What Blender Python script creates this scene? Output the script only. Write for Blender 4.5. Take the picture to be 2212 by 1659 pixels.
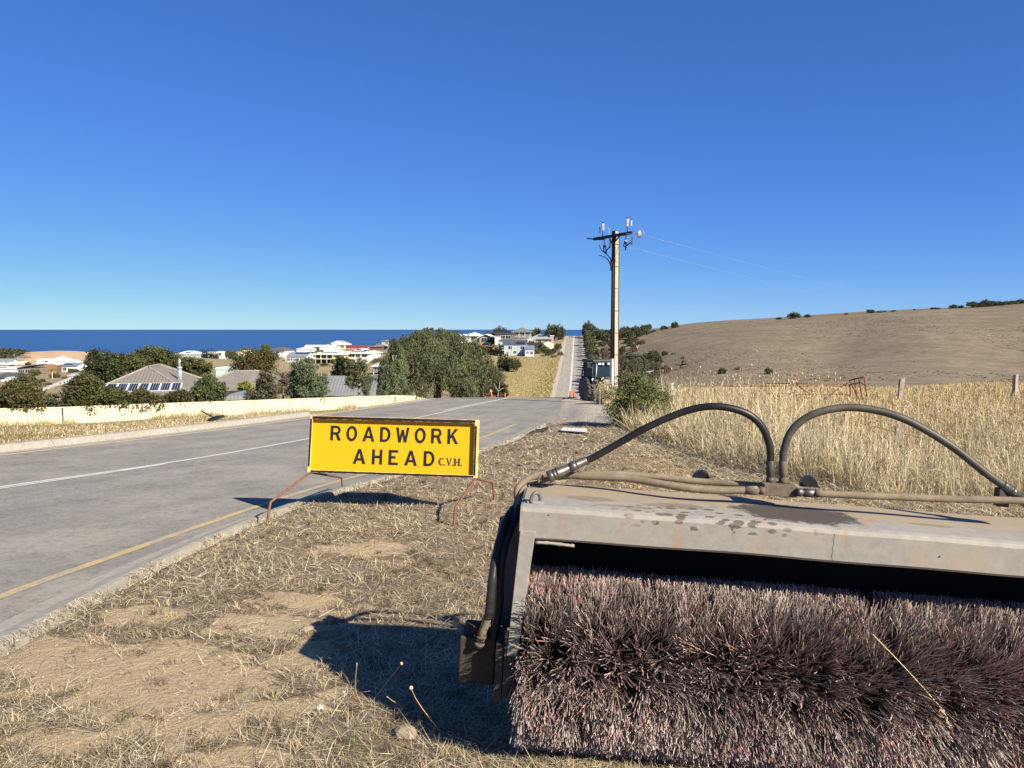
import bpy, bmesh, math, random
import numpy as np
from mathutils import Matrix, Vector

for o in list(bpy.data.objects):
    bpy.data.objects.remove(o, do_unlink=True)
SC = bpy.context.scene
COL = SC.collection
R = math.radians
random.seed(7)

# ------------------------------------------------------------------ camera
F, CX, CY = 1646.0, 1106.0, 829.5            # measuring grid of the photograph, 2212 x 1659
PITCH = math.atan(118.5 / F)
CAMZ = 1.6
cam_d = bpy.data.cameras.new('camera')
cam = bpy.data.objects.new('camera', cam_d)
COL.objects.link(cam)
cam.location = (0, 0, CAMZ)
cam.rotation_euler = (math.pi / 2 - PITCH, 0, 0)
cam_d.sensor_width = 36
cam_d.lens = F / 2212 * 36
cam_d.clip_start = 0.05
cam_d.clip_end = 120000
SC.camera = cam
SC.render.resolution_x, SC.render.resolution_y = 1024, 768

# ------------------------------------------------------------------ light
SUN_EL, SUN_X, SUN_Y = R(33), 0.73, -0.68     # sun: behind the camera, to the right
world = bpy.data.worlds.new('World')
SC.world = world
world.use_nodes = True
nt = world.node_tree
nt.nodes.clear()
sky = nt.nodes.new('ShaderNodeTexSky')
sky.sky_type = 'NISHITA'
sky.sun_disc = False
sky.sun_elevation = SUN_EL
sky.sun_rotation = math.atan2(SUN_X, SUN_Y)
sky.altitude = 60
sky.air_density = 0.5
sky.dust_density = 0.0
sky.ozone_density = 6.0
# one even colour grade for the whole sky: the camera's deep, saturated blue
sc_ = nt.nodes.new('ShaderNodeSeparateColor'); cc_ = nt.nodes.new('ShaderNodeCombineColor')
nt.links.new(sky.outputs[0], sc_.inputs[0])
for i_, (p_, g_) in enumerate(((0.90, 0.375), (0.72, 0.41), (0.75, 0.725))):
    q_ = nt.nodes.new('ShaderNodeMath'); q_.operation = 'MULTIPLY'; q_.inputs[1].default_value = 0.1
    w_ = nt.nodes.new('ShaderNodeMath'); w_.operation = 'POWER'; w_.inputs[1].default_value = p_
    e_ = nt.nodes.new('ShaderNodeMath'); e_.operation = 'MULTIPLY'; e_.inputs[1].default_value = g_ * 10
    nt.links.new(sc_.outputs[i_], q_.inputs[0]); nt.links.new(q_.outputs[0], w_.inputs[0]); nt.links.new(w_.outputs[0], e_.inputs[0]); 
    if i_ == 2:                                # the sensor's blue saturates softly towards the horizon
        s_ = nt.nodes.new('ShaderNodeMath'); s_.operation = 'SMOOTH_MIN'; s_.inputs[1].default_value = 4.4; s_.inputs[2].default_value = 2.5
        nt.links.new(e_.outputs[0], s_.inputs[0]); e_ = s_
    nt.links.new(e_.outputs[0], cc_.inputs[i_])
bg = nt.nodes.new('ShaderNodeBackground')
bg.inputs['Strength'].default_value = 0.1
wo = nt.nodes.new('ShaderNodeOutputWorld')
nt.links.new(cc_.outputs[0], bg.inputs[0])
nt.links.new(bg.outputs[0], wo.inputs[0])
sd = bpy.data.lights.new('sun', 'SUN')
sd.energy = 5.0
sd.angle = R(0.53)
sd.color = (1.0, 0.90, 0.75)
sun = bpy.data.objects.new('sun', sd)
COL.objects.link(sun)
_s = Vector((SUN_X * math.cos(SUN_EL), SUN_Y * math.cos(SUN_EL), math.sin(SUN_EL)))
sun.rotation_euler = _s.to_track_quat('Z', 'Y').to_euler()
sun.location = (60, -60, 80)
SC.view_settings.view_transform = 'Standard'
SC.view_settings.look = 'None'
SC.view_settings.exposure = 1.02
SC.view_settings.gamma = 1
try:
    SC.view_settings.use_curve_mapping = False
except Exception:
    pass
SC.cycles.max_bounces = 5
SC.cycles.diffuse_bounces = 2
SC.cycles.transparent_max_bounces = 6

# ------------------------------------------------------------------ measuring helpers
def ray(x, y):
    u = (x - CX) / F
    v = -(y - CY) / F
    return np.array([u, math.cos(PITCH) + v * math.sin(PITCH), -math.sin(PITCH) + v * math.cos(PITCH)])

def at(x, y, Y):
    d = ray(x, y)
    t = Y / d[1]
    return np.array([d[0] * t, Y, CAMZ + d[2] * t])

def Xof(x, Y):                                # lateral position of photo column x at distance Y (near the horizon)
    return (x - CX) / F * Y / math.cos(PITCH) * 0.9974

def on_plane(x, y, off=0.0, g=0.05):
    d = ray(x, y)
    t = (off - CAMZ) / (d[2] + g * d[1])
    return t * d[0], t * d[1]

def hermite(xs, ys):
    xs = np.array(xs, float); ys = np.array(ys, float)
    dx = np.diff(xs); m = np.diff(ys) / dx
    t = np.empty_like(xs)
    t[0], t[-1] = m[0], m[-1]
    t[1:-1] = (m[:-1] * dx[1:] + m[1:] * dx[:-1]) / (dx[:-1] + dx[1:])
    def f(q):
        q = np.asarray(q, float)
        i = np.clip(np.searchsorted(xs, q) - 1, 0, len(xs) - 2)
        h = xs[i + 1] - xs[i]
        s = np.clip((q - xs[i]) / h, -0.0, 1.0)
        a = ys[i] * (2*s**3 - 3*s**2 + 1) + h * t[i] * (s**3 - 2*s**2 + s) + ys[i+1] * (-2*s**3 + 3*s**2) + h * t[i+1] * (s**3 - s**2)
        a = np.where(q < xs[0], ys[0] + (q - xs[0]) * t[0], a)
        a = np.where(q > xs[-1], ys[-1] + (q - xs[-1]) * t[-1], a)
        return a
    return f

def smooth(a, b, x):
    t = np.clip((np.asarray(x, float) - a) / (b - a), 0, 1)
    return t * t * (3 - 2 * t)

# ------------------------------------------------------------------ materials
MATS = {}
def rgb(c):
    return (c[0], c[1], c[2], 1.0)

class NT:
    def __init__(s, name):
        s.m = bpy.data.materials.new(name)
        s.m.use_nodes = True
        s.t = s.m.node_tree
        s.b = s.t.nodes['Principled BSDF']
        s.b.inputs['Specular IOR Level'].default_value = 0.3
    def n(s, typ, **kw):
        q = s.t.nodes.new(typ)
        for k, v in kw.items():
            setattr(q, k, v)
        return q
    def link(s, a, b):
        s.t.links.new(a, b)
    def coord(s, scale=(1, 1, 1), kind='Object'):
        c = s.n('ShaderNodeTexCoord'); m = s.n('ShaderNodeMapping')
        m.inputs['Scale'].default_value = scale
        s.link(c.outputs[kind], m.inputs[0])
        return m.outputs[0]
    def noise(s, vec, scale, detail=4, rough=0.6):
        q = s.n('ShaderNodeTexNoise')
        q.inputs['Scale'].default_value = scale; q.inputs['Detail'].default_value = detail; q.inputs['Roughness'].default_value = rough
        s.link(vec, q.inputs['Vector'])
        return q.outputs['Fac']
    def ramp(s, fac, stops):
        q = s.n('ShaderNodeValToRGB')
        el = q.color_ramp.elements
        while len(el) < len(stops):
            el.new(0.5)
        for e, (p, c) in zip(el, stops):
            e.position = p
            e.color = rgb(c) if hasattr(c, '__len__') else (c, c, c, 1)
        s.link(fac, q.inputs[0])
        return q.outputs[0]
    def mix(s, fac, a, b, mode='MIX'):
        q = s.n('ShaderNodeMix', data_type='RGBA', blend_type=mode)
        for sock, v in ((q.inputs[0], fac), (q.inputs[6], a), (q.inputs[7], b)):
            if hasattr(v, 'is_linked') or hasattr(v, 'links'):
                s.link(v, sock)
            elif hasattr(v, '__len__'):
                sock.default_value = rgb(v)
            else:
                sock.default_value = v
        return q.outputs[2]
    def math(s, op, a, b=0.0, c=None):
        q = s.n('ShaderNodeMath', operation=op)
        for i, v in enumerate((a, b, c)):
            if v is None:
                continue
            if hasattr(v, 'links'):
                s.link(v, q.inputs[i])
            else:
                q.inputs[i].default_value = v
        return q.outputs[0]
    def bump(s, h, strength=0.3, dist=0.02):
        q = s.n('ShaderNodeBump')
        q.inputs['Strength'].default_value = strength
        q.inputs['Distance'].default_value = dist
        s.link(h, q.inputs['Height'])
        s.link(q.outputs[0], s.b.inputs['Normal'])
    def attr(s, name):
        q = s.n('ShaderNodeAttribute', attribute_name=name)
        return q
    def base(s, v):
        s.link(v, s.b.inputs['Base Color'])

def mat(name, col, rough=0.6, metal=0.0, var=0.15, scale=6.0, bump=0.0, dirt=None, dirt_amt=0.5):
    if name in MATS:
        return MATS[name]
    k = NT(name)
    v = k.coord()
    n1 = k.noise(v, scale, 5)
    lo = tuple(c * (1 - var) for c in col); hi = tuple(min(1, c * (1 + var)) for c in col)
    c = k.ramp(n1, [(0.3, lo), (0.7, hi)])
    if dirt is not None:
        n2 = k.noise(v, scale * 0.37, 6, 0.7)
        f = k.ramp(n2, [(0.42, 0.0), (0.68, dirt_amt)])
        c = k.mix(f, c, dirt)
    k.base(c)
    k.b.inputs['Roughness'].default_value = rough
    k.b.inputs['Metallic'].default_value = metal
    if bump:
        k.bump(n1, bump, 0.01)
    MATS[name] = k.m
    return k.m

def vcol_mat(name, rough=0.7, trans=0.0, var=0.0):
    if name in MATS:
        return MATS[name]
    k = NT(name)
    a = k.attr('col')
    k.base(a.outputs['Color'])
    k.b.inputs['Roughness'].default_value = rough
    k.b.inputs['Specular IOR Level'].default_value = 0.25
    if trans:
        t = k.n('ShaderNodeBsdfTranslucent')
        k.link(a.outputs['Color'], t.inputs['Color'])
        mx = k.n('ShaderNodeMixShader'); mx.inputs[0].default_value = trans
        k.link(k.b.outputs[0], mx.inputs[1]); k.link(t.outputs[0], mx.inputs[2])
        out = k.t.nodes['Material Output']
        k.link(mx.outputs[0], out.inputs['Surface'])
    MATS[name] = k.m
    return k.m

# ------------------------------------------------------------------ mesh helpers
def link(name, me, m=None, parent=None, loc=None, rotz=None, smooth_=False):
    o = bpy.data.objects.new(name, me)
    COL.objects.link(o)
    if m is not None and me is not None and len(me.materials) == 0:
        me.materials.append(m)
    if parent is not None:
        o.parent = parent
    if loc is not None:
        o.location = loc
    if rotz is not None:
        o.rotation_euler = (0, 0, rotz)
    return o

def tag(o, label=None, cat=None, group=None, kind=None):
    if label: o['label'] = label
    if cat: o['category'] = cat
    if group: o['group'] = group
    if kind: o['kind'] = kind
    return o

def empty(name, loc, rotz=0.0, label=None, cat=None, group=None):
    o = bpy.data.objects.new(name, None)
    COL.objects.link(o)
    o.location = loc
    o.rotation_euler = (0, 0, rotz)
    o.empty_display_size = 0.2
    return tag(o, label, cat, group)

def np_mesh(name, V, T, nper, colors=None, smooth_=False):
    """V (n,3), T (m,nper) -> mesh; colors per vertex (n,3)"""
    me = bpy.data.meshes.new(name)
    V = np.ascontiguousarray(V, np.float32); T = np.ascontiguousarray(T, np.int32)
    me.vertices.add(len(V)); me.vertices.foreach_set('co', V.ravel())
    me.loops.add(T.size); me.loops.foreach_set('vertex_index', T.ravel())
    me.polygons.add(len(T))
    me.polygons.foreach_set('loop_start', np.arange(0, T.size, nper, dtype=np.int32))
    me.polygons.foreach_set('loop_total', np.full(len(T), nper, np.int32))
    if smooth_:
        me.polygons.foreach_set('use_smooth', np.ones(len(T), bool))
    if colors is not None:
        a = me.color_attributes.new('col', 'FLOAT_COLOR', 'POINT')
        c4 = np.ones((len(V), 4), np.float32); c4[:, :3] = colors
        a.data.foreach_set('color', c4.ravel())
    me.update(calc_edges=True)
    me.validate()
    return me

class MB:
    def __init__(s):
        s.v = []; s.f = []; s.sm = []
    def add(s, vs, fs, sm=False):
        b = len(s.v)
        s.v += [tuple(map(float, p)) for p in vs]
        s.f += [tuple(b + i for i in f) for f in fs]
        s.sm += [sm] * len(fs)
        return s
    def box(s, c, size, rz=0.0, M=None, taper=1.0):
        x, y, z = (q / 2 for q in size)
        P = [(-x, -y, -z), (x, -y, -z), (x, y, -z), (-x, y, -z), (-x*taper, -y*taper, z), (x*taper, -y*taper, z), (x*taper, y*taper, z), (-x*taper, y*taper, z)]
        cs, sn = math.cos(rz), math.sin(rz)
        if M is None:
            Q = [(c[0] + p[0]*cs - p[1]*sn, c[1] + p[0]*sn + p[1]*cs, c[2] + p[2]) for p in P]
        else:
            Q = [tuple(Vector(c) + M @ Vector(p)) for p in P]
        return s.add(Q, [(0,3,2,1), (4,5,6,7), (0,1,5,4), (1,2,6,5), (2,3,7,6), (3,0,4,7)])
    def bbox(s, a, b):
        c = [(a[i] + b[i]) / 2 for i in range(3)]
        return s.box(c, [abs(b[i] - a[i]) for i in range(3)])
    def hexa(s, P):
        return s.add(P, [(0,3,2,1), (4,5,6,7), (0,1,5,4), (1,2,6,5), (2,3,7,6), (3,0,4,7)])
    def quad(s, a, b, c, d):
        return s.add([a, b, c, d], [(0,1,2,3)])
    def slab(s, poly, n, t):
        """flat polygon given thickness t along -n"""
        n = np.array(n, float); n /= np.linalg.norm(n)
        P = [np.array(p, float) for p in poly]; Q = [p - n * t for p in P]
        k = len(P)
        fs = [tuple(range(k)), tuple(range(2*k - 1, k - 1, -1))]
        fs += [(i, i + k, (i + 1) % k + k, (i + 1) % k) for i in range(k)]
        return s.add(P + Q, fs)
    def tube(s, path, r, n=8, cap=True, sm=True):
        P = [np.array(p, float) for p in path]
        rr = r if hasattr(r, '__len__') else [r] * len(P)
        T = []
        for i in range(len(P)):
            t = P[min(i + 1, len(P) - 1)] - P[max(i - 1, 0)]
            T.append(t / (np.linalg.norm(t) + 1e-9))
        ref = np.array([0, 0, 1.0]) if abs(T[0][2]) < 0.9 else np.array([1.0, 0, 0])
        u = np.cross(T[0], ref); u /= np.linalg.norm(u)
        vs = []
        for i, (p, t) in enumerate(zip(P, T)):
            u = u - t * np.dot(u, t); u /= np.linalg.norm(u)
            w = np.cross(t, u)
            for k in range(n):
                a = 2 * math.pi * k / n
                vs.append(p + rr[i] * (math.cos(a) * u + math.sin(a) * w))
        fs = []
        for i in range(len(P) - 1):
            for k in range(n):
                a, b = i*n + k, i*n + (k + 1) % n
                fs.append((a, b, b + n, a + n))
        s.add(vs, fs, sm)
        if cap:
            b = len(s.v) - len(vs)
            s.f.append(tuple(b + k for k in range(n - 1, -1, -1))); s.sm.append(False)
            e = b + (len(P) - 1) * n
            s.f.append(tuple(e + k for k in range(n))); s.sm.append(False)
        return s
    def cyl(s, a, b, r, n=12, r2=None):
        return s.tube([a, b], [r, r if r2 is None else r2], n)
    def lathe(s, prof, n=16, c=(0, 0, 0), M=None):
        """prof list of (r, z) around local z"""
        vs = []
        for r, z in prof:
            for k in range(n):
                a = 2 * math.pi * k / n
                p = Vector((r * math.cos(a), r * math.sin(a), z))
                if M is not None:
                    p = M @ p
                vs.append(Vector(c) + p)
        fs = []
        for i in range(len(prof) - 1):
            for k in range(n):
                a, b = i*n + k, i*n + (k + 1) % n
                fs.append((a, b, b + n, a + n))
        s.add(vs, fs, True)
        b = len(s.v) - len(vs)
        s.f.append(tuple(b + k for k in range(n - 1, -1, -1))); s.sm.append(False)
        e = b + (len(prof) - 1) * n
        s.f.append(tuple(e + k for k in range(n))); s.sm.append(False)
        return s
    def mesh(s, name):
        me = bpy.data.meshes.new(name)
        me.from_pydata(s.v, [], s.f)
        me.polygons.foreach_set('use_smooth', s.sm)
        me.update()
        return me
    def build(s, name, m, parent=None, loc=None, rotz=None, bevel=0.0):
        o = link(name, s.mesh(name), m, parent, loc, rotz)
        if bevel:
            b = o.modifiers.new('bevel', 'BEVEL'); b.width = bevel; b.segments = 2; b.limit_method = 'ANGLE'
        return o

def bez(pts, n=40):
    """Catmull-Rom through pts"""
    P = [np.array(p, float) for p in pts]
    P = [2*P[0] - P[1]] + P + [2*P[-1] - P[-2]]
    out = []
    seg = len(P) - 3
    for i in range(seg):
        p0, p1, p2, p3 = P[i:i + 4]
        k = max(2, n // seg)
        for j in range(k):
            t = j / k
            out.append(0.5 * (2*p1 + (p2 - p0)*t + (2*p0 - 5*p1 + 4*p2 - p3)*t*t + (3*p1 - p0 - 3*p2 + p3)*t**3))
    out.append(P[-2])
    return out

def copy_tree(o, parent=None):
    c = o.copy()
    COL.objects.link(c)
    if parent is not None:
        c.parent = parent
    for ch in o.children:
        copy_tree(ch, c)
    return c

# ------------------------------------------------------------------ terrain
road_z = hermite([-30, 0, 20, 38, 44, 52, 70, 100, 140, 165, 178, 190, 300, 400, 428, 450, 520, 800],
                 [1.38, -0.12, -1.12, -2.02, -2.36, -3.15, -5.4, -9.6, -14.0, -15.8, -16.0, -15.45, -8.9, -3.1, -2.2, -2.7, -8, -50])
xc = hermite([-30, 5, 10.8, 12.5, 18.2, 25.9, 32.5, 41, 60, 190, 400, 800], [-28, -10.1, -7.35, -6.58, -4.87, -3.18, -2.02, -0.53, 1.9, 14.3, 32.4, 67])
xkb = hermite([-30, 2, 4.3, 6.2, 8.0, 9.15, 10.05, 11.04, 14.7, 21.9, 30, 44, 60, 190, 400, 800],   # back of the right kerb, then the asphalt edge
              [-2.8, -2.98, -2.99, -2.94, -2.71, -2.46, -2.2, -1.83, -0.62, 0.98, 1.9, 3.0, 5.2, 17.9, 36.0, 70.6])
xle = hermite([-30, 5, 14.8, 18.4, 25.9, 37.8, 46, 60, 190, 400, 800], [-33, -13.6, -10.3, -9.1, -7.1, -4.8, -3.7, -1.7, 10.8, 28.9, 63.5])
KW = 0.42
def xre(Y):                                   # right edge of the asphalt
    return xkb(Y) - KW * (1 - smooth(20, 24, Y))

CTRL = []
def cp(x, y, Y):
    p = at(x, y, Y); CTRL.append((p[0], p[1], p[2]))
for rr_ in (1.5, 3, 6, 10, 16):
    for az in (-100, -60, -30, -10, 0, 15, 35, 60, 100):
        X_, Y_ = rr_ * math.sin(R(az)), rr_ * math.cos(R(az))
        zz = -0.05 * Y_
        if rr_ < 7 and X_ > 0.2 and az < 100: zz -= 0.03 * min(X_ - 0.2, 2.0)
        CTRL.append((X_, Y_, zz))
FENCE = [(-120, 30.8, 884, 926), (0, 32.2, 882, 921), (135, 34.0, 879, 916), (300, 35.5, 872.5, 907), (390, 36.4, 869.5, 900), (582, 38.5, 863, 893), (701, 39.9, 858.5, 887),
         (808, 41.3, 855, 877), (853, 41.9, 854, 871.5), (898, 43.0, 855, 866.5)]
for f in FENCE:
    cp(f[0], f[3], f[1])
for (x, y, Y) in [(1106, 859, 42), (1200, 861, 42), (1290, 867, 41), (1350, 862, 40), (1450, 850, 42), (1700, 845, 45), (1945, 862, 34), (2195, 853, 36), (2400, 850, 40),
                  (1700, 836, 62), (2100, 833, 62), (2500, 835, 65), (1400, 852, 60),
                  # valley and hill on the right
                  (1320, 862, 120), (1500, 842, 120), (1800, 838, 125), (2212, 836, 125), (2600, 830, 125), (1340, 835, 190), (1500, 812, 175), (1800, 808, 170), (2212, 802, 165), (2600, 795, 165),
                  (1330, 770, 300), (1500, 760, 250), (1800, 755, 235), (2212, 745, 220), (2700, 735, 220),
                  (1300, 721, 410), (1400, 713, 410), (1480, 703.5, 400), (1640, 692, 385), (1800, 681, 365), (2000, 669, 345), (2212, 656.5, 330), (2700, 632, 310),
                  (1500, 720, 700), (1900, 715, 700), (2300, 712, 700), (2800, 712, 700),
                  # far slope with the houses
                  (1205, 858, 190), (1120, 860, 185), (1120, 800, 245), (1100, 768, 300), (1150, 768, 300), (1190, 752, 335), (1040, 760, 305), (1110, 742, 345), (1030, 740, 350), (1140, 731, 390), (1190, 736, 395), (1228, 728, 425), (1000, 738, 360),
                  (950, 790, 290), (860, 790, 340), (775, 781, 405), (710, 785, 395), (650, 785, 400), (600, 772, 455), (520, 775, 440), (460, 775, 440), (405, 771, 455), (300, 775, 470), (740, 755, 530), (820, 757, 510), (900, 748, 450), (820, 812, 310), (960, 742, 420),
                  (620, 835, 100), (700, 838, 100), (800, 845, 100), (900, 855, 100), (1000, 862, 100), (1080, 868, 100), (950, 868, 70), (800, 866, 62), (1060, 866, 60), (1150, 866, 60), (900, 815, 210), (700, 803, 290), (600, 792, 330),
                  # left: below the fence, down to the coast
                  (-150, 930, 48), (50, 918, 48), (200, 908, 48), (400, 896, 52), (600, 885, 56), (330, 868, 74), (480, 865, 78), (100, 880, 75), (-150, 890, 75),
                  (90, 847, 105), (155, 824, 200), (-100, 850, 130), (60, 822, 270), (100, 807, 390), (20, 802, 440), (140, 798, 460), (-150, 802, 460), (200, 800, 380), (300, 790, 340),
                  (100, 786, 620), (170, 784, 640), (0, 786, 620), (-200, 786, 620), (60, 768.5, 1000), (100, 768.6, 1000), (140, 769.6, 1000), (180, 771, 990), (230, 773, 980), (300, 773, 900), (20, 767.5, 980), (-30, 767, 980), (-200, 767, 960), (60, 777, 800), (150, 777.5, 800), (240, 780, 780)]:
    cp(x, y, Y)
for az, r_, z_ in [(-36, 1300, -75), (-30, 1300, -80), (-26, 1250, -80), (-20, 900, -60), (-12, 880, -60), (-5, 800, -50), (1, 760, -45), (4.6, 800, -50), (9, 900, -30), (20, 1000, -20), (34, 1000, -20), (50, 900, -20),
                   (-60, 100, -10), (-60, 400, -25), (-60, 900, -40), (-100, 60, -2), (-100, 400, -10), (-100, 1000, -30), (60, 60, -2), (60, 200, 2), (60, 400, 15), (100, 60, 1), (100, 300, 15), (100, 1000, 15),
                   (-30, 1700, -92), (-15, 1600, -90), (0, 1600, -90), (5, 1600, -90), (20, 1600, -60), (35, 1600, -40), (60, 1600, -20), (170, 30, 1.4), (-170, 30, 1.4), (170, 300, 6), (-170, 300, 6), (170, 1500, 6), (-170, 1500, 6), (-60, 1600, -90), (-100, 1600, -60)]:
    CTRL.append((r_ * math.sin(R(az)), r_ * math.cos(R(az)), z_))
CT = np.array(CTRL)
def uv(X, Y):
    r = np.hypot(X, Y)
    return np.stack([np.arctan2(X, Y) * 5.0, np.log(r + 2.0)], -1)
def tpk(d2):
    return 0.5 * d2 * np.log(d2 + 1e-12)
_U = uv(CT[:, 0], CT[:, 1])
_n = len(CT)
_K = tpk(((_U[:, None] - _U[None]) ** 2).sum(-1)) + np.eye(_n) * 2e-4
_P = np.c_[np.ones(_n), _U]
_A = np.block([[_K, _P], [_P.T, np.zeros((3, 3))]])
_W = np.linalg.solve(_A, np.r_[CT[:, 2], 0, 0, 0])

def lump(X, Y):
    return (np.sin(X*3.1 + 1.3*np.sin(Y*1.7)) * np.sin(Y*2.7 + 0.8*np.sin(X*2.3)) * 0.012 + np.sin(X*7.9 + Y*3.3) * np.sin(Y*8.7 - X*2.9) * 0.006) * smooth(40, 10, np.hypot(X, Y))

def ground_z(X, Y, asphalt=False):
    X = np.asarray(X, float); Y = np.asarray(Y, float)
    shp = X.shape
    x = X.ravel(); y = Y.ravel()
    base = np.empty_like(x)
    for i in range(0, len(x), 20000):
        u = uv(x[i:i+20000], y[i:i+20000])
        k = tpk(((u[:, None] - _U[None]) ** 2).sum(-1))
        base[i:i+20000] = k @ _W[:_n] + _W[_n] + u @ _W[_n+1:]
    base = np.clip(base, -95, 40)
    near_plane = -0.05 * y
    cross = 0.03 * np.clip(x - 0.2, 0, 2.0) * smooth(6.5, 4.0, np.hypot(x, y))
    wn = smooth(26, 14, np.hypot(x, y)) * (x > xkb(y) - 0.3)
    base = base * (1 - wn) + (near_plane - cross) * wn
    base = base + lump(x, y)
    zr = road_z(y)
    kr = 1 - smooth(20, 24.5, y)
    kl = 1 - smooth(25, 29, y)
    dR = x - xkb(y); dL = xle(y) - 0.30 - x
    near = y < 900
    D = 1.2 + 10 * smooth(40, 90, y)
    wR = 1 - smooth(0, D, dR); wL = 1 - smooth(0, np.minimum(D, 3.0) + 6 * smooth(40, 90, y), dL)
    zR = zr + (0.03 + 0.095 * smooth(0.02, 0.22, dR)) * kr - 0.02 * (1 - kr); zL = zr + 0.13 * kl - 0.02 * (1 - kl)
    out = base
    out = np.where((dR >= 0) & near, zR * wR + base * (1 - wR), out)
    out = np.where((dL >= 0) & near, zL * wL + base * (1 - wL), out)
    inside = (dR < 0) & (dL < 0) & near
    zin = zr - 0.07
    out = np.where(inside, zr if asphalt else zin, out)
    return out.reshape(shp)

def gz(X, Y):
    return float(ground_z(np.array([X]), np.array([Y]))[0])

def on_ground(x, y, lo=2.0, hi=900.0):
    """where the line of sight of photo point (x, y) meets the ground"""
    Ys = np.exp(np.linspace(math.log(lo), math.log(hi), 700))
    d = ray(x, y)
    Xs = d[0] / d[1] * Ys; Zs = CAMZ + d[2] / d[1] * Ys
    h = Zs - ground_z(Xs, Ys, True)
    i = np.argmax(h <= 0)
    return Xs[i], Ys[i], Zs[i]
# ------------------------------------------------------------------ ground sheet
azs = np.concatenate([np.arange(-180, -60, 6.0), np.arange(-60, -43, 1.5), np.arange(-43, 43, 0.3), np.arange(43, 60, 1.5), np.arange(60, 180.1, 6.0)])
rs = [0.25]
while rs[-1] < 2300:
    rs.append(rs[-1] * (1.016 if rs[-1] < 700 else 1.04))
rs = np.array(rs)
AZ, RR = np.meshgrid(np.radians(azs), rs)
GX, GY = RR * np.sin(AZ), RR * np.cos(AZ)
GZ = ground_z(GX, GY)
nr, na = GX.shape
V = np.stack([GX, GY, GZ], -1).reshape(-1, 3)
V = np.vstack([V, [[0, 0, gz(0.0, 0.01)]]])
ii = np.arange(nr * na).reshape(nr, na)
Q = np.stack([ii[:-1, :-1], ii[:-1, 1:], ii[1:, 1:], ii[1:, :-1]], -1).reshape(-1, 4)[:, ::-1]
gm = np_mesh('ground', V, Q, 4, smooth_=True)

SAND = []                                     # bare patches of the verge: (x, y, rx, ry) in metres
for (x, y, a, b) in [(60, 1415, 0.55, 0.3), (150, 1440, 0.5, 0.25), (285, 1445, 0.55, 0.33), (360, 1420, 0.4, 0.3), (400, 1490, 0.5, 0.28), (300, 1500, 0.4, 0.25), (480, 1470, 0.35, 0.25), (440, 1570, 0.3, 0.16),
                     (790, 1185, 0.45, 0.3), (570, 1350, 0.4, 0.2), (330, 1330, 0.3, 0.2), (420, 1150, 0.5, 0.3), (150, 1600, 0.2, 0.12), (540, 1640, 0.25, 0.1), (660, 1300, 0.3, 0.2), (640, 1430, 0.2, 0.2), (600, 1530, 0.22, 0.12)]:
    X_, Y_ = on_plane(x, y)
    SAND.append((X_, Y_, a, b))
def sand_mask(X, Y):
    wob = 1 + 0.30 * np.sin(X * 6.1 + 2*np.sin(Y*4.3)) * np.sin(Y * 5.3 + X * 2.1) + 0.24 * np.sin(X * 17 + Y * 9 + 2*np.sin(Y*13)) + 0.2 * np.sin(X * 31 - Y * 23 + 2*np.sin(X*19))
    m = np.zeros_like(X)
    for (a, b, c, d) in SAND:
        q = np.sqrt(((X - a) / c) ** 2 + ((Y - b) / d) ** 2) * wob
        m = np.maximum(m, smooth(1.45, 0.45, q))
    return m
def pcol(X, Y):                               # photo column of a ground point
    return CX + F * X / np.maximum(Y, 0.5) * math.cos(PITCH)
def masks(X, Y):
    r = np.hypot(X, Y); px = pcol(X, Y); fr = (Y > 0)
    sand = sand_mask(X, Y)
    d = X - xkb(Y); dl = xle(Y) - X
    gravel = smooth(19, 23, Y) * smooth(-1, 0, d) * smooth(4.2 + 1.2*np.sin(Y*0.7), 2.2, d) * (Y < 70)
    gravel = np.maximum(gravel, smooth(-1, 0, dl) * smooth(1.6, 0.6, dl) * smooth(25, 28, Y) * (Y < 80))
    gravel = np.maximum(gravel, smooth(150, 180, Y) * smooth(2.2, 0.8, np.maximum(d, dl)) * (Y < 450))
    green = smooth(1060, 1090, px) * smooth(1222, 1200, px) * smooth(140, 170, Y) * smooth(300, 285, Y) * fr
    vg = smooth(0.2, 0.8, dl) * smooth(60, 30, Y) * (Y < 60) * (dl > 0) * fr
    green = np.maximum(green, 0.45 * vg)
    hill = smooth(1270, 1300, px) * smooth(70, 110, Y) * fr
    field = smooth(2.0, 4.0, d) * smooth(80, 60, Y) * smooth(7, 9, Y) * fr
    fsand = smooth(62 - (1000 - Y) * 0.12, 84 - (1000 - Y) * 0.12, px) * smooth(570, 630, Y) * (px < 330) * fr
    scrub = (1 - fsand) * smooth(600, 660, Y) * (px < 330) * fr
    scrub = np.maximum(scrub, smooth(540, 640, Y) * (px > 330) * (px < 1300) * fr)
    return np.stack([sand, green, gravel], -1), np.stack([hill, fsand, scrub], -1), field
M1, M2, FLD = masks(V[:, 0], V[:, 1])
for nm, M in (('mask', M1), ('mask2', M2)):
    a = gm.color_attributes.new(nm, 'FLOAT_COLOR', 'POINT')
    c4 = np.ones((len(V), 4), np.float32); c4[:, :3] = M
    if nm == 'mask': c4[:, 3] = FLD
    a.data.foreach_set('color', c4.ravel())

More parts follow.
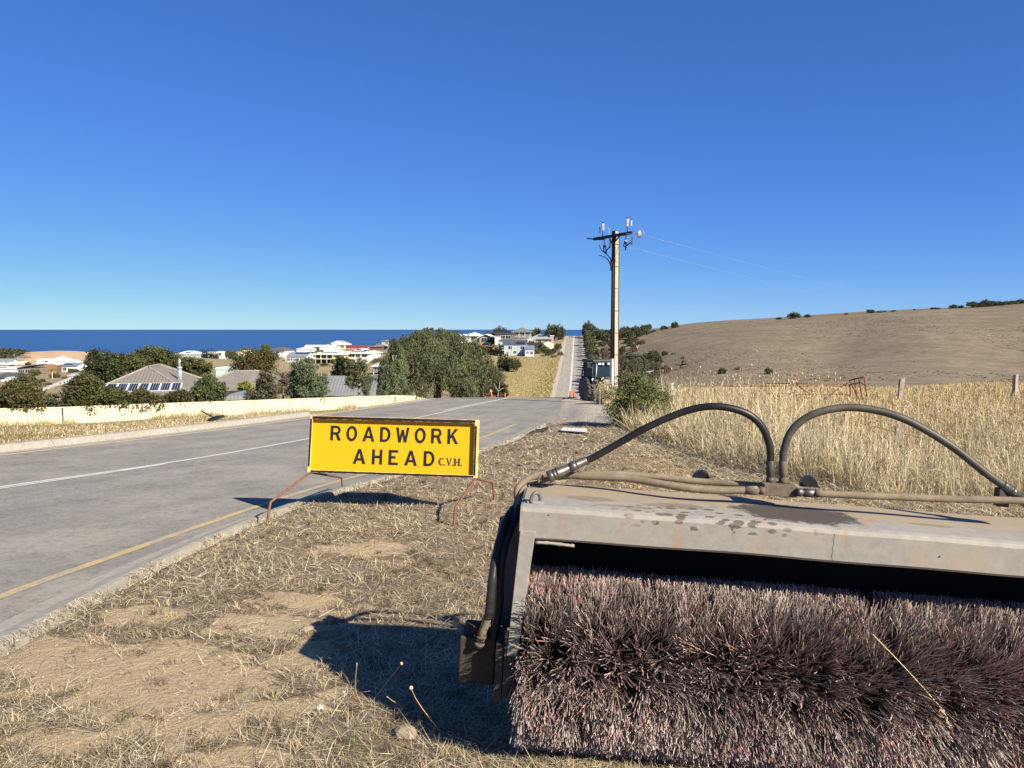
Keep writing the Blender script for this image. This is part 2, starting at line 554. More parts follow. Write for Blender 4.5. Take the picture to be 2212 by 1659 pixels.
k = NT('ground_dry_grass')
v = k.coord()
fine = k.noise(v, 26, 8, 0.72)
mid = k.noise(v, 2.3, 6, 0.62)
big = k.noise(v, 0.14, 6, 0.62)
thatch = k.ramp(fine, [(0.30, (0.055, 0.042, 0.027)), (0.5, (0.185, 0.144, 0.092)), (0.70, (0.38, 0.305, 0.195))])
thatch = k.mix(k.ramp(mid, [(0.46, 0.0), (0.68, 0.5)]), thatch, (0.32, 0.235, 0.145))
sandc = k.ramp(fine, [(0.3, (0.33, 0.25, 0.148)), (0.7, (0.46, 0.36, 0.222))])
grav = k.ramp(k.noise(v, 9, 8, 0.75), [(0.3, (0.30, 0.262, 0.205)), (0.7, (0.50, 0.44, 0.35))])
far = k.ramp(k.noise(v, 0.6, 8, 0.7), [(0.3, (0.2, 0.155, 0.085)), (0.7, (0.36, 0.29, 0.165))])
geo = k.n('ShaderNodeNewGeometry')
sep = k.n('ShaderNodeSeparateXYZ'); k.link(geo.outputs['Position'], sep.inputs[0])
farf = k.math('MULTIPLY', k.math('SUBTRACT', sep.outputs[1], 40.0), 0.03)
farf = k.ramp(farf, [(0.0, 0.0), (1.0, 1.0)])
c = k.mix(farf, thatch, far)
m1 = k.attr('mask'); m2 = k.attr('mask2')
s1 = k.n('ShaderNodeSeparateColor'); k.link(m1.outputs['Color'], s1.inputs[0])
s2 = k.n('ShaderNodeSeparateColor'); k.link(m2.outputs['Color'], s2.inputs[0])
greenc = k.ramp(k.noise(v, 0.35, 7, 0.7), [(0.32, (0.30, 0.225, 0.115)), (0.5, (0.285, 0.235, 0.105)), (0.68, (0.235, 0.22, 0.08))])
c = k.mix(m1.outputs['Alpha'], c, k.ramp(mid, [(0.35, (0.17, 0.12, 0.065)), (0.65, (0.36, 0.265, 0.135))]))
c = k.mix(s1.outputs[1], c, greenc)
hv = k.coord((0.02, 0.02, 0.35))
streak = k.noise(hv, 1.0, 8, 0.7)
hillc = k.ramp(k.noise(v, 0.5, 9, 0.75), [(0.30, (0.075, 0.06, 0.038)), (0.5, (0.19, 0.153, 0.10)), (0.72, (0.30, 0.246, 0.162))])
hillc = k.mix(k.ramp(k.noise(v, 2.2, 6, 0.8), [(0.36, 0.55), (0.5, 0.0)]), hillc, (0.085, 0.067, 0.042))
hillc = k.mix(k.ramp(streak, [(0.4, 0.0), (0.65, 0.55)]), hillc, (0.26, 0.22, 0.162))
hillc = k.mix(k.ramp(big, [(0.44, 0.0), (0.62, 0.6)]), hillc, (0.145, 0.115, 0.073))
c = k.mix(s2.outputs[0], c, hillc)
c = k.mix(s2.outputs[1], c, k.ramp(k.noise(v, 0.05, 8, 0.65), [(0.3, (0.40, 0.28, 0.16)), (0.7, (0.52, 0.385, 0.235))]))
c = k.mix(s2.outputs[2], c, k.ramp(k.noise(v, 0.12, 8, 0.75), [(0.35, (0.045, 0.05, 0.025)), (0.65, (0.15, 0.14, 0.075))]))
gm_f = k.math('ADD', s1.outputs[2], k.math('MULTIPLY', k.math('SUBTRACT', mid, 0.5), 0.8))
c = k.mix(k.ramp(gm_f, [(0.3, 0.0), (0.6, 1.0)]), c, grav)
sm_f = k.math('ADD', s1.outputs[0], k.math('MULTIPLY', k.math('SUBTRACT', k.noise(v, 9, 6, 0.7), 0.5), 0.9))
c = k.mix(k.ramp(sm_f, [(0.35, 0.0), (0.62, 1.0)]), c, sandc)
k.base(c)
k.b.inputs['Roughness'].default_value = 0.95
k.b.inputs['Specular IOR Level'].default_value = 0.1
k.bump(k.math('ADD', fine, k.math('ADD', k.math('MULTIPLY', mid, 1.5), k.noise(v, 8, 4, 0.6))), 0.7, 0.035)
ground = link('ground', gm, k.m)
tag(ground, 'dry straw covered verge, paddock and hillside falling to the coast', 'ground', kind='structure')

# ------------------------------------------------------------------ sea
k = NT('sea_water')
v = k.coord()
k.base(k.ramp(k.noise(v, 0.0007, 5, 0.6), [(0.3, (0.026, 0.083, 0.215)), (0.7, (0.036, 0.106, 0.262))]))
k.b.inputs['Roughness'].default_value = 0.55
k.b.inputs['Specular IOR Level'].default_value = 0.12
wv = k.noise(k.coord((0.012, 0.05, 1)), 1.0, 6, 0.65)
k.bump(wv, 0.4, 4.0)
S = MB()
ys_ = [250, 600, 1200, 2500, 5000, 12000, 30000, 90000]
xs_ = [-90000, -20000, -4000, -800, 0, 800, 4000, 20000, 90000]
vs = [(x, y, -60) for y in ys_ for x in xs_]
fs = [(j*9 + i, j*9 + i + 1, (j+1)*9 + i + 1, (j+1)*9 + i) for j in range(7) for i in range(8)]
S.add(vs, fs)
tag(S.build('sea', k.m), 'deep blue sea reaching to the horizon', 'sea', kind='structure')

# ------------------------------------------------------------------ road
def ribbon(name, Ys, fl, fr_, nx, dz, m, zfun=road_z):
    Ys = np.array(Ys); n = len(Ys)
    L, Rr = fl(Ys), fr_(Ys)
    t = np.linspace(0, 1, nx)
    X = L[:, None] * (1 - t) + Rr[:, None] * t
    Yg = np.repeat(Ys[:, None], nx, 1)
    Z = np.repeat((zfun(Ys) + dz)[:, None], nx, 1)
    i = np.arange(n * nx).reshape(n, nx)
    q = np.stack([i[:-1, :-1], i[:-1, 1:], i[1:, 1:], i[1:, :-1]], -1).reshape(-1, 4)
    me = np_mesh(name, np.stack([X, Yg, Z], -1).reshape(-1, 3), q, 4, smooth_=True)
    uvl = me.uv_layers.new(name='lane')
    lat = (X - xc(Yg)).reshape(-1); al = Yg.reshape(-1)
    li = np.empty(len(me.loops), np.int32); me.loops.foreach_get('vertex_index', li)
    uvl.data.foreach_set('uv', np.stack([lat[li], al[li]], -1).astype(np.float32).ravel())
    return link(name, me, m)

def asphalt(name, lo, hi, tyre, dusty):
    k = NT(name)
    v = k.coord()
    u = k.n('ShaderNodeUVMap', uv_map='lane')
    mp = k.n('ShaderNodeMapping'); mp.inputs['Scale'].default_value = (1.1, 0.05, 1); k.link(u.outputs[0], mp.inputs[0])
    bands = k.noise(mp.outputs[0], 1.3, 4, 0.6)
    chip = k.noise(v, 42, 6, 0.85)
    mid = k.noise(v, 0.9, 6, 0.6)
    c = k.ramp(chip, [(0.3, lo), (0.72, hi)])
    c = k.mix(k.ramp(bands, [(0.38, 0.0), (0.60, 0.62)]), c, tyre)
    c = k.mix(k.ramp(mid, [(0.4, 0.0), (0.66, 0.6)]), c, dusty)
    mot = k.noise(v, 11, 4, 0.7)
    c = k.mix(k.ramp(mot, [(0.36, 0.35), (0.52, 0.0)]), c, (0.08, 0.077, 0.07))
    spots = k.noise(k.coord((1, 3.2, 1)), 1.7, 2, 0.4)
    c = k.mix(k.ramp(spots, [(0.735, 0.0), (0.75, 0.75)]), c, (0.06, 0.057, 0.052))
    k.base(c)
    k.b.inputs['Roughness'].default_value = 0.9
    k.b.inputs['Specular IOR Level'].default_value = 0.15
    k.bump(chip, 0.5, 0.006)
    return k.m
ASPH = asphalt('asphalt_worn', (0.09, 0.086, 0.077), (0.42, 0.40, 0.35), (0.17, 0.161, 0.143), (0.345, 0.318, 0.265))
ASPHF = asphalt('road_dusty', (0.25, 0.23, 0.19), (0.40, 0.365, 0.31), (0.21, 0.20, 0.18), (0.42, 0.375, 0.305))
Yn = np.concatenate([np.arange(-28, 3, 1.0), np.arange(3, 26, 0.4), np.arange(26, 47.1, 0.5)])
Yf = np.concatenate([np.arange(47, 60, 1.0), np.arange(60, 520, 4.0)])
tag(ribbon('road', Yn, lambda y: xle(y), lambda y: xre(y), 9, 0.0, ASPH), 'worn grey two lane sealed road curving to the crest', 'road', kind='structure')
tag(ribbon('far_road', Yf, lambda y: xle(y), lambda y: xre(y), 9, 0.0, ASPHF), 'dusty straight road climbing the opposite hill', 'road', kind='structure')

def paint(name, col, wear=0.62):
    k = NT(name)
    v = k.coord()
    n1 = k.noise(v, 38, 5, 0.8); n2 = k.noise(v, 3.5, 4)
    f = k.ramp(k.math('ADD', n1, k.math('MULTIPLY', k.math('SUBTRACT', n2, 0.5), 0.5)), [(wear - 0.06, 0.0), (wear + 0.06, 0.85)])
    k.base(k.mix(f, col, (0.25, 0.245, 0.23)))
    k.b.inputs['Roughness'].default_value = 0.8
    return k.m
YEL = paint('yellow_line_paint', (0.50, 0.36, 0.13), 0.50)
YELP = paint('faded_yellow_line', (0.62, 0.52, 0.30), 0.62)
WHT = paint('white_line_paint', (0.56, 0.55, 0.50), 0.60)
def line(name, f, w, Ys, m, label):
    Ys = np.array(Ys)
    sl = np.gradient(f(Ys), Ys)
    hw = w / 2 * np.sqrt(1 + sl**2)
    fl = lambda y: f(y) - np.interp(y, Ys, hw); fr_ = lambda y: f(y) + np.interp(y, Ys, hw)
    return tag(ribbon(name, Ys, fl, fr_, 2, 0.005, m), label, 'road marking', kind='structure')
xyr = hermite([-10, 3, 5.57, 7.0, 9.31, 11.34, 12.24, 18.16, 22.6, 30], [-4.2, -3.95, -3.83, -3.58, -3.13, -2.62, -2.3, -0.79, 0.06, 1.2])
line('yellow_edge_line', xyr, 0.105, np.arange(2, 23.2, 0.3), YEL, 'worn yellow edge line beside the near kerb')
line('white_centre_line', xc, 0.10, np.arange(4, 46.8, 0.3), WHT, 'worn white centre line of the near road')
line('white_centre_line', lambda y: xc(y) - 0.05 - 0.012*np.maximum(46-y, 0), 0.08, np.arange(30, 46.8, 0.4), WHT, 'second white centre line just before the crest')
line('white_centre_line', lambda y: xc(y) + 0.24 - 0.03*(y - 8), 0.08, np.arange(5, 13.5, 0.4), WHT, 'faint doubled white centre line at the left border')
line('yellow_edge_line', lambda y: xle(y) + 0.34, 0.09, np.arange(4, 27.5, 0.4), YELP, 'faded yellow edge line beside the far kerb')
line('white_centre_line', lambda y: xc(y) , 0.42, np.arange(150, 428, 4.0), mat('far_white_line', (0.62, 0.61, 0.58), 0.8), 'white centre line on the opposite hill')

# kerbs: concrete pieces with open joints
KERB = NT('concrete_kerb')
v = KERB.coord()
n1 = KERB.noise(v, 14, 8, 0.7); n2 = KERB.noise(v, 1.6, 5)
c = KERB.ramp(n1, [(0.3, (0.23, 0.212, 0.175)), (0.7, (0.37, 0.345, 0.29))])
c = KERB.mix(KERB.ramp(n2, [(0.45, 0.0), (0.7, 0.5)]), c, (0.26, 0.225, 0.17))
KERB.base(c); KERB.b.inputs['Roughness'].default_value = 0.9; KERB.bump(n1, 0.3, 0.006)
def kerb(name, xf, prof, cuts, label):
    root = empty(name, (0, 0, 0)); tag(root, label, 'kerb'); root['kind'] = 'structure'
    for a, b in zip(cuts[:-1], cuts[1:]):
        Ys = np.linspace(a + 0.012, b - 0.012, max(3, int((b - a) / 0.3) + 1))
        vs = []; fs = []
        n = len(prof)
        for y in Ys:
            x0 = float(xf(y)); z0 = float(road_z(y))
            vs += [(x0 + p[0], y, z0 + p[1]) for p in prof]
        for i in range(len(Ys) - 1):
            fs += [(i*n + j, i*n + j + 1, (i+1)*n + j + 1, (i+1)*n + j) for j in range(n - 1)]
        fs += [tuple(range(n)), tuple(range((len(Ys)-1)*n + n - 1, (len(Ys)-1)*n - 1, -1))]
        mb = MB(); mb.add(vs, fs)
        mb.build('kerb_stone', KERB.m, root)
    return root
kerb('kerb', lambda y: xkb(y), [(-KW - 0.02, -0.2), (-KW - 0.02, 0.006), (-KW + 0.12, 0.012), (-0.20, 0.05), (-0.13, 0.105), (-0.02, 0.125), (0.03, 0.122), (0.03, -0.2)],
     [-6, 2.0, 4.4, 6.8, 9.2, 11.6, 14.0, 16.4, 18.8, 21.6], 'pale concrete kerb along the mown verge')
kerb('kerb', lambda y: xle(y), [(0.02, -0.2), (0.02, 0.006), (-0.12, 0.012), (-0.17, 0.11), (-0.22, 0.15), (-0.42, 0.155), (-0.42, -0.2)],
     [2, 8.0, 11.0, 14.2, 16.35, 19.9, 23.2, 26.6], 'cracked concrete kerb across the road below the cream fence')
# ------------------------------------------------------------------ road broom (foreground)
P0 = at(1129, 1093, 3.0); P1 = at(2212, 1171, 2.86)
ex = Vector(P1 - P0).normalized()
ez = (Vector((0, 0, 1)) - ex * ex.z).normalized()
ey = ez.cross(ex)
BM = Matrix((ex, ey, ez)).transposed().to_4x4(); BM.translation = Vector(P0)
BMI = BM.inverted()
broom = bpy.data.objects.new('road_broom', None); COL.objects.link(broom)
broom.matrix_world = BM
tag(broom, 'dusty grey steel road broom attachment with wide bristle roller and black hoses', 'road broom')
def bl(x, y, Y):
    return np.array(BMI @ Vector(at(x, y, Y)))

def steel():
    k = NT('dusty_grey_steel')
    v = k.coord()
    n1 = k.noise(v, 3.2, 8, 0.68); n2 = k.noise(v, 16, 8, 0.7); n3 = k.noise(v, 60, 4, 0.7)
    c = k.ramp(n2, [(0.3, (0.20, 0.202, 0.19)), (0.7, (0.30, 0.295, 0.272))])
    sx = k.n('ShaderNodeSeparateXYZ'); k.link(v, sx.inputs[0])
    # settled dust: thick towards the hoses at the back
    back = k.math('ADD', k.math('MULTIPLY', sx.outputs[1], 3.2), k.math('MULTIPLY', k.math('SUBTRACT', n1, 0.5), 2.6))
    c = k.mix(k.ramp(back, [(0.30, 0.12), (0.85, 0.95)]), c, (0.295, 0.232, 0.152))
    c = k.mix(k.ramp(n1, [(0.46, 0.0), (0.66, 0.55)]), c, (0.32, 0.28, 0.21))
    # rust runs on the front lip
    rv = k.coord((9, 9, 1.4))
    rn = k.noise(rv, 1.0, 5, 0.6)
    c = k.mix(k.ramp(rn, [(0.575, 0.0), (0.67, 0.6)]), c, (0.34, 0.19, 0.09))
    # oil soaked into the dust below the hose block: a blot with droplets in front of it
    def ell(cx, cy, rx, ry):
        a = k.math('DIVIDE', k.math('SUBTRACT', sx.outputs[0], cx), rx); b = k.math('DIVIDE', k.math('SUBTRACT', sx.outputs[1], cy), ry)
        return k.math('SQRT', k.math('ADD', k.math('MULTIPLY', a, a), k.math('MULTIPLY', b, b)))
    top = k.math('GREATER_THAN', sx.outputs[2], -0.03)
    wob = k.math('MULTIPLY', k.math('SUBTRACT', n2, 0.5), 1.1)
    blot = k.math('ADD', ell(1.12, 0.20, 0.27, 0.17), wob)
    fb = k.math('MULTIPLY', k.ramp(blot, [(0.80, 1.0), (1.0, 0.0)]), top)
    c = k.mix(k.math('MULTIPLY', fb, 0.9), c, (0.045, 0.038, 0.03))
    for e_ in ((0.28, 0.19, 0.12, 0.05), (0.62, 0.17, 0.13, 0.055), (0.42, 0.10, 0.14, 0.018), (1.65, 0.17, 0.11, 0.025)):
        fd = k.math('MULTIPLY', k.ramp(k.math('ADD', ell(*e_), wob), [(0.8, 0.7), (1.05, 0.0)]), top)
        c = k.mix(fd, c, (0.185, 0.145, 0.1))
    vo = k.n('ShaderNodeTexVoronoi'); vo.inputs['Scale'].default_value = 30
    vm = k.coord((0.6, 1.0, 1)); k.link(vm, vo.inputs['Vector'])
    drop = k.ramp(vo.outputs['Distance'], [(0.36, 1.0), (0.44, 0.0)])
    zone = k.ramp(k.math('ADD', ell(0.78, 0.06, 0.50, 0.14), wob), [(0.55, 1.0), (1.0, 0.0)])
    sel = k.math('GREATER_THAN', k.noise(v, 14, 2), 0.42)
    fz = k.math('MULTIPLY', k.math('MULTIPLY', k.math('MULTIPLY', drop, zone), sel), k.math('GREATER_THAN', sx.outputs[2], -0.05))
    c = k.mix(k.math('MULTIPLY', fz, 0.85), c, (0.075, 0.06, 0.045))
    k.base(c)
    k.b.inputs['Roughness'].default_value = 0.72
    k.b.inputs['Specular IOR Level'].default_value = 0.3
    k.bump(k.math('ADD', n3, n2), 0.12, 0.004)
    return k.m
STEEL = steel()
DARKST = mat('dark_dirty_steel', (0.055, 0.046, 0.038), 0.8, 0.0, 0.4, 12, 0.2, (0.13, 0.095, 0.06), 0.5)
RUBDUST = mat('dusty_hose_rubber', (0.215, 0.172, 0.118), 0.9, 0, 0.2, 20, 0.2, (0.12, 0.096, 0.066), 0.7)
RUBBLK = mat('black_hose_rubber', (0.012, 0.012, 0.012), 0.38, 0, 0.3, 9, 0.0, (0.05, 0.045, 0.038), 0.35)
RUBGRN = mat('spiral_wrap_hose', (0.05, 0.047, 0.04), 0.5, 0, 0.3, 14, 0.1, (0.115, 0.10, 0.075), 0.55)
NICKEL = mat('worn_nickel', (0.16, 0.15, 0.135), 0.42, 0.7, 0.35, 30, 0.1, (0.12, 0.1, 0.075), 0.7)
GREASE = mat('dust_caked_fitting', (0.125, 0.1, 0.07), 0.9, 0, 0.3, 30, 0.3)

W_ = 2.45
HD = 0.46                                     # depth of the hood
h = MB()
prof = [(0.47, -0.012), (HD, 0.0), (0.16, 0.004), (0.03, 0.0), (0.008, -0.006), (0.0, -0.022), (0.006, -0.128), (0.014, -0.138), (0.05, -0.139), (0.05, -0.131), (0.018, -0.126), (0.014, -0.03), (0.03, -0.010), (HD, -0.010), (0.60, -0.30), (0.64, -0.62), (0.65, -0.62), (0.61, -0.29)]
xs_ = np.linspace(0, W_, 40)
n = len(prof)
vs = []
rngb = np.random.default_rng(5)
for x in xs_:
    sag = 0.004 * math.sin(x * 2.4) + 0.0015 * math.sin(x * 9)
    vs += [(x, p[0], p[1] + (sag if p[1] > -0.2 else 0)) for p in prof]
fs = []
for i in range(len(xs_) - 1):
    fs += [(i*n + j, (i+1)*n + j, (i+1)*n + (j + 1) % n, i*n + (j + 1) % n) for j in range(n)]
h.add(vs, fs, False)
h.build('hood', STEEL, broom)
e = MB()                                      # left end: plate, front flange, gusset weld
e.bbox((-0.008, 0.002, -0.64), (0.002, 0.62, -0.002))
e.build('end_plate', STEEL, broom)
fl = MB()
fl.hexa([(-0.03, -0.004, -0.62), (0.012, -0.004, -0.62), (0.012, 0.006, -0.62), (-0.03, 0.006, -0.62), (-0.004, -0.004, -0.10), (0.058, -0.004, -0.10), (0.058, 0.006, -0.10), (-0.004, 0.006, -0.10)])
fl.build('end_flange', STEEL, broom, bevel=0.002)
ws = MB()
ws.tube(bez([(0.06, 0.0, -0.144), (0.12, 0.001, -0.143), (0.19, 0.0, -0.146), (0.215, 0.0, -0.146)], 14), [0.006, 0.007, 0.006, 0.008, 0.006, 0.007, 0.008, 0.006, 0.007, 0.006, 0.008, 0.007, 0.006][:13], 6)
ws.build('weld_strip', STEEL, broom)
shd_ = MB(); shd_.bbox((0.004, 0.36, -0.63), (W_ - 0.006, 0.372, -0.02)); shd_.bbox((0.004, 0.06, -0.030), (W_ - 0.006, 0.358, -0.022)); shd_.build('hood_shade_sheet', mat('hood_shade_black', (0.008, 0.008, 0.008), 0.95), broom)  # black sheets added inside the hood to deepen the shade there
e2 = MB(); e2.bbox((W_ - 0.002, 0.002, -0.66), (W_ + 0.008, 0.62, -0.002)); e2.build('end_plate', STEEL, broom)
bx = MB()                                     # box arm outside the end plate
bx.hexa([(-0.135, 0.27, -0.60), (-0.012, 0.27, -0.62), (-0.012, 0.40, -0.62), (-0.135, 0.40, -0.60), (-0.118, 0.29, -0.19), (-0.012, 0.29, -0.14), (-0.012, 0.40, -0.10), (-0.118, 0.40, -0.15)])
bx.build('side_arm', mat('arm_shaded_grey', (0.12, 0.11, 0.095), 0.8, 0, 0.3, 10, 0.2), broom, bevel=0.006)  # grey darkened to carry the shade the arm stands in
sk = MB()
sk.bbox((-0.075, 0.01, -0.82), (-0.045, 0.20, -0.58)); sk.bbox((-0.04, 0.0, -0.80), (0.004, 0.012, -0.52))
sk.build('skid_plate', DARKST, broom)
mo = MB()                                     # hydraulic motor at the roller's end
a0 = bl(1020, 1400, 3.14); 
mo.bbox((-0.235, 0.10, -0.80), (-0.085, 0.30, -0.60))
mo.lathe([(0.0, 0), (0.075, 0), (0.08, 0.01), (0.08, 0.07), (0.06, 0.09), (0.0, 0.09)], 16, (-0.235, 0.20, -0.70), Matrix.Rotation(R(90), 3, 'Y'))
mo.box((-0.19, 0.16, -0.585), (0.055, 0.06, 0.05)); mo.box((-0.135, 0.2, -0.585), (0.05, 0.06, 0.05))
mo.build('drive_motor', mat('dusty_motor_iron', (0.055, 0.042, 0.028), 0.85, 0, 0.35, 14, 0.2), broom, bevel=0.006)

# roller
RB = 0.372
RC = (0.18, -0.68)                            # y, z of the axis
co = MB(); co.cyl((-0.03, RC[0], RC[1]), (W_ - 0.02, RC[0], RC[1]), 0.115, 20); co.build('roller_core', mat('roller_core_black', (0.02, 0.013, 0.012), 0.9), broom)
rng = np.random.default_rng(11)
VV = []; TT = []; CC = []
SEG = 5
nt_ax = 27
pos = np.linspace(0.05, W_ - 0.03, nt_ax)
cnt = 0
for ia, xa in enumerate(pos):
    ntu = 27
    for it in range(ntu):
        th0 = 2 * math.pi * (it + 0.5 * (ia % 2) + rng.uniform(-0.15, 0.15)) / ntu
        # skip the far side that only faces the ground and the back plate
        dd = (math.degrees(th0) + 360) % 360           # 0 = towards the camera (-y), 90 = up
        if 128 < dd < 262:
            continue
        xc_ = xa + rng.uniform(-0.012, 0.012)
        nb = int(rng.integers(86, 112))
        dens_lean = rng.normal(0, 0.10)
        if abs(xa - 1.48) < 0.07 and 45 < dd < 115: dens_lean += -0.26 if xa < 1.48 else 0.26
        tw_ = rng.normal(0, 0.06)
        red = rng.random()
        sp = rng.uniform(0.24, 0.38)
        lx = dens_lean + rng.normal(0, 1, nb) * sp * 0.62
        if ia == 0: lx = np.maximum(lx, rng.uniform(-0.18, 0.05, nb))
        lt = tw_ + rng.normal(0, 1, nb) * 0.115
        L = RB * (1 - np.abs(rng.normal(0, 0.025, nb))) - 0.10
        stray = rng.random(nb) < 0.05
        L = np.where(stray, L * rng.uniform(0.8, 1.03, nb), L)
        t = np.linspace(0, 1, SEG + 1)
        th = th0 + rng.normal(0, 0.022, nb)
        er = np.stack([np.zeros(nb), -np.cos(th), np.sin(th)], -1)
        et = np.stack([np.zeros(nb), np.sin(th), np.cos(th)], -1)
        exv = np.array([1.0, 0, 0])
        cen = np.array([xc_, RC[0], RC[1]])[None] + er * 0.10 + exv * rng.normal(0, 0.012, nb)[:, None]
        curve = t[None, :] ** 1.7
        dirx = exv[None, None] * (lx[:, None] * 0.34 * curve)[..., None] * 0.6
        dirt = et[:, None, :] * (lt[:, None] * 0.32 * curve)[..., None]
        shrink = np.sqrt(np.clip(1 - (lx * 0.4) ** 2 - (lt * 0.4) ** 2, 0.5, 1))
        P = cen[:, None, :] + er[:, None, :] * (L * shrink)[:, None, None] * t[None, :, None] + dirx + dirt
        ph = rng.uniform(0, 6.28, nb)
        wob = 0.0012 * np.sin(ph[:, None] + t[None] * 21) * (t[None] > 0.05)
        P = P + exv[None, None] * wob[..., None] + et[:, None] * (0.0012 * np.cos(ph[:, None] * 1.7 + t[None] * 19))[..., None]
        rad = 0.00115
        a1 = exv[None, None] * np.ones((nb, 1, 1)); a2 = et[:, None, :]
        rings = []
        fa = rng.uniform(0, 3.14, nb)[:, None, None]
        for kx in (-1, 1):                    # flat crimped strips
            rings.append(P + kx * rad * (np.cos(fa) * a1 + np.sin(fa) * a2))
        G = np.stack(rings, 2)                # nb, seg+1, 2, 3
        base = cnt + (np.arange(nb) * (SEG + 1) * 2)[:, None]
        s_ = np.arange(SEG)[None, :] * 2
        q = np.stack([base + s_, base + s_ + 1, base + s_ + 3, base + s_ + 2], -1).reshape(-1, 4)
        VV.append(G.reshape(-1, 3)); TT.append(q)
        tipd = rng.uniform(0.55, 0.9, nb)
        w = smooth(0, 1, (t[None] - tipd[:, None] + 0.25) / 0.4)
        bcol = np.array([0.026, 0.013, 0.012]) * rng.uniform(0.6, 1.5, nb)[:, None]
        if red > 0.9: bcol = np.array([0.075, 0.013, 0.013]) * rng.uniform(0.5, 1.4, nb)[:, None]
        dust = np.array([0.54, 0.455, 0.40]) * rng.uniform(0.3, 1.2, nb)[:, None] * rng.uniform(0.7, 1.15)
        col = bcol[:, None] * (1 - w[..., None]) + dust[:, None] * w[..., None]
        pk = rng.random(nb) < (0.08 + 0.22 * (red > 0.65))
        tw = smooth(0.86, 0.95, t)[None, :, None] * pk[:, None, None]
        col = col * (1 - tw) + np.array([0.50, 0.22, 0.21]) * tw
        CC.append(np.repeat(col[:, :, None, :], 2, 2).reshape(-1, 3))
        cnt += nb * (SEG + 1) * 2
bm_ = np_mesh('bristles', np.concatenate(VV), np.concatenate(TT), 4, np.concatenate(CC))
br = link('bristles', bm_, vcol_mat('bristle_plastic', 0.55), broom)
br['kind'] = 'stuff'; br['label'] = 'crimped plastic bristles, dusty with pink tips'

# hoses
def hose(name, pts, r, m, n=56, ns=12, parent=broom):
    mb = MB(); path = bez(pts, n); mb.tube(path, r, ns)
    return mb.build(name, m, parent), path
def fitting(parent, a, b, prof, m, ns=14, hexn=None):
    """turned fitting from a to b, prof = (t, radius)"""
    a = Vector(a); b = Vector(b); d = (b - a)
    M = d.to_track_quat('Z', 'Y').to_matrix()
    mb = MB(); mb.lathe([(r_, t_ * d.length) for t_, r_ in prof], hexn or ns, a, M)
    return mb
MX = 1684
hl, pth = hose('hydraulic_hose', [bl(1664, 1000, 3.25), bl(1663, 968, 3.25), bl(1648, 925, 3.25), bl(1612, 893, 3.25), bl(1550, 878, 3.26), bl(1485, 887, 3.28), bl(1400, 922, 3.3), bl(1320, 967, 3.32), bl(1282, 988, 3.33), bl(1266, 995, 3.33)], 0.0158, RUBBLK)
hl['label'] = 'black hose arching to the left corner of the hood'
hr, pth2 = hose('hydraulic_hose', [bl(1692, 1000, 3.24), bl(1693, 975, 3.24), bl(1709, 932, 3.24), bl(1750, 898, 3.23), bl(1815, 881, 3.22), bl(1885, 885, 3.20), bl(1960, 908, 3.17), bl(2050, 960, 3.13), bl(2130, 1022, 3.1), bl(2168, 1049, 3.09)], 0.0163, RUBGRN)
hr['label'] = 'spiral wrapped hose arching to the right end of the hood'
def stem(x, ya, yb, Y, parent, m):
    a, b = bl(x, ya, Y), bl(x, yb, Y)
    mb = MB(); mb.lathe([(0.0155, 0), (0.0175, 0.002), (0.0175, 0.036), (0.0195, 0.038), (0.0195, 0.062), (0.016, 0.064), (0.016, 0.078)][::1], 8, b, Matrix.Identity(3))
    return mb.build('crimped_ferrule', m, parent)
for (x, Y, par, m) in ((1664, 3.25, hl, RUBGRN), (1692, 3.24, hr, GREASE)):
    base_ = bl(x, 1050, Y); top_ = bl(x, 996, Y)
    mb = MB(); L_ = float(np.linalg.norm(top_ - base_)); d_ = Vector(top_ - base_)
    mb.lathe([(0.014, 0), (0.014, 0.012), (0.019, 0.014), (0.019, 0.034), (0.0155, 0.036), (0.0155, 0.042), (0.0178, 0.044), (0.0178, L_), (0.0150, L_ + 0.003)], 10, base_, d_.to_track_quat('Z', 'Y').to_matrix())
    mb.build('hose_ferrule', m, par)
def coupling(par, pa, pb, big):
    a, b = np.array(pa), np.array(pb); d = Vector(b - a); L = d.length
    M = d.to_track_quat('Z', 'Y').to_matrix()
    mb = MB(); mb.lathe([(0.0165, 0), (0.019, 0.004), (0.019, L*0.24), (0.0205, L*0.25), (0.0205, L*0.27), (0.015, L*0.275)], 14, a, M)
    f1 = mb.build('hose_ferrule', NICKEL, par)
    mb = MB(); mb.lathe([(0.0225, L*0.28), (0.0225, L*0.44)], 6, a, M); mb.build('hex_nut', NICKEL, par)
    mb = MB(); mb.lathe([(0.016, L*0.44), (0.019, L*0.46), (0.019, L*0.58), (0.022, L*0.59), (0.022, L*0.72), (0.0262, L*0.73), (0.0262, L*0.76), (0.0245, L*0.77), (0.0245, L*0.80), (0.0262, L*0.81), (0.0262, L*0.84), (0.0245, L*0.85), (0.0245, L*0.88), (0.0262, L*0.89), (0.0262, L), (0.020, L), (0.020, L*0.86), (0.001, L*0.86)], 18, a, M)
    mb.build('quick_coupling', NICKEL, par)
coupling(hl, bl(1268, 994, 3.33), bl(1184, 1031, 3.33), True)
coupling(hr, bl(2166, 1047, 3.09), bl(2226, 1090, 3.07), True)
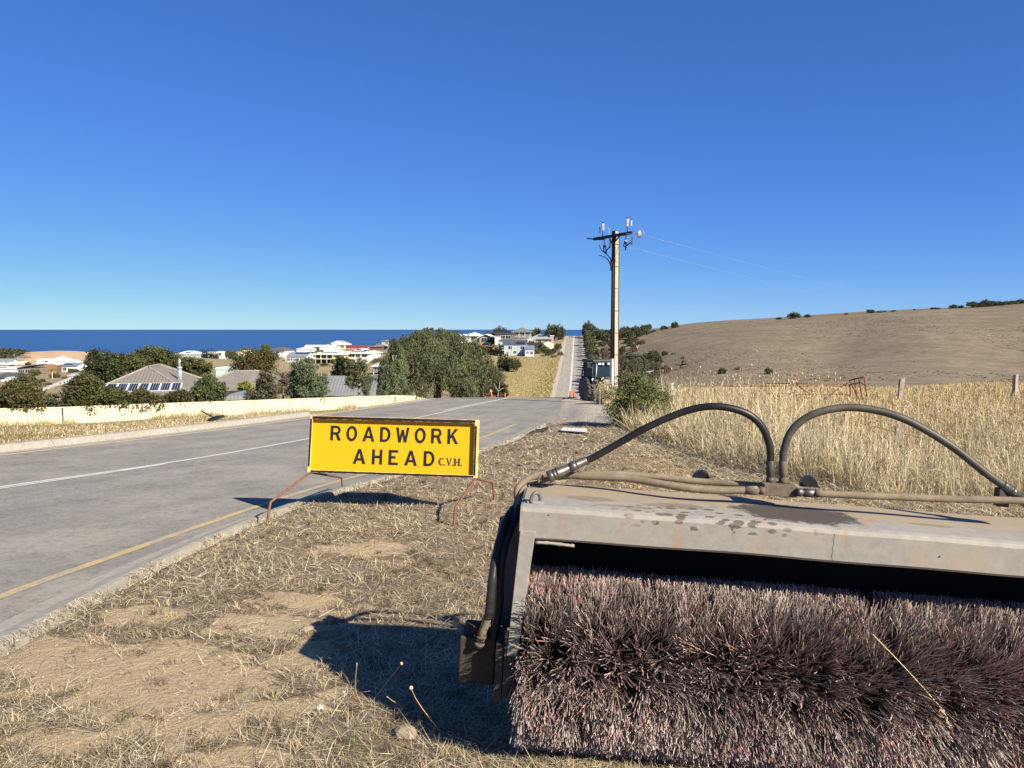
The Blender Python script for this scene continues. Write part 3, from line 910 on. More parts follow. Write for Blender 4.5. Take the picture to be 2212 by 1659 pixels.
# manifold block and the hoses lying on the hood
mc = bl(1684, 1060, 3.20)
mb = MB(); mb.box((mc[0], mc[1] + 0.02, mc[2] + 0.002), (0.138, 0.07, 0.048)); mb.build('hose_manifold', GREASE, broom, bevel=0.003)
for sx_ in (-0.055, 0.0, 0.05):
    mb = MB(); mb.lathe([(0.007, 0), (0.007, 0.006)], 8, (mc[0] + sx_, mc[1] + 0.045, mc[2] + 0.026)); mb.build('manifold_bolt', GREASE, broom)
hz_, _ = hose('dusty_hose', [bl(1635, 1058, 3.2), bl(1560, 1059, 3.2), bl(1490, 1055, 3.22), bl(1420, 1044, 3.27), bl(1350, 1033, 3.33), bl(1265, 1029, 3.38), bl(1190, 1024, 3.42), bl(1146, 1032, 3.42), bl(1119, 1056, 3.38), bl(1118, 1085, 3.33), bl(1106, 1106, 3.28)], 0.0165, RUBDUST, 80)
hose('dusty_hose', [bl(1652, 1051, 3.27), bl(1600, 1046, 3.34), bl(1500, 1039, 3.40), bl(1420, 1030, 3.44), bl(1330, 1024, 3.47), bl(1250, 1026, 3.48), bl(1170, 1036, 3.45), bl(1130, 1060, 3.36), bl(1120, 1110, 3.25)], 0.0150, RUBDUST, 60)
hose('dusty_hose', [bl(1760, 1066, 3.16), bl(1850, 1070, 3.15), bl(1950, 1074, 3.13), bl(2050, 1078, 3.1), bl(2150, 1080, 3.07), bl(2230, 1083, 3.05)], 0.0150, RUBDUST, 40)
for (xa, xb, Y) in ((1652, 1608, 3.2), (1720, 1765, 3.17)):
    a, b = bl(xa, 1060 if xa < 1700 else 1063, Y), bl(xb, 1059 if xa < 1700 else 1066, Y)
    d = Vector(b - a); M = d.to_track_quat('Z', 'Y').to_matrix(); L = d.length
    mb = MB(); mb.lathe([(0.012, 0), (0.018, 0.004), (0.018, 0.022), (0.014, 0.024), (0.014, 0.03), (0.0185, 0.032), (0.0185, L)], 12, a, M); mb.build('hose_ferrule', GREASE if xa < 1700 else NICKEL, broom)
# sleeved hoses running down to the motor
for k_, pts in enumerate(([(1108, 1100, 3.29), (1092, 1130, 3.2), (1074, 1190, 3.13), (1064, 1250, 3.08), (1058, 1310, 3.06), (1054, 1335, 3.06)],
                          [(1122, 1095, 3.27), (1106, 1135, 3.2), (1090, 1180, 3.15), (1080, 1240, 3.12), (1078, 1310, 3.12), (1066, 1380, 3.13), (1058, 1420, 3.16)])):
    mb = MB(); path = bez([bl(*p) for p in pts], 70)
    rad = [0.0185 + 0.0012 * (((i * 2) // 9) % 2) for i in range(len(path))]
    mb.tube(path, rad, 12); mb.build('sleeved_hose', RUBBLK, broom)
hose('dusty_hose', [bl(1054, 1330, 3.06), bl(1048, 1350, 3.07), bl(1040, 1372, 3.08), bl(1036, 1395, 3.12)], 0.0175, RUBDUST, 20)
for (x, y) in ((1049, 1350), (1040, 1376), (1036, 1392)):
    mb = MB(); c_ = bl(x, y, 3.08); mb.lathe([(0.0205, -0.006), (0.0215, 0), (0.0205, 0.006)], 14, c_); mb.build('hose_band', GREASE, broom)
# lifting eyes
def eye(p, r, rr, tilt):
    mb = MB()
    arc = [(p[0], p[1], p[2] - 0.004)]
    path = [np.array([p[0] + r * math.cos(a) * math.cos(tilt), p[1] + r * math.cos(a) * math.sin(tilt), p[2] + r * 1.35 * math.sin(a) + r * 0.35]) for a in np.linspace(-0.35, math.pi + 0.35, 22)]
    mb.tube(path, rr, 8)
    return mb
pe = bl(1157, 1084, 3.06); eye(pe, 0.022, 0.0075, R(35)).build('lifting_eye', mat('eye_grey', (0.13, 0.13, 0.12), 0.6, 0.2, 0.3, 40, 0.2), broom)
mb = MB(); mb.box((pe[0], pe[1], pe[2] - 0.004), (0.07, 0.03, 0.014)); mb.build('eye_base', STEEL, broom, bevel=0.003)
pe = bl(1168, 1041, 3.34); eye(pe, 0.018, 0.005, R(60)).build('lifting_eye', GREASE, broom)
# rubber stops behind the hood
for (x, y, rr_) in ((1513, 1040, 0.042), (1747, 1052, 0.042)):
    c_ = bl(x, y, 3.5)
    mb = MB()
    prof_ = [(math.cos(a) * rr_ * 1.0, math.sin(a) * rr_ * 1.15) for a in np.linspace(math.pi, 0.15, 12)] + [(rr_ * 1.25, 0)]
    fr_v = [(c_[0] + a, c_[1], c_[2] + b) for a, b in prof_]; bk = [(p[0] + 0.01, p[1] + 0.05, p[2]) for p in fr_v]
    k_ = len(prof_); mb.add(fr_v + bk, [tuple(range(k_ - 1, -1, -1)), tuple(range(k_, 2*k_))] + [(i, (i+1) % k_, (i+1) % k_ + k_, i + k_) for i in range(k_)])
    mb.build('rubber_stop', RUBBLK, broom)
c_ = bl(2163, 1080, 3.1)
mb = MB(); mb.box((c_[0], c_[1], c_[2] + 0.012), (0.045, 0.04, 0.075)); mb.build('hose_clamp', DARKST, broom, bevel=0.004)
c_ = bl(1800, 1140, 2.93)
mb = MB(); mb.tube([(c_[0] + 0.0022 * math.sin(i * 1.9) + 0.003 * i / 4, -0.0015 + 0.0006 * i / 12, -0.02 - i * 0.0092) for i in range(13)], 0.0007, 5); mb.build('cracked_seam', STEEL, broom)
for (x, y, s_) in ((1185, 1100, 0.004), (2010, 1190, 0.003), (1420, 1128, 0.0025)):        # bolts and dirt lumps on the lip
    c_ = bl(x, y, 2.96); mb = MB(); mb.lathe([(s_, 0), (s_ * 1.1, 0.002), (s_ * 0.6, 0.004)], 8, (c_[0], 0.003, min(-0.03, c_[2])), Matrix.Rotation(R(90), 3, 'X')); mb.build('rivet', DARKST, broom)

# dry grass stalk caught in the bristles
gs = at(1885, 1370, 2.795); ge = at(2032, 1528, 2.74); gt = at(2053, 1572, 2.735)
st = empty('grass_stalk', tuple(gs)); tag(st, 'single pale dry grass stalk with seed head caught in the bristles', 'grass stalk')
mb = MB(); mb.tube(bez([(0, 0, 0), tuple((ge - gs) * 0.5 + np.array([0, -0.004, 0.004])), tuple(ge - gs)], 12), 0.0017, 5)
STRAW = mat('dry_straw', (0.62, 0.52, 0.29), 0.7, 0, 0.2, 30)
mb.build('stem', STRAW, st)
mb = MB()
rg = np.random.default_rng(3)
for i in range(70):
    t = rg.random(); p = (ge - gs) + (gt - ge) * t + rg.normal(0, 0.0034, 3)
    d = (gt - ge); d = d / np.linalg.norm(d) * 0.009 + rg.normal(0, 0.0025, 3)
    mb.tube([p, p + d * 0.5, p + d], [0.0008, 0.0024, 0.0004], 4)
mb.build('seed_head', STRAW, st)

# ------------------------------------------------------------------ roadwork sign
SY = (8.62, 8.40)
TL, TR, BL_, BR_ = at(674, 899, SY[0]), at(1033, 909, SY[1]), at(669, 1019, SY[0] - 0.10), at(1030, 1031, SY[1] - 0.10)
cB = (BL_ + BR_) / 2
sx3 = Vector((BR_ + TR - BL_ - TL)).normalized()
su = Vector((TL + TR - BL_ - BR_)); su = (su - sx3 * su.dot(sx3)).normalized()
sn = sx3.cross(su)                            # towards the camera
SM = Matrix((sx3, -sn, su)).transposed().to_4x4(); SM.translation = Vector(cB)
SMI = SM.inverted()
sw = (np.linalg.norm(BR_ - BL_) + np.linalg.norm(TR - TL)) / 2; sh = (np.linalg.norm(TL - BL_) + np.linalg.norm(TR - BR_)) / 2
sign = bpy.data.objects.new('roadwork_sign', None); COL.objects.link(sign); sign.matrix_world = SM
tag(sign, 'yellow roadwork ahead sign on rusty bent legs beside the kerb', 'sign')
k = NT('sign_yellow_sheet')
v = k.coord()
wv = k.n('ShaderNodeTexWave', wave_type='BANDS', bands_direction='Z'); wv.inputs['Scale'].default_value = 15; wv.inputs['Distortion'].default_value = 0.3
k.link(v, wv.inputs[0])
scr = k.noise(k.coord((3, 3, 14)), 2.2, 8, 0.75)
c = k.mix(k.ramp(scr, [(0.55, 0.0), (0.75, 0.25)]), (0.70, 0.365, 0.006), (0.74, 0.45, 0.05))
c = k.mix(k.math('MULTIPLY', wv.outputs[1], 0.16), c, (0.56, 0.28, 0.006))
k.base(c); k.b.inputs['Roughness'].default_value = 0.45
SYEL = k.m
SBLK = mat('sign_black_paint', (0.016, 0.016, 0.017), 0.5, 0, 0.4, 20, 0.0)
SBLKW = mat('chipped_black_tape', (0.014, 0.013, 0.013), 0.55, 0, 0.3, 14, 0.0, (0.5, 0.3, 0.02), 0.0)
SFRM = mat('sign_frame_yellow', (0.80, 0.56, 0.20), 0.5, 0, 0.15, 12, 0.0, (0.25, 0.14, 0.06), 0.5)
RUST = mat('rusty_steel', (0.155, 0.068, 0.040), 0.85, 0, 0.35, 26, 0.3, (0.25, 0.125, 0.07), 0.6)
mb = MB(); mb.bbox((-sw/2 + 0.004, 0.0, 0.004), (sw/2 - 0.004, 0.004, sh - 0.004)); mb.build('sign_face', SYEL, sign)
LD = 0.05
for nm, a, b in (('frame_edge', (-sw/2, -LD, sh), (sw/2, 0.02, sh + 0.006)), ('frame_edge', (-sw/2, -LD, -0.006), (sw/2, 0.02, 0.0)),
                 ('frame_edge', (-sw/2 - 0.006, -LD, -0.006), (-sw/2, 0.02, sh + 0.006)), ('frame_edge', (sw/2, -LD, -0.006), (sw/2 + 0.006, 0.02, sh + 0.006))):
    MB().bbox(a, b).build(nm, SFRM, sign)
rg = np.random.default_rng(8)
def tape(a, b, w, vert):
    """worn black border strip on the lip, ragged edge"""
    n_ = 70; mb = MB()
    top = []; bot = []
    for i in range(n_ + 1):
        t = i / n_; j1, j2 = rg.uniform(0, 0.0035), rg.uniform(0, 0.003)
        p = a + (b - a) * t
        if vert:
            bot.append((p[0] + j1, p[1], p[2])); top.append((p[0] + w - j2, p[1], p[2]))
        else:
            bot.append((p[0], p[1], p[2] + j1)); top.append((p[0], p[1], p[2] + w - j2))
    mb.add(bot + top, [(i, i + 1, n_ + 2 + i, n_ + 1 + i) if not vert else (i, n_ + 1 + i, n_ + 2 + i, i + 1) for i in range(n_)])
    return mb
lips = MB()                                   # front lip returning over the face
lips.bbox((-sw/2, -LD - 0.003, sh - 0.031), (sw/2, -LD, sh + 0.006)); lips.build('frame_lip', SFRM, sign)
lips = MB(); lips.bbox((-sw/2 + 0.001, -LD - 0.003, -0.006), (sw/2 - 0.001, -LD, 0.024)); lips.build('frame_lip', SFRM, sign)
lips = MB(); lips.bbox((-sw/2 - 0.006, -LD - 0.0035, 0.0245), (-sw/2 + 0.026, -LD, sh - 0.0315)); lips.build('frame_lip', SFRM, sign)
lips = MB(); lips.bbox((sw/2 - 0.034, -LD - 0.0035, 0.0245), (sw/2 + 0.006, -LD, sh - 0.0315)); lips.build('frame_lip', SFRM, sign)
A = np.array
tape(A([-sw/2 + 0.02, -LD - 0.0055, sh - 0.030]), A([sw/2 - 0.03, -LD - 0.0055, sh - 0.030]), 0.033, False).build('border_tape', SBLKW, sign)
tape(A([-sw/2 + 0.03, -LD - 0.0055, -0.005]), A([sw/2 - 0.03, -LD - 0.0055, -0.005]), 0.025, False).build('border_tape', SBLKW, sign)
tape(A([-sw/2 - 0.005, -LD - 0.0055, 0.06]), A([-sw/2 - 0.005, -LD - 0.0055, sh - 0.03]), 0.024, True).build('border_tape', SBLKW, sign)
tape(A([sw/2 - 0.032, -LD - 0.0055, 0.02]), A([sw/2 - 0.032, -LD - 0.0055, sh - 0.06]), 0.024, True).build('border_tape', SBLKW, sign)
def stroke_letter(ch):
    """highway style capitals as polygons in a 0..1 high box; returns list of (outer, holes) and width"""
    s = 0.205
    if ch == 'A':
        return [[(0, 0), (0.36, 1), (0.56, 1), (0.92, 0), (0.70, 0), (0.63, 0.22), (0.29, 0.22), (0.22, 0)]], [[(0.345, 0.38), (0.575, 0.38), (0.46, 0.77)]], 0.92
    if ch == 'H':
        return [[(0, 0), (0, 1), (s, 1), (s, 0.59), (0.55, 0.59), (0.55, 1), (0.74, 1), (0.74, 0), (0.55, 0), (0.55, 0.42), (s, 0.42), (s, 0)]], [], 0.74
    if ch == 'E':
        return [[(0, 0), (0, 1), (0.68, 1), (0.68, 0.83), (s, 0.83), (s, 0.595), (0.50, 0.595), (0.50, 0.43), (s, 0.43), (s, 0.17), (0.68, 0.17), (0.68, 0)]], [], 0.68
    if ch == 'K':
        return [[(0, 0), (0, 1), (s, 1), (s, 0.56), (0.53, 1), (0.77, 1), (0.44, 0.60), (0.80, 0), (0.57, 0), (0.31, 0.44), (s, 0.30), (s, 0)]], [], 0.80
    if ch == 'W':
        return [[(0, 1), (0.20, 1), (0.30, 0.36), (0.42, 0.86), (0.58, 0.86), (0.70, 0.36), (0.80, 1), (1.0, 1), (0.80, 0), (0.61, 0), (0.50, 0.50), (0.39, 0), (0.20, 0)]], [], 1.0
    def arc(cx, cy, rx, ry, a0, a1, n):
        return [(cx + rx * math.cos(R(a0 + (a1 - a0) * i / n)), cy + ry * math.sin(R(a0 + (a1 - a0) * i / n))) for i in range(n + 1)]
    if ch == 'O':
        return [arc(0.41, 0.5, 0.41, 0.52, 90, 450, 28)[:-1]], [arc(0.41, 0.5, 0.215, 0.335, 90, 450, 28)[:-1]], 0.82
    if ch == 'D':
        return [[(0, 0), (0, 1)] + arc(0.36, 0.5, 0.42, 0.5, 90, -90, 16)], [[(s, 0.17), (s, 0.83)] + arc(0.35, 0.5, 0.235, 0.33, 90, -90, 14)], 0.78
    if ch == 'R':
        return [[(0, 0), (0, 1)] + arc(0.46, 0.70, 0.30, 0.30, 90, -60, 14) + [(0.80, 0), (0.57, 0), (0.40, 0.39), (s, 0.39), (s, 0)]], [[(s, 0.56), (s, 0.84)] + arc(0.44, 0.70, 0.14, 0.14, 90, -90, 8)], 0.80
    if ch == 'C':
        return [arc(0.42, 0.5, 0.42, 0.52, 40, 320, 22) + arc(0.45, 0.5, 0.18, 0.40, 315, 45, 22)], [], 0.80
    if ch == 'V':
        return [[(0, 1), (0.34, 1), (0.30, 0.94), (0.50, 0.30), (0.62, 0.94), (0.56, 1), (0.86, 1), (0.78, 0.94), (0.50, 0), (0.38, 0), (0.10, 0.94)]], [], 0.86
    if ch == 'h':
        return [[(0, 0), (0, 0.08), (0.09, 0.10), (0.09, 0.9), (0, 0.92), (0, 1), (0.38, 1), (0.38, 0)], [(0.41, 0.43), (0.41, 0.56), (0.58, 0.56), (0.58, 0.43)], [(0.61, 0), (0.61, 1), (0.99, 1), (0.99, 0.92), (0.90, 0.9), (0.90, 0.1), (0.99, 0.08), (0.99, 0)]], [], 0.99
    if ch == '.':
        return [[(0, 0), (0, 0.17), (0.17, 0.17), (0.17, 0)]], [], 0.17
def lettering(text, x0, z0, hgt, gap, m, yoff, wscale=1.0):
    for ch in text:
        outs, holes, w = stroke_letter(ch)
        cu = bpy.data.curves.new('letter', 'CURVE'); cu.dimensions = '2D'; cu.fill_mode = 'BOTH'; cu.extrude = 0.0006
        for poly in outs + holes:
            sp = cu.splines.new('POLY'); sp.points.add(len(poly) - 1)
            for p_, (a, b) in zip(sp.points, poly):
                p_.co = (x0 + a * hgt * wscale, z0 + b * hgt, 0, 1)
            sp.use_cyclic_u = True
        tmp = bpy.data.objects.new('letter', cu); COL.objects.link(tmp)
        dg = bpy.context.evaluated_depsgraph_get(); dg.update()
        me = bpy.data.meshes.new_from_object(tmp.evaluated_get(dg))
        bpy.data.objects.remove(tmp)
        me.transform(Matrix.Rotation(math.pi / 2, 4, 'X')); me.transform(Matrix.Translation((0, yoff, 0)))
        me.materials.clear()
        link('letter', me, m, sign)
        x0 += w * hgt * wscale + gap
def sp_(x, y):
    """photo point on the sign plane -> local x, z"""
    d = Vector(ray(x, y)); o = SMI @ Vector((0, 0, CAMZ)); dl = SMI.to_3x3() @ d
    t = -o.y / dl.y
    return o.x + dl.x * t, o.z + dl.z * t
def d4(px, py):
    return (1200 + px / 2.9493) * 0.5486, (1600 + py / 2.9493) * 0.5486
xa, za = sp_(*d4(297, 388)); xb, zb = sp_(*d4(300, 216)); xk, zk = sp_(*d4(1782, 446))
hg = zb - za
tot = sum(stroke_letter(c_)[2] for c_ in 'ROADWORK') * hg * 0.92
lettering('ROADWORK', xa, (za + zk) / 2, hg, (xk - xa - tot) / 7, SBLK, -0.0028, 0.92)
xa, za = sp_(*d4(558, 663)); xb, zb = sp_(*d4(640, 492)); xk, zk = sp_(*d4(1505, 700))
tot = sum(stroke_letter(c_)[2] for c_ in 'AHEAD') * hg * 0.95
lettering('AHEAD', xa, (za + zk) / 2, hg, (xk - xa - tot) / 4, SBLK, -0.0028, 0.95)
xa, za = sp_(*d4(1552, 686)); xk, zk = sp_(*d4(1825, 694))
h2 = hg * 0.50
tot = sum(stroke_letter(c_)[2] for c_ in 'C.V.h.') * h2
lettering('C.V.h.', xa, (za + zk) / 2, h2, (xk - xa - tot) / 5, mat('stencil_grey_paint', (0.06, 0.055, 0.035), 0.6), -0.0028)
for (px, py, ln, an) in ((1220, 440, 0.045, 52), (1470, 460, 0.015, 80), (1466, 228, 0.03, 75), (900, 206, 0.03, -6)):   # scuffs
    x_, z_ = sp_(*d4(px, py)); c_, s_ = math.cos(R(an)), math.sin(R(an))
    mb = MB(); mb.add([(x_ - c_*ln/2, -0.0025, z_ - s_*ln/2), (x_ + s_*0.004, -0.0025, z_ - c_*0.004), (x_ + c_*ln/2, -0.0025, z_ + s_*ln/2), (x_ - s_*0.002, -0.0025, z_ + c_*0.002)], [(0, 1, 2, 3)])
    mb.build('scuff_mark', mat('scuff', (0.25, 0.13, 0.01), 0.7), sign)
# legs: four bent rods meeting at the lower corners
def leg(apex, knee, foot):
    pts = [apex, apex + (knee - apex) * 0.5, apex + (knee - apex) * 0.93, knee + (foot - knee) * 0.12, foot]
    mb = MB(); mb.tube([tuple(SMI @ Vector(p)) for p in bez(pts, 24)], 0.0135, 8)
    mb.build('leg', RUST, sign)
def gp(x, y, off=0.0):
    X_, Y_, Z_ = on_ground(x, y); return np.array([X_, Y_, gz(X_, Y_) - 0.03])
fLF, fLB, fRF, fRB = gp(577, 1127), gp(741, 1062), gp(980, 1137), gp(1068, 1080)
aL = at(671, 1020, SY[0] - 0.11); aR = at(1028, 1033, SY[1] - 0.11)
leg(aL, at(584, 1085, fLF[1] + 0.03), fLF)
leg(aL, at(738, 1032, fLB[1] - 0.03), fLB)
leg(aR, at(983, 1098, fRF[1] + 0.03), fRF)
leg(aR, at(1064, 1043, fRB[1] - 0.03), fRB)
# ------------------------------------------------------------------ buildings
def cm(c, rough=0.75, var=0.08, scale=2.0, **kw):
    return mat('paint_%02x%02x%02x' % tuple(int(min(1, q) * 255) for q in c) + ('r' if rough != 0.75 else ''), c, rough, 0, var, scale, **kw)
GLASS = mat('window_glass_dark', (0.025, 0.032, 0.04), 0.12, 0, 0.2, 1.0)
SOLAR = mat('solar_panel_glass', (0.018, 0.026, 0.06), 0.18, 0, 0.2, 1.5)
WHITE = (0.80, 0.80, 0.77)
FRAME = mat('white_frame_paint', (0.78, 0.78, 0.75), 0.6)
def rough_roof(name, col, ribs=True):
    if name in MATS: return MATS[name]
    k = NT(name)
    v = k.coord()
    n1 = k.noise(v, 1.2, 5)
    c = k.ramp(n1, [(0.3, tuple(q * 0.88 for q in col)), (0.7, tuple(min(1, q * 1.1) for q in col))])
    k.base(c); k.b.inputs['Roughness'].default_value = 0.55
    w = k.n('ShaderNodeTexWave', wave_type='BANDS', bands_direction='X'); w.inputs['Scale'].default_value = 1.3
    k.link(v, w.inputs[0]); k.bump(w.outputs[1], 0.35, 0.05)
    MATS[name] = k.m
    return k.m

def roof_hip(W, D, H, o, pitch, thick=0.18):
    x, y0, y1 = W/2 + o, -o, D + o
    w2, d2 = x, (y1 - y0) / 2; ym = (y0 + y1) / 2
    if w2 >= d2:
        rz = H + d2 * pitch; a, b = (-(w2 - d2), ym, rz), ((w2 - d2), ym, rz)
    else:
        rz = H + w2 * pitch; a, b = (0, y0 + w2, rz), (0, y1 - w2, rz)
    e = [(-x, y0, H), (x, y0, H), (x, y1, H), (-x, y1, H)]
    lo = [(p[0], p[1], p[2] - thick) for p in e]
    mb = MB()
    P = e + [a, b] + lo
    if w2 >= d2:
        fs = [(0, 1, 5, 4), (1, 2, 5), (2, 3, 4, 5), (3, 0, 4)]
    else:
        fs = [(0, 1, 4), (1, 2, 5, 4), (2, 3, 5), (3, 0, 4, 5)]
    fs += [(0, 6, 7, 1), (1, 7, 8, 2), (2, 8, 9, 3), (3, 9, 6, 0), (9, 8, 7, 6)]
    mb.add(P, fs)
    return mb, rz, (w2 >= d2)
def roof_gable(W, D, H, o, pitch, axis='x', thick=0.18):
    """ridge along axis"""
    x, y0, y1 = W/2 + o, -o, D + o
    ym = (y0 + y1) / 2
    mb = MB()
    if axis == 'x':
        rz = H + (y1 - y0) / 2 * pitch
        T = [(-x, y0, H), (x, y0, H), (x, ym, rz), (-x, ym, rz), (x, y1, H), (-x, y1, H)]
        B = [(p[0], p[1], p[2] - thick) for p in T]
        mb.add(T + B, [(0, 1, 2, 3), (3, 2, 4, 5), (6, 9, 8, 7), (9, 11, 10, 8), (0, 6, 7, 1), (4, 10, 11, 5), (1, 7, 8, 2), (2, 8, 10, 4), (3, 9, 6, 0), (5, 11, 9, 3)])
    else:
        rz = H + x * pitch
        T = [(-x, y0, H), (0, y0, rz), (x, y0, H), (-x, y1, H), (0, y1, rz), (x, y1, H)]
        B = [(p[0], p[1], p[2] - thick) for p in T]
        mb.add(T + B, [(0, 1, 4, 3), (1, 2, 5, 4), (6, 9, 10, 7), (7, 10, 11, 8), (0, 6, 7, 1), (1, 7, 8, 2), (3, 4, 10, 9), (4, 5, 11, 10), (0, 3, 9, 6), (2, 8, 11, 5)])
    return mb, rz

def window(root, x, z, w, h, y=-0.02, kind='window', panes=2, fm=None):
    """x left, z bottom, on the front wall (y = 0)"""
    mb = MB()
    t = 0.07
    for a, b in (((x, y - 0.05, z), (x + w, y + 0.03, z + t)), ((x, y - 0.05, z + h - t), (x + w, y + 0.03, z + h)), ((x, y - 0.05, z + t), (x + t, y + 0.03, z + h - t)), ((x + w - t, y - 0.05, z + t), (x + w, y + 0.03, z + h - t))):
        mb.bbox(a, b)
    for i in range(1, panes):
        xm = x + w * i / panes
        mb.bbox((xm - t/2, y - 0.045, z + t), (xm + t/2, y + 0.03, z + h - t))
    g = MB(); g.bbox((x + 0.02, y - 0.005, z + 0.02), (x + w - 0.02, y + 0.025, z + h - 0.02))
    wo_ = g.build(kind, GLASS, root)
    mb.build('frame', fm or FRAME, wo_)
    return wo_
def window_side(root, W, yy, z, w, h, side=1):
    x = side * W / 2
    g = MB(); g.bbox((x - 0.02, yy, z), (x + 0.03 * side + 0.0, yy + w, z + h))
    return g.build('window', GLASS, root)

HN = 0
def house(name, px, py, Y, Wd, Dm, H, wall, roof, label, cat='house', rtype='hip', pitch=0.42, o=0.5, rz=0.0, wins=(), swins=(), solar=(), axis='x', group=None, found=2.5, ribs=True, scale=None):
    """px = photo column of the front's middle, py = row of its base; Wd = apparent width in photo units, rest metres"""
    p = at(px, py, Y)
    W = Wd * Y / F
    root = empty(name, tuple(p), rz, label, cat, group)
    wm = cm(wall)
    mb = MB(); mb.bbox((-W/2, 0, -found), (W/2, Dm, H))
    if rtype == 'gable':
        rp = (W/2) * pitch if axis == 'y' else (Dm/2) * pitch
        if axis == 'y':
            mb.add([(-W/2, 0, H), (W/2, 0, H), (0, 0, H + rp), (-W/2, Dm, H), (W/2, Dm, H), (0, Dm, H + rp)], [(0, 1, 2), (4, 3, 5)])
        else:
            mb.add([(-W/2, 0, H), (-W/2, Dm, H), (-W/2, Dm/2, H + rp), (W/2, 0, H), (W/2, Dm, H), (W/2, Dm/2, H + rp)], [(1, 0, 2), (3, 4, 5)])
    mb.build('wall', wm, root)
    rm = rough_roof('roof_%02x%02x%02x' % tuple(int(q * 255) for q in roof), roof)
    front = lambda x, t: None
    if rtype == 'hip':
        mb, rzz, wide = roof_hip(W, Dm, H, o, pitch)
        half = (Dm + 2*o) / 2 if wide else W/2 + o
    elif rtype == 'gable':
        mb, rzz = roof_gable(W, Dm, H, o, pitch, axis); half = (Dm + 2*o) / 2
    elif rtype == 'skillion':
        mb = MB(); mb.slab([(-W/2 - o, -o, H + 0.25), (W/2 + o, -o, H + 0.25), (W/2 + o, Dm + o, H + 0.25 + pitch * Dm), (-W/2 - o, Dm + o, H + 0.25 + pitch * Dm)], (0, -pitch, 1), 0.22); half = Dm
    elif rtype == 'side':                     # skillion rising to the right
        mb = MB(); mb.slab([(-W/2 - o, -o, H), (W/2 + o, -o, H + pitch * W), (W/2 + o, Dm + o, H + pitch * W), (-W/2 - o, Dm + o, H)], (-pitch, 0, 1), 0.22); half = Dm
    else:
        mb = MB(); mb.bbox((-W/2 - o, -o, H), (W/2 + o, Dm + o, H + 0.3)); half = Dm
    rf = mb.build('roof', rm, root)
    for wn in wins:
        x, z, w, h = wn[:4]
        window(root, x * W - W/2, z, w, h, panes=wn[4] if len(wn) > 4 else 2)
    for (yy, z, w, h) in swins:
        window_side(root, W, yy, z, w, h)
    ang = math.atan(pitch)
    for (x, t, n_, rows) in solar:             # n_ panels wide on the front slope, starting at x (fraction), t up the slope
        for j in range(rows):
            mb = MB()
            for i in range(n_):
                cx_ = x * W - W/2 + i * 1.05; s0 = t * half / math.cos(ang) + j * 1.7
                q = []
                for (du, dv) in ((0, 0), (1.0, 0), (1.0, 1.62), (0, 1.62)):
                    s_ = s0 + dv; q.append((cx_ + du, -o + s_ * math.cos(ang), H + s_ * math.sin(ang) + 0.08))
                mb.slab(q, (0, -math.sin(ang), math.cos(ang)), 0.04)
            so = mb.build('solar_array', SOLAR, rf); so['kind'] = 'stuff'
    return root, W, rf

def deck(root, x0, x1, z, d, posts=4, rail=True, col=(0.78, 0.76, 0.70), zb=-2.5, roofed=None):
    m = cm(col)
    mb = MB(); mb.bbox((x0, -d, z - 0.15), (x1, -0.03, z)); mb.build('balcony_floor', m, root)
    for i in range(posts):
        x = x0 + 0.08 + (x1 - x0 - 0.16) * i / max(1, posts - 1)
        mb = MB(); mb.bbox((x - 0.07, -d + 0.03, zb), (x + 0.07, -d + 0.17, roofed if roofed else z - 0.15)); mb.build('post', m, root)
    if rail:
        mb = MB(); mb.bbox((x0, -d + 0.02, z + 0.9), (x1, -d + 0.08, z + 1.0)); mb.bbox((x0, -d + 0.03, z + 0.45), (x1, -d + 0.07, z + 0.5)); mb.bbox((x0, -d + 0.03, z + 0.001), (x1, -d + 0.07, z + 0.06))
        mb.build('railing', m, root)

# --- the tiled house below the fence
TILE = (0.19, 0.172, 0.152)
tl_m = mat('concrete_roof_tile', TILE, 0.85, 0, 0.22, 3.0, 0.0, (0.13, 0.118, 0.105), 0.6)
hp = at(296, 851, 74)
th = empty('tiled_house', tuple(hp), R(13)); tag(th, 'house with grey tiled hip roof, eight solar panels and a steel flue', 'house')
HW, HDp = 9.6, 15.0
mb = MB(); mb.bbox((-HW/2 + 0.6, 0.6, -4.5), (HW/2 - 0.6, HDp, -0.05)); mb.build('wall', cm((0.42, 0.36, 0.28)), th)
p_ = 0.50
rmb, rz_, _w = roof_hip(HW, HDp, 0.0, 0.0, p_, 0.2)
rf = rmb.build('roof', tl_m, th)
WX, WY, WZ = HW/2 + 4.4, 5.6, -0.05
mb = MB(); mb.bbox((WX - 4.6, WY + 0.5, -4.5), (WX + 4.6, WY + 8.5, WZ - 0.15)); mb.build('wall', cm((0.42, 0.36, 0.28)), th)
r2, rz2, _w = roof_hip(11.0, 7.6, 0.0, 0.3, 0.40, 0.2)
r2.v = [(x + WX, y + WY, z + WZ) for x, y, z in r2.v]
r2.build('roof', tl_m, th)
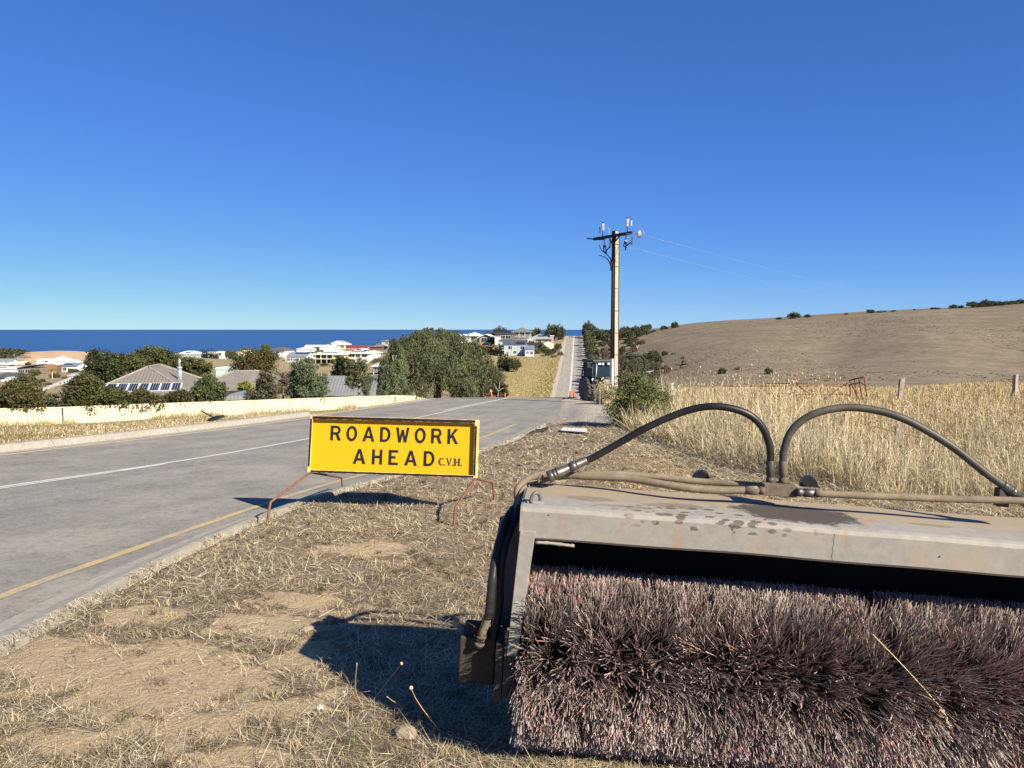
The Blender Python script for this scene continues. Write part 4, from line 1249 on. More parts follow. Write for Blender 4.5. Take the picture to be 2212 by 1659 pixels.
# tiles of the front hip: single tiles near the top, the hidden rest joined
tm = MB()
for i in range(4):
    a0, a1 = i / 4, (i + 1) / 4
    zf = lambda a: 0.03 * math.sin(a * math.pi)
    tm.add([(-0.16 + 0.32*a0, 0, 0.045 + zf(a0)), (-0.16 + 0.32*a1, 0, 0.045 + zf(a1)), (-0.16 + 0.32*a1, 0.36, 0.012 + zf(a1)), (-0.16 + 0.32*a0, 0.36, 0.012 + zf(a0)), (-0.16 + 0.32*a0, 0, 0), (-0.16 + 0.32*a1, 0, 0)], [(0, 1, 2, 3), (4, 5, 1, 0)])
tile_me = tm.mesh('roof_tile'); tile_me.materials.append(tl_m)
ang = math.atan(p_)
half = HW / 2
slope_len = half / math.cos(ang)
tiles = []
nrow = int(slope_len / 0.335)
for r_ in range(nrow):
    s0 = r_ * 0.335
    y = s0 * math.cos(ang); hw_ = half - y
    for c_ in range(int(-hw_ / 0.325), int(hw_ / 0.325) + 1):
        x = c_ * 0.325
        if abs(x) < hw_ - 0.12:
            tiles.append((r_, x, y, s0 * math.sin(ang)))
tiles.sort(key=lambda q: -q[0])
rest = MB()
Mx = Matrix.Rotation(ang, 3, 'X')
for i, (r_, x, y, z) in enumerate(tiles):
    if i < 300:
        o_ = link('roof_tile', tile_me, None, rf); o_.location = (x, y, z + 0.01); o_.rotation_euler = (ang, 0, 0)
    else:
        rest.add([tuple(Mx @ Vector(v_) + Vector((x, y, z + 0.01))) for v_ in tm.v], tm.f)
ro = rest.build('roof_tiles', tl_m, rf); ro['kind'] = 'stuff'
# ridge and hip capping
cap = mat('ridge_capping', (0.24, 0.222, 0.2), 0.85, 0, 0.2, 4)
def capping(a, b):
    mb = MB(); n_ = max(2, int(np.linalg.norm(np.array(b) - np.array(a)) / 0.45))
    P = [np.array(a) + (np.array(b) - np.array(a)) * i / n_ for i in range(n_ + 1)]
    rad = [0.11 + 0.02 * (i % 2) for i in range(n_ + 1)]
    mb.tube(P, rad, 6); mb.build('ridge_cap', cap, rf)
capping((-half, 0, 0.05), (0, half, rz_ + 0.03)); capping((half, 0, 0.05), (0, half, rz_ + 0.03)); capping((0, half, rz_ + 0.03), (0, HDp - half, rz_ + 0.03)); capping((half, HDp, 0.05), (0, HDp - half, rz_ + 0.03))
capping((WX - 5.5, WY - 0.3, WZ + 0.05), (WX - 1.4, WY + 3.8, rz2 + WZ + 0.03)); capping((WX + 5.5, WY - 0.3, WZ + 0.05), (WX + 1.4, WY + 3.8, rz2 + WZ + 0.03)); capping((WX - 1.4, WY + 3.8, rz2 + WZ + 0.03), (WX + 1.4, WY + 3.8, rz2 + WZ + 0.03))
for i in range(8):                             # solar panels
    x = -3.95 + i * 0.985; s0 = 0.22
    q = [(x + du, (s0 + dv) * math.cos(ang) - 0.10 * math.sin(ang), (s0 + dv) * math.sin(ang) + 0.16) for du, dv in ((0, 0), (0.93, 0), (0.93, 1.55), (0, 1.55))]
    mb = MB(); mb.slab(q, (0, -math.sin(ang), math.cos(ang)), 0.05); pn = mb.build('solar_panel', FRAME, rf)
    q = [(x + du, (s0 + dv) * math.cos(ang) - 0.106 * math.sin(ang), (s0 + dv) * math.sin(ang) + 0.167) for du, dv in ((0.05, 0.05), (0.88, 0.05), (0.88, 1.50), (0.05, 1.50))]
    mb = MB(); mb.add(q, [(0, 1, 2, 3)])
    k_ = MATS.get('panel_cells')
    if k_ is None:
        kk = NT('panel_cells'); v = kk.coord(); w = kk.n('ShaderNodeTexWave', wave_type='BANDS', bands_direction='X'); w.inputs['Scale'].default_value = 1.38; kk.link(v, w.inputs[0])
        kk.base(kk.ramp(w.outputs[1], [(0.86, (0.012, 0.017, 0.035)), (0.95, (0.22, 0.24, 0.28))])); kk.b.inputs['Roughness'].default_value = 0.2; MATS['panel_cells'] = kk.m; k_ = kk.m
    mb.build('cell_glass', k_, rf)
fp = at(388, 795, 80.0); fl_ = th.matrix_basis.inverted() @ Vector(fp) if False else (Matrix.Translation(Vector(hp)) @ Matrix.Rotation(R(13), 4, 'Z')).inverted() @ Vector(fp)
mb = MB(); mb.cyl((fl_.x, fl_.y, fl_.z - 1.6), (fl_.x, fl_.y, fl_.z + 0.1), 0.22, 12); mb.cyl((fl_.x, fl_.y, fl_.z + 0.1), (fl_.x, fl_.y, fl_.z + 1.0), 0.12, 12); mb.cyl((fl_.x, fl_.y, fl_.z - 0.1), (fl_.x, fl_.y, fl_.z + 0.15), 0.27, 12)
mb.build('flue', mat('galvanised_flue', (0.55, 0.56, 0.57), 0.35, 0.6, 0.2, 5), th)

# --- grey corrugated shed and carport behind the fence
root, W, rf = house('garage', 735, 858, 58, 190, 7.0, 0.3, (0.33, 0.29, 0.2), (0.20, 0.205, 0.205), 'long garage with grey corrugated roof behind the cream fence', 'garage', 'gable', 0.30, 0.3, R(6), axis='x')
root, W, rf = house('carport', 521, 862, 50, 58, 4.0, -0.05, (0.30, 0.30, 0.28), (0.24, 0.25, 0.25), 'flat pale grey carport roof beside the tiled house', 'carport', 'flat', 0, 0.1, R(4))

# --- far left, towards the beach
house('far_house', 12, 806, 430, 62, 9, 2.4, WHITE, (0.74, 0.75, 0.76), 'white roofed house with solar panels at the left border', 'house', 'gable', 0.22, 0.6, 0, axis='x', solar=((0.15, 0.35, 5, 1),))
house('garden_gazebo', 22, 829, 260, 38, 3.2, 1.2, (0.75, 0.73, 0.68), (0.80, 0.79, 0.76), 'small white pyramid roof above the dark shrub', 'gazebo', 'hip', 0.62, 0.1)
house('dark_roof_house', 2, 828, 280, 40, 8, 2.2, (0.2, 0.2, 0.19), (0.075, 0.08, 0.085), 'dark roof behind the white pyramid roof', 'house', 'hip', 0.4, 0.5)
house('far_house', 8, 787, 600, 34, 9, 2.6, (0.62, 0.64, 0.64), (0.20, 0.235, 0.27), 'blue grey roofed house at the left border', 'house', 'gable', 0.35, 0.6, R(10), axis='x', wins=((0.2, 0.8, 1.5, 1.2), (0.6, 0.8, 1.5, 1.2)))
house('far_house', 32, 785, 620, 24, 9, 2.6, (0.60, 0.54, 0.36), (0.26, 0.24, 0.22), 'cream house with brown roof near the bare dune', 'house', 'hip', 0.4, 0.5)
house('far_house', 43, 779, 700, 22, 9, 2.8, (0.40, 0.27, 0.18), (0.185, 0.145, 0.115), 'brown hip roof in front of the bare dune', 'house', 'hip', 0.45, 0.5)
root, W, rf = house('modern_house', 62, 807, 400, 54, 10, 3.0, (0.16, 0.165, 0.165), (0.115, 0.13, 0.145), 'charcoal house with long sloping blue grey roof', 'house', 'side', 0.16, 0.9, R(-8), wins=((0.05, 0.3, 3.4, 1.8, 3), (0.35, 0.3, 2.6, 1.9)))
root, W, rf = house('brick_house', 112, 807, 390, 21.5, 8, 4.3, (0.225, 0.115, 0.072), (0.62, 0.55, 0.36), 'two storey red brick house with cream gable and red balcony', 'house', 'gable', 0.26, 0.4, R(16), axis='y')
deck(root, -W/2 - 6.4, -W/2 - 0.05, 1.4, 2.0, 3, True, (0.22, 0.05, 0.035), -2.5, 3.9)
root, W, rf = house('far_house', 150, 806, 410, 34, 9, 4.0, WHITE, (0.17, 0.21, 0.26), 'white house with blue grey roof and solar panels right of the brick house', 'house', 'gable', 0.3, 0.6, R(-6), axis='x', wins=((0.06, 1.2, 2.2, 1.9), (0.40, 1.2, 2.0, 1.5)), solar=((0.02, 0.25, 5, 1),))
house('far_house', 97, 784, 570, 36, 8, 2.6, WHITE, (0.76, 0.76, 0.75), 'low white flat roofed house before the dune', 'house', 'flat', 0, 0.4, 0, wins=((0.5, 0.4, 2.4, 1.4),))
house('far_house', 128, 783, 590, 28, 8, 2.4, WHITE, (0.80, 0.79, 0.76), 'white gabled house at the foot of the dune', 'house', 'hip', 0.42, 0.5)
house('far_house', 142, 787, 540, 34, 8, 2.4, WHITE, (0.80, 0.79, 0.76), 'long bright white roof behind the brick house', 'house', 'gable', 0.2, 0.5, 0, axis='x')
house('far_house', 180, 785, 590, 34, 8, 2.4, WHITE, (0.36, 0.27, 0.25), 'pale house with dull red roof at the edge of the dark trees', 'house', 'hip', 0.3, 0.5)
# low white wall stepping down the dry slope
for i in range(7):
    a, b = (93 + i * 9.2, 842 - i * 4.1), (93 + (i + 1) * 9.2, 842 - (i + 1) * 4.1)
    Ya, Yb = 105 + i * 13, 118 + i * 13
    A_, B_ = at(a[0], a[1] + 3, Ya), at(b[0], b[1] + 3, Yb)
    if i == 0:
        wl = empty('white_garden_wall', tuple(A_)); tag(wl, 'low white panel wall climbing beside the dry slope', 'garden wall'); o0 = A_
    mb = MB(); L_ = math.hypot(B_[0] - A_[0], B_[1] - A_[1]); zt = max(A_[2], B_[2]) - o0[2] + 0.5
    a_, b_ = A_ - o0, B_ - o0; mb.hexa([(a_[0], a_[1], a_[2] - 1.3), (b_[0], b_[1], b_[2] - 1.3), (b_[0], b_[1] + 0.12, b_[2] - 1.3), (a_[0], a_[1] + 0.12, a_[2] - 1.3), (a_[0], a_[1], a_[2] + 0.45), (b_[0], b_[1], b_[2] + 0.45), (b_[0], b_[1] + 0.12, b_[2] + 0.45), (a_[0], a_[1] + 0.12, a_[2] + 0.45)])
    mb.build('wall_panel', FRAME, wl)
house('pergola', 158, 819, 290, 22, 4, 1.2, (0.3, 0.3, 0.28), (0.48, 0.50, 0.5), 'grey flat pergola roof in the garden below the brick house', 'pergola', 'skillion', 0.12, 0.2)

# --- middle: the street on the far slope
house('far_house', 406, 772, 445, 50, 9, 2.0, (0.30, 0.40, 0.40), (0.80, 0.80, 0.78), 'white pyramid roofed house with small solar panels left of the cypress row', 'house', 'hip', 0.33, 0.6, 0, solar=((0.35, 0.3, 3, 1),))
root, W, rf = house('far_house', 470, 774, 440, 42, 7, 3.6, WHITE, (0.72, 0.72, 0.7), 'white cube shaped modern house behind the cypress row', 'house', 'flat', 0, 0.1, R(5), wins=((0.55, 1.4, 1.8, 1.9), (0.1, 1.4, 1.6, 1.4)))
root, W, rf = house('far_house', 522, 775, 440, 38, 8, 3.0, (0.66, 0.58, 0.36), (0.70, 0.62, 0.42), 'cream gabled house behind the brown tree', 'house', 'gable', 0.34, 0.5, R(-12), axis='y', wins=((0.35, 0.5, 2.0, 1.4),))
house('shade_house', 482, 809, 120, 30, 4, 0.8, (0.42, 0.6, 0.5), (0.55, 0.74, 0.62), 'pale green shade roof beside the brown tree', 'shade roof', 'flat', 0, 0.1)
house('garden_shed', 432, 784, 395, 24, 4, 1.4, (0.60, 0.55, 0.38), (0.70, 0.66, 0.52), 'small cream shed below the cypress row', 'shed', 'gable', 0.3, 0.2, 0, axis='x')
house('garden_shed', 466, 789, 370, 28, 4, 1.2, WHITE, (0.78, 0.77, 0.73), 'low white roof right below the cypress row', 'shed', 'gable', 0.3, 0.2, 0, axis='x')
root, W, rf = house('far_house', 597, 771, 455, 44, 9, 3.9, WHITE, (0.125, 0.115, 0.105), 'white two storey house with dark brown hip roof', 'house', 'hip', 0.36, 0.6, R(-22), wins=((0.05, 2.2, 3.0, 1.2), (0.5, 2.2, 2.4, 1.1), (0.2, 0.3, 2.6, 1.2)))
root, W, rf = house('far_house', 640, 784, 400, 46, 10, 3.3, WHITE, (0.205, 0.225, 0.26), 'house with blue grey metal roof and white glazed verandah', 'house', 'gable', 0.42, 0.5, R(-14), axis='x', solar=((0.3, 0.6, 8, 1),))
for i in range(3):
    window(root, -W/2 + 0.3 + i * W * 0.32, 0.9, W * 0.29, 1.5, -0.03, panes=3)
deck(root, -W/2, W/2, 0.6, 1.4, 5, True, (0.78, 0.77, 0.72), -3, 2.9)
root, W, rf = house('yellow_house', 706, 785, 395, 64, 17, 4.7, (0.66, 0.50, 0.20), (0.80, 0.785, 0.72), 'pale roofed two storey yellow house with two levels of verandah', 'house', 'hip', 0.30, 1.0, R(-12), solar=((0.22, 0.3, 9, 1),))
for i in range(3):
    window(root, -W/2 + 1.2 + i * 3.4, 2.6, 2.9, 1.8, -0.03, panes=2, fm=DARKST)
    window(root, -W/2 + 1.2 + i * 3.4, 0.2, 2.9, 1.9, -0.03, panes=2, fm=DARKST)
window(root, W/2 - 3.0, 2.8, 2.2, 1.4, -0.03, panes=2)
deck(root, -W/2 - 0.6, W/2 - 3.4, 2.4, 2.4, 5, False, (0.76, 0.74, 0.66), -1.0, 4.6)
for yy in (3, 6, 9.5, 12): window_side(root, W, yy, 2.7, 1.0, 1.2)
root, W, rf = house('white_house', 772, 781, 402, 58, 15, 4.4, WHITE, (0.82, 0.82, 0.80), 'bright white house with white hip roof and two solar arrays', 'house', 'hip', 0.32, 0.9, R(-12), wins=((0.05, 2.2, 5.0, 1.8, 3), (0.44, 2.2, 2.4, 1.8), (0.68, 2.3, 3.0, 1.6)), solar=((0.2, 0.28, 8, 1), (0.33, 0.58, 3, 1), (0.66, 0.5, 5, 1)))
root, W, rf = house('far_house', 733, 754, 535, 44, 10, 3.2, (0.70, 0.62, 0.42), (0.80, 0.79, 0.76), 'highest white hip roof of the middle group, against the sea', 'house', 'hip', 0.42, 0.9, R(8), wins=((0.2, 0.8, 3.2, 1.5), (0.55, 0.8, 2.6, 1.5)), solar=((0.55, 0.6, 2, 1),))
house('far_house', 690, 755, 510, 62, 9, 2.0, WHITE, (0.80, 0.79, 0.76), 'long low white roof against the sea left of the high white house', 'house', 'gable', 0.2, 0.5, 0, axis='x')
house('far_house', 661, 760, 490, 40, 8, 1.8, WHITE, (0.80, 0.79, 0.76), 'white hip roof above the blue grey metal roof', 'house', 'hip', 0.25, 0.5)
house('far_house', 770, 756, 505, 46, 8, 1.9, (0.4, 0.2, 0.15), (0.23, 0.045, 0.035), 'house with dark red roof behind the bright white house', 'house', 'gable', 0.28, 0.4, 0, axis='x')
root, W, rf = house('brick_house', 813, 757, 500, 30, 9, 2.4, (0.22, 0.105, 0.07), (0.165, 0.155, 0.14), 'red brick house with grey roof left of the weeping tree', 'house', 'hip', 0.42, 0.6, R(-12), solar=((0.1, 0.4, 2, 1),))
house('far_house', 838, 748, 530, 28, 8, 3.6, (0.33, 0.36, 0.40), (0.22, 0.22, 0.21), 'grey upper storey behind the brick house', 'house', 'hip', 0.2, 0.6, 0, wins=((0.3, 1.6, 1.8, 1.3),))
root, W, rf = house('far_house', 834, 772, 425, 34, 9, 2.7, (0.60, 0.57, 0.50), (0.18, 0.18, 0.175), 'cream house with dark grey roof and white verandah beside the weeping tree', 'house', 'hip', 0.42, 0.7, R(-8), wins=((0.2, 0.4, 1.8, 1.8), (0.55, 0.4, 1.8, 1.8)))
deck(root, -W/2, W/2, 0.2, 1.6, 4, False, (0.78, 0.77, 0.72), -2.0, 2.6)
root, W, rf = house('stilt_house', 822, 802, 320, 34, 6, 2.1, (0.17, 0.19, 0.22), (0.80, 0.79, 0.76), 'small dark house on stilts with white roof beside the gum tree', 'house', 'hip', 0.45, 0.7, R(-10), found=0.2, wins=((0.08, 0.5, 2.4, 1.2, 2), (0.48, 0.5, 2.4, 1.2, 2)))
for x in (-W/2 + 0.2, 0.2, W/2 - 0.3):
    mb = MB(); mb.bbox((x - 0.1, 0.1, -2.4), (x + 0.1, 0.3, -0.2)); mb.build('stilt', FRAME, root)
# white retaining wall and steps between the houses
wl = empty('white_garden_wall', tuple(at(760, 800, 340))); tag(wl, 'pale sloping driveway wall below the bright white house', 'garden wall')
A_ = at(783, 792, 360) - at(760, 800, 340); B_ = at(813, 765, 440) - at(760, 800, 340)
mb = MB(); mb.hexa([(A_[0], A_[1], A_[2] - 2), (B_[0], B_[1], B_[2] - 2), (B_[0], B_[1] + 0.3, B_[2] - 2), (A_[0], A_[1] + 0.3, A_[2] - 2), (A_[0], A_[1], A_[2]), (B_[0], B_[1], B_[2]), (B_[0], B_[1] + 0.3, B_[2]), (A_[0], A_[1] + 0.3, A_[2])])
mb.build('wall_panel', cm((0.72, 0.64, 0.46)), wl)

# --- right: houses beside the far road
root, W, rf = house('far_house', 1022, 739, 352, 27, 9, 3.0, WHITE, (0.80, 0.80, 0.78), 'white pyramid roofed house standing highest left of the dark pine', 'house', 'hip', 0.40, 0.8, R(-6), wins=((0.35, 1.2, 2.2, 1.4), (0.75, 1.2, 1.0, 1.4)))
root, W, rf = house('far_house', 1050, 741, 346, 29, 9, 2.5, (0.30, 0.29, 0.27), (0.82, 0.82, 0.80), 'white gabled roof over a dark recessed front', 'house', 'gable', 0.40, 0.9, R(-6), axis='y', wins=((0.15, 0.4, 3.6, 2.0, 3),))
root, W, rf = house('orange_roof_house', 1040, 760, 308, 41, 10, 2.3, (0.66, 0.56, 0.28), (0.46, 0.185, 0.075), 'cream house with orange tiled hip roof and solar panels', 'house', 'hip', 0.36, 0.6, R(-8), solar=((0.5, 0.2, 4, 1), (0.55, 0.5, 3, 1)))
house('far_house', 1000, 741, 352, 26, 8, 2.2, WHITE, (0.78, 0.78, 0.77), 'low white roof at the right flank of the weeping tree', 'house', 'skillion', 0.2, 0.3)
root, W, rf = house('modern_house', 1088, 745, 338, 37, 10, 5.0, (0.115, 0.11, 0.105), (0.10, 0.10, 0.105), 'dark modern house with flat roof and tilted solar panels', 'house', 'flat', 0, 0.5, R(-6), wins=((0.3, 2.6, 2.2, 1.6), (0.6, 2.6, 2.4, 1.6)))
mb = MB(); mb.bbox((-W/2 - 0.1, -0.25, -2), (-W/2 + 2.6, -0.02, 3.6)); mb.build('pale_wall', cm((0.70, 0.66, 0.54)), root)
for i in range(5):
    mb = MB(); x = -W/2 + 0.3 + i * 1.15; mb.slab([(x, 0.5, 5.4), (x + 1.05, 0.5, 5.4), (x + 1.05, 1.9, 6.3), (x, 1.9, 6.3)], (0, -0.5, 0.8), 0.05); mb.build('solar_panel', SOLAR, rf)
for i in range(2):
    mb = MB(); x = W/2 - 2.8 + i * 1.15; mb.slab([(x, 0.5, 5.35), (x + 1.05, 0.5, 5.35), (x + 1.05, 1.9, 6.0), (x, 1.9, 6.0)], (0, -0.5, 0.8), 0.05); mb.build('solar_panel', SOLAR, rf)
root, W, rf = house('grey_roof_house', 1126, 729, 392, 42, 11, 2.8, (0.15, 0.145, 0.14), (0.155, 0.165, 0.155), 'dark house with broad grey green hip roof highest on the skyline', 'house', 'hip', 0.40, 0.9, R(-4), wins=((0.1, 0.5, 2.6, 1.8), (0.48, 0.5, 2.0, 1.8), (0.8, 0.6, 1.4, 1.4)))
deck(root, -W/2 + 1, W/2, 0.2, 1.8, 4, True, (0.55, 0.54, 0.52), -2.0, 2.7)
root, W, rf = house('green_roof_house', 1166, 744, 356, 50, 11, 2.6, (0.30, 0.21, 0.155), (0.27, 0.31, 0.295), 'long brick house with grey green hip roof and solar panels', 'house', 'hip', 0.36, 0.8, R(-2), wins=((0.42, 0.3, 1.6, 1.7), (0.7, 0.3, 1.6, 1.7)), solar=((0.42, 0.45, 3, 1), (0.66, 0.5, 3, 1)))
root, W, rf = house('gazebo', 1148, 746, 346, 16, 3.0, 2.5, (0.62, 0.56, 0.42), (0.74, 0.68, 0.52), 'cream gabled patio roof in front of the grey green roofed house', 'gazebo', 'gable', 0.55, 0.3, 0, axis='y', wins=((0.1, 0.2, 2.8, 2.1, 3),))
root, W, rf = house('blue_house', 1106, 767, 300, 59, 8, 3.9, (0.36, 0.44, 0.465), (0.085, 0.105, 0.115), 'pale blue two storey block with dark flat roof and corner balcony', 'house', 'skillion', 0.22, 0.25, R(-2))
PB = cm((0.56, 0.57, 0.55))
window(root, W * 0.36 - W/2, 2.25, 1.75, 1.35, -0.03, panes=2); window(root, W * 0.80 - W/2, 2.25, 1.55, 1.35, -0.03, panes=2)
window(root, W * 0.55 - W/2, 0.6, 1.2, 1.1, -0.03, panes=2, fm=PB)
mb = MB(); mb.bbox((-W/2 + 0.1, -0.06, 0.1), (-W/2 + W*0.235, -0.02, 1.75)); mb.build('carport_opening', GLASS, root)
mb = MB(); mb.bbox((-W/2 + 0.1, -0.06, 2.05), (-W/2 + W*0.235, -0.02, 3.7)); mb.build('balcony_opening', GLASS, root)
deck(root, -W/2, -W/2 + W*0.24, 1.95, 1.1, 2, True, (0.62, 0.64, 0.64), -1.5, 3.9)
for x in (0.5, 0.735): 
    mb = MB(); mb.bbox((W*x - W/2 - 0.06, -0.09, 0), (W*x - W/2 + 0.06, -0.01, 3.85)); mb.build('downpipe', PB, root)
MB().bbox((-W/2 - 0.3, -0.34, 4.1), (-W/2 + 1.6, -0.24, 5.2)).build('roof_screen', cm((0.44, 0.46, 0.5)), root)
for i in range(3):
    mb = MB(); x = W/2 - 3.6 + i * 1.15; mb.slab([(x, 0.4, 4.5), (x + 1.05, 0.4, 4.5), (x + 1.05, 1.9, 5.3), (x, 1.9, 5.3)], (0, -0.3, 0.9), 0.05); mb.build('solar_panel', SOLAR, rf)
sgn = cm((0.22, 0.05, 0.04))
x0, z0 = W * 0.295 - W/2, 0.7
G_ = MB()
for a, b in (((0, 0), (0.12, 0.6)), ((0, 0), (0.5, 0.12)), ((0, 0.48), (0.5, 0.6)), ((0.38, 0), (0.5, 0.32)), ((0.25, 0.22), (0.5, 0.32))): G_.bbox((x0 + a[0], -0.05, z0 + a[1]), (x0 + b[0], -0.02 - a[1]*0.005 - a[0]*0.004, z0 + b[1]))
G_.build('letter', sgn, root)
G_ = MB(); G_.bbox((x0 + 0.62, -0.05, z0), (x0 + 0.74, -0.02, z0 + 0.6)); G_.bbox((x0 + 0.74, -0.05, z0), (x0 + 1.05, -0.021, z0 + 0.12)); G_.build('letter', sgn, root)
house('annex', 1144, 768, 296, 20, 5, 2.1, (0.44, 0.50, 0.54), (0.16, 0.20, 0.27), 'small blue grey annex with sloping roof beside the pale blue block', 'annex', 'skillion', 0.3, 0.2, 0, wins=((0.15, 0.6, 1.0, 1.1), (0.55, 0.4, 1.2, 1.3)))
house('cream_shed', 1186, 752, 325, 21, 6, 2.0, (0.66, 0.575, 0.44), (0.66, 0.60, 0.47), 'cream garden shed near the far road', 'shed', 'gable', 0.3, 0.15, R(8), axis='y')
house('small_shed', 1192, 735, 372, 8, 3, 2.0, (0.35, 0.3, 0.25), (0.7, 0.7, 0.68), 'tiny white roofed shed beside the far road', 'shed', 'flat', 0, 0.3)
# dark mesh fence and pale garden fence between them
fr = at(1165, 751, 330); fe = empty('mesh_fence', tuple(fr)); tag(fe, 'black mesh tennis style fence between the pale blue block and the cream shed', 'fence')
for i in range(6):
    mb = MB(); x = -5.2 + i * 2.1; mb.bbox((x - 0.05, -0.05, -1.5), (x + 0.05, 0.05, 2.4)); mb.build('post', DARKST, fe)
    if i < 5: mb = MB(); mb.bbox((x + 0.06, -0.02, -1), (x + 2.03, 0.02, 2.3)); mb.build('mesh_panel', mat('black_mesh', (0.03, 0.03, 0.03), 0.9), fe)
# ------------------------------------------------------------------ vegetation
LEAF = vcol_mat('foliage', 0.65, 0.22)
BARK = mat('bark', (0.13, 0.105, 0.08), 0.9, 0, 0.35, 9, 0.3)
PALEBARK = mat('pale_bark', (0.42, 0.37, 0.31), 0.9, 0, 0.25, 9, 0.2)
def leaf_cloud(rng, P, size, col, axis_bias=(0, 0, 0), bias=0.0, aspect=0.42, jit=0.25):
    n = len(P)
    a = rng.normal(0, 1, (n, 3)); a /= np.linalg.norm(a, axis=1, keepdims=True)
    a = a * (1 - bias) + np.array(axis_bias) * bias; a /= np.linalg.norm(a, axis=1, keepdims=True)
    b = rng.normal(0, 1, (n, 3)); b -= a * (a * b).sum(1, keepdims=True); b /= np.linalg.norm(b, axis=1, keepdims=True)
    s = size * rng.uniform(0.6, 1.35, n)[:, None]
    p0 = P - a * s * 0.5; p2 = P + a * s * 0.5
    p1 = P + b * s * aspect; p3 = P - b * s * aspect
    V = np.stack([p0, p1, p2, p3], 1).reshape(-1, 3)
    Q = np.arange(n * 4).reshape(n, 4)
    C = col * rng.uniform(1 - jit, 1 + jit, (n, 1))
    return V, Q, np.repeat(C, 4, 0)
def crown(rng, lobes, n, size, col, clump=0.22, drop=0.0, strands=False, shell=0.55, col2=None, aspect=0.42, nclump=None):
    """lobes: (cx, cy, cz, rx, ry, rz)"""
    lobes = np.array(lobes, float)
    w = (lobes[:, 3] * lobes[:, 4] * lobes[:, 5]) ** (2 / 3); w /= w.sum()
    nc = nclump or max(12, n // 60)
    li = rng.choice(len(lobes), nc, p=w)
    d = rng.normal(0, 1, (nc, 3)); d /= np.linalg.norm(d, axis=1, keepdims=True)
    rad = shell + (1 - shell) * rng.random(nc) ** 0.6
    C0 = lobes[li, :3] + d * rad[:, None] * lobes[li, 3:]
    k = rng.integers(0, nc, n)
    mean_r = lobes[li, 3:].mean(1)
    P = C0[k] + rng.normal(0, 1, (n, 3)) * (mean_r[k] * clump)[:, None] * np.array([1, 1, 0.8])
    cl = rng.uniform(0.72, 1.3, nc)
    hue = rng.random(nc)
    base = np.array(col)[None]
    if col2 is not None:
        base = np.array(col)[None] * (1 - hue[:, None]) + np.array(col2)[None] * hue[:, None]
    else:
        base = np.repeat(base, nc, 0)
    colr = (base * cl[:, None])[k]
    ax = (0, 0, -1); bias = drop
    if strands:                                # hanging sprays
        t = rng.random(n) ** 0.8
        P = C0[k] + rng.normal(0, 1, (n, 3)) * np.array([0.13, 0.13, 0.1]) * mean_r[k][:, None] * 0.5
        P[:, 2] -= t * strands * rng.uniform(0.5, 1.2, nc)[k]
    return leaf_cloud(rng, P, size, colr, ax, bias, aspect)
def crown_obj(name, parent, data, m=LEAF):
    V, Q, C = data
    return link(name, np_mesh(name, V, Q, 4, C), m, parent)
def trunk(root, h, r, rng, m=BARK, limbs=5, spread=0.5, lean=(0, 0)):
    mb = MB()
    top = np.array([lean[0], lean[1], h])
    mid = np.array([lean[0] * 0.3 + rng.normal(0, 0.05) * h * 0.2, lean[1] * 0.3, h * 0.5])
    mb.tube(bez([(0, 0, -0.6), (0, 0, 0.1 * h), tuple(mid), tuple(top)], 12), list(np.linspace(r, r * 0.45, 13)), 7)
    for i in range(limbs):
        a = rng.uniform(0, 6.28); t = rng.uniform(0.45, 0.95)
        p = mid + (top - mid) * max(0, (t - 0.5) * 2) if t > 0.5 else mid * t * 2
        e = p + np.array([math.cos(a) * spread * h, math.sin(a) * spread * h, h * rng.uniform(0.2, 0.5)])
        m_ = (p + e) / 2 + np.array([0, 0, h * 0.06])
        mb.tube(bez([tuple(p), tuple(m_), tuple(e)], 6), list(np.linspace(r * 0.45, r * 0.1, 7)), 5)
    return mb.build('trunk', m, root)

TREE_N = [100]
def tree(name, px, top, bot, Y, hw, label, cat='tree', col=(0.05, 0.06, 0.022), col2=None, n=6000, size=0.12, clump=0.22, drop=0.0, strands=False, lobes=9, ground=None, group=None, shell=0.5, seed=None, aspect=0.42, depth=0.8, pale=False, fill=1.0):
    """tree spanning photo column px +- hw, rows top..bot (visible foliage), at distance Y"""
    TREE_N[0] += 1
    rng = np.random.default_rng(seed or TREE_N[0])
    p = at(px, bot, Y); t = at(px, top, Y)
    g = gz(p[0], Y) if ground is None else ground
    g = min(g, p[2])
    root = empty(name, (p[0], Y, g), 0, label, cat, group)
    rw = hw * Y / F
    zt = t[2] - g; zb = p[2] - g
    H = zt - zb
    cz = (zt + zb) / 2
    trunk(root, max(0.6, zb + H * 0.62), max(0.05, 0.035 * (H + rw)), rng, PALEBARK if pale else BARK, 5, 0.28)
    L = []
    for i in range(lobes):
        a = rng.uniform(0, 6.28); rr = rw * 0.62 * math.sqrt(rng.random()); 
        s = rng.uniform(0.34, 0.55)
        cx_, cy_ = rr * math.cos(a), rr * math.sin(a) * depth
        dome = math.sqrt(max(0.05, 1 - (rr / rw) ** 2))
        z_ = cz + (rng.random() * 2 - 1) * H * 0.5 * (1 - s * 0.55) * (0.55 + 0.45 * dome)
        zmax = zt - s * H * 0.45
        z_ = min(z_, cz + (zmax - cz) * (0.35 + 0.65 * dome))
        L.append((cx_, cy_, z_, rw * s, rw * s * depth, H * s * 0.62 * fill))
    L.append((0, 0, zt - H * 0.36, rw * 0.5, rw * 0.5 * depth, H * 0.33))
    L.append((-rw * 0.5, 0, cz - H * 0.08, rw * 0.42, rw * 0.4, H * 0.38)); L.append((rw * 0.5, 0, cz - H * 0.08, rw * 0.42, rw * 0.4, H * 0.38))
    crown_obj('crown', root, crown(rng, L, n, size, col, clump, drop, strands, shell, col2, aspect))
    return root
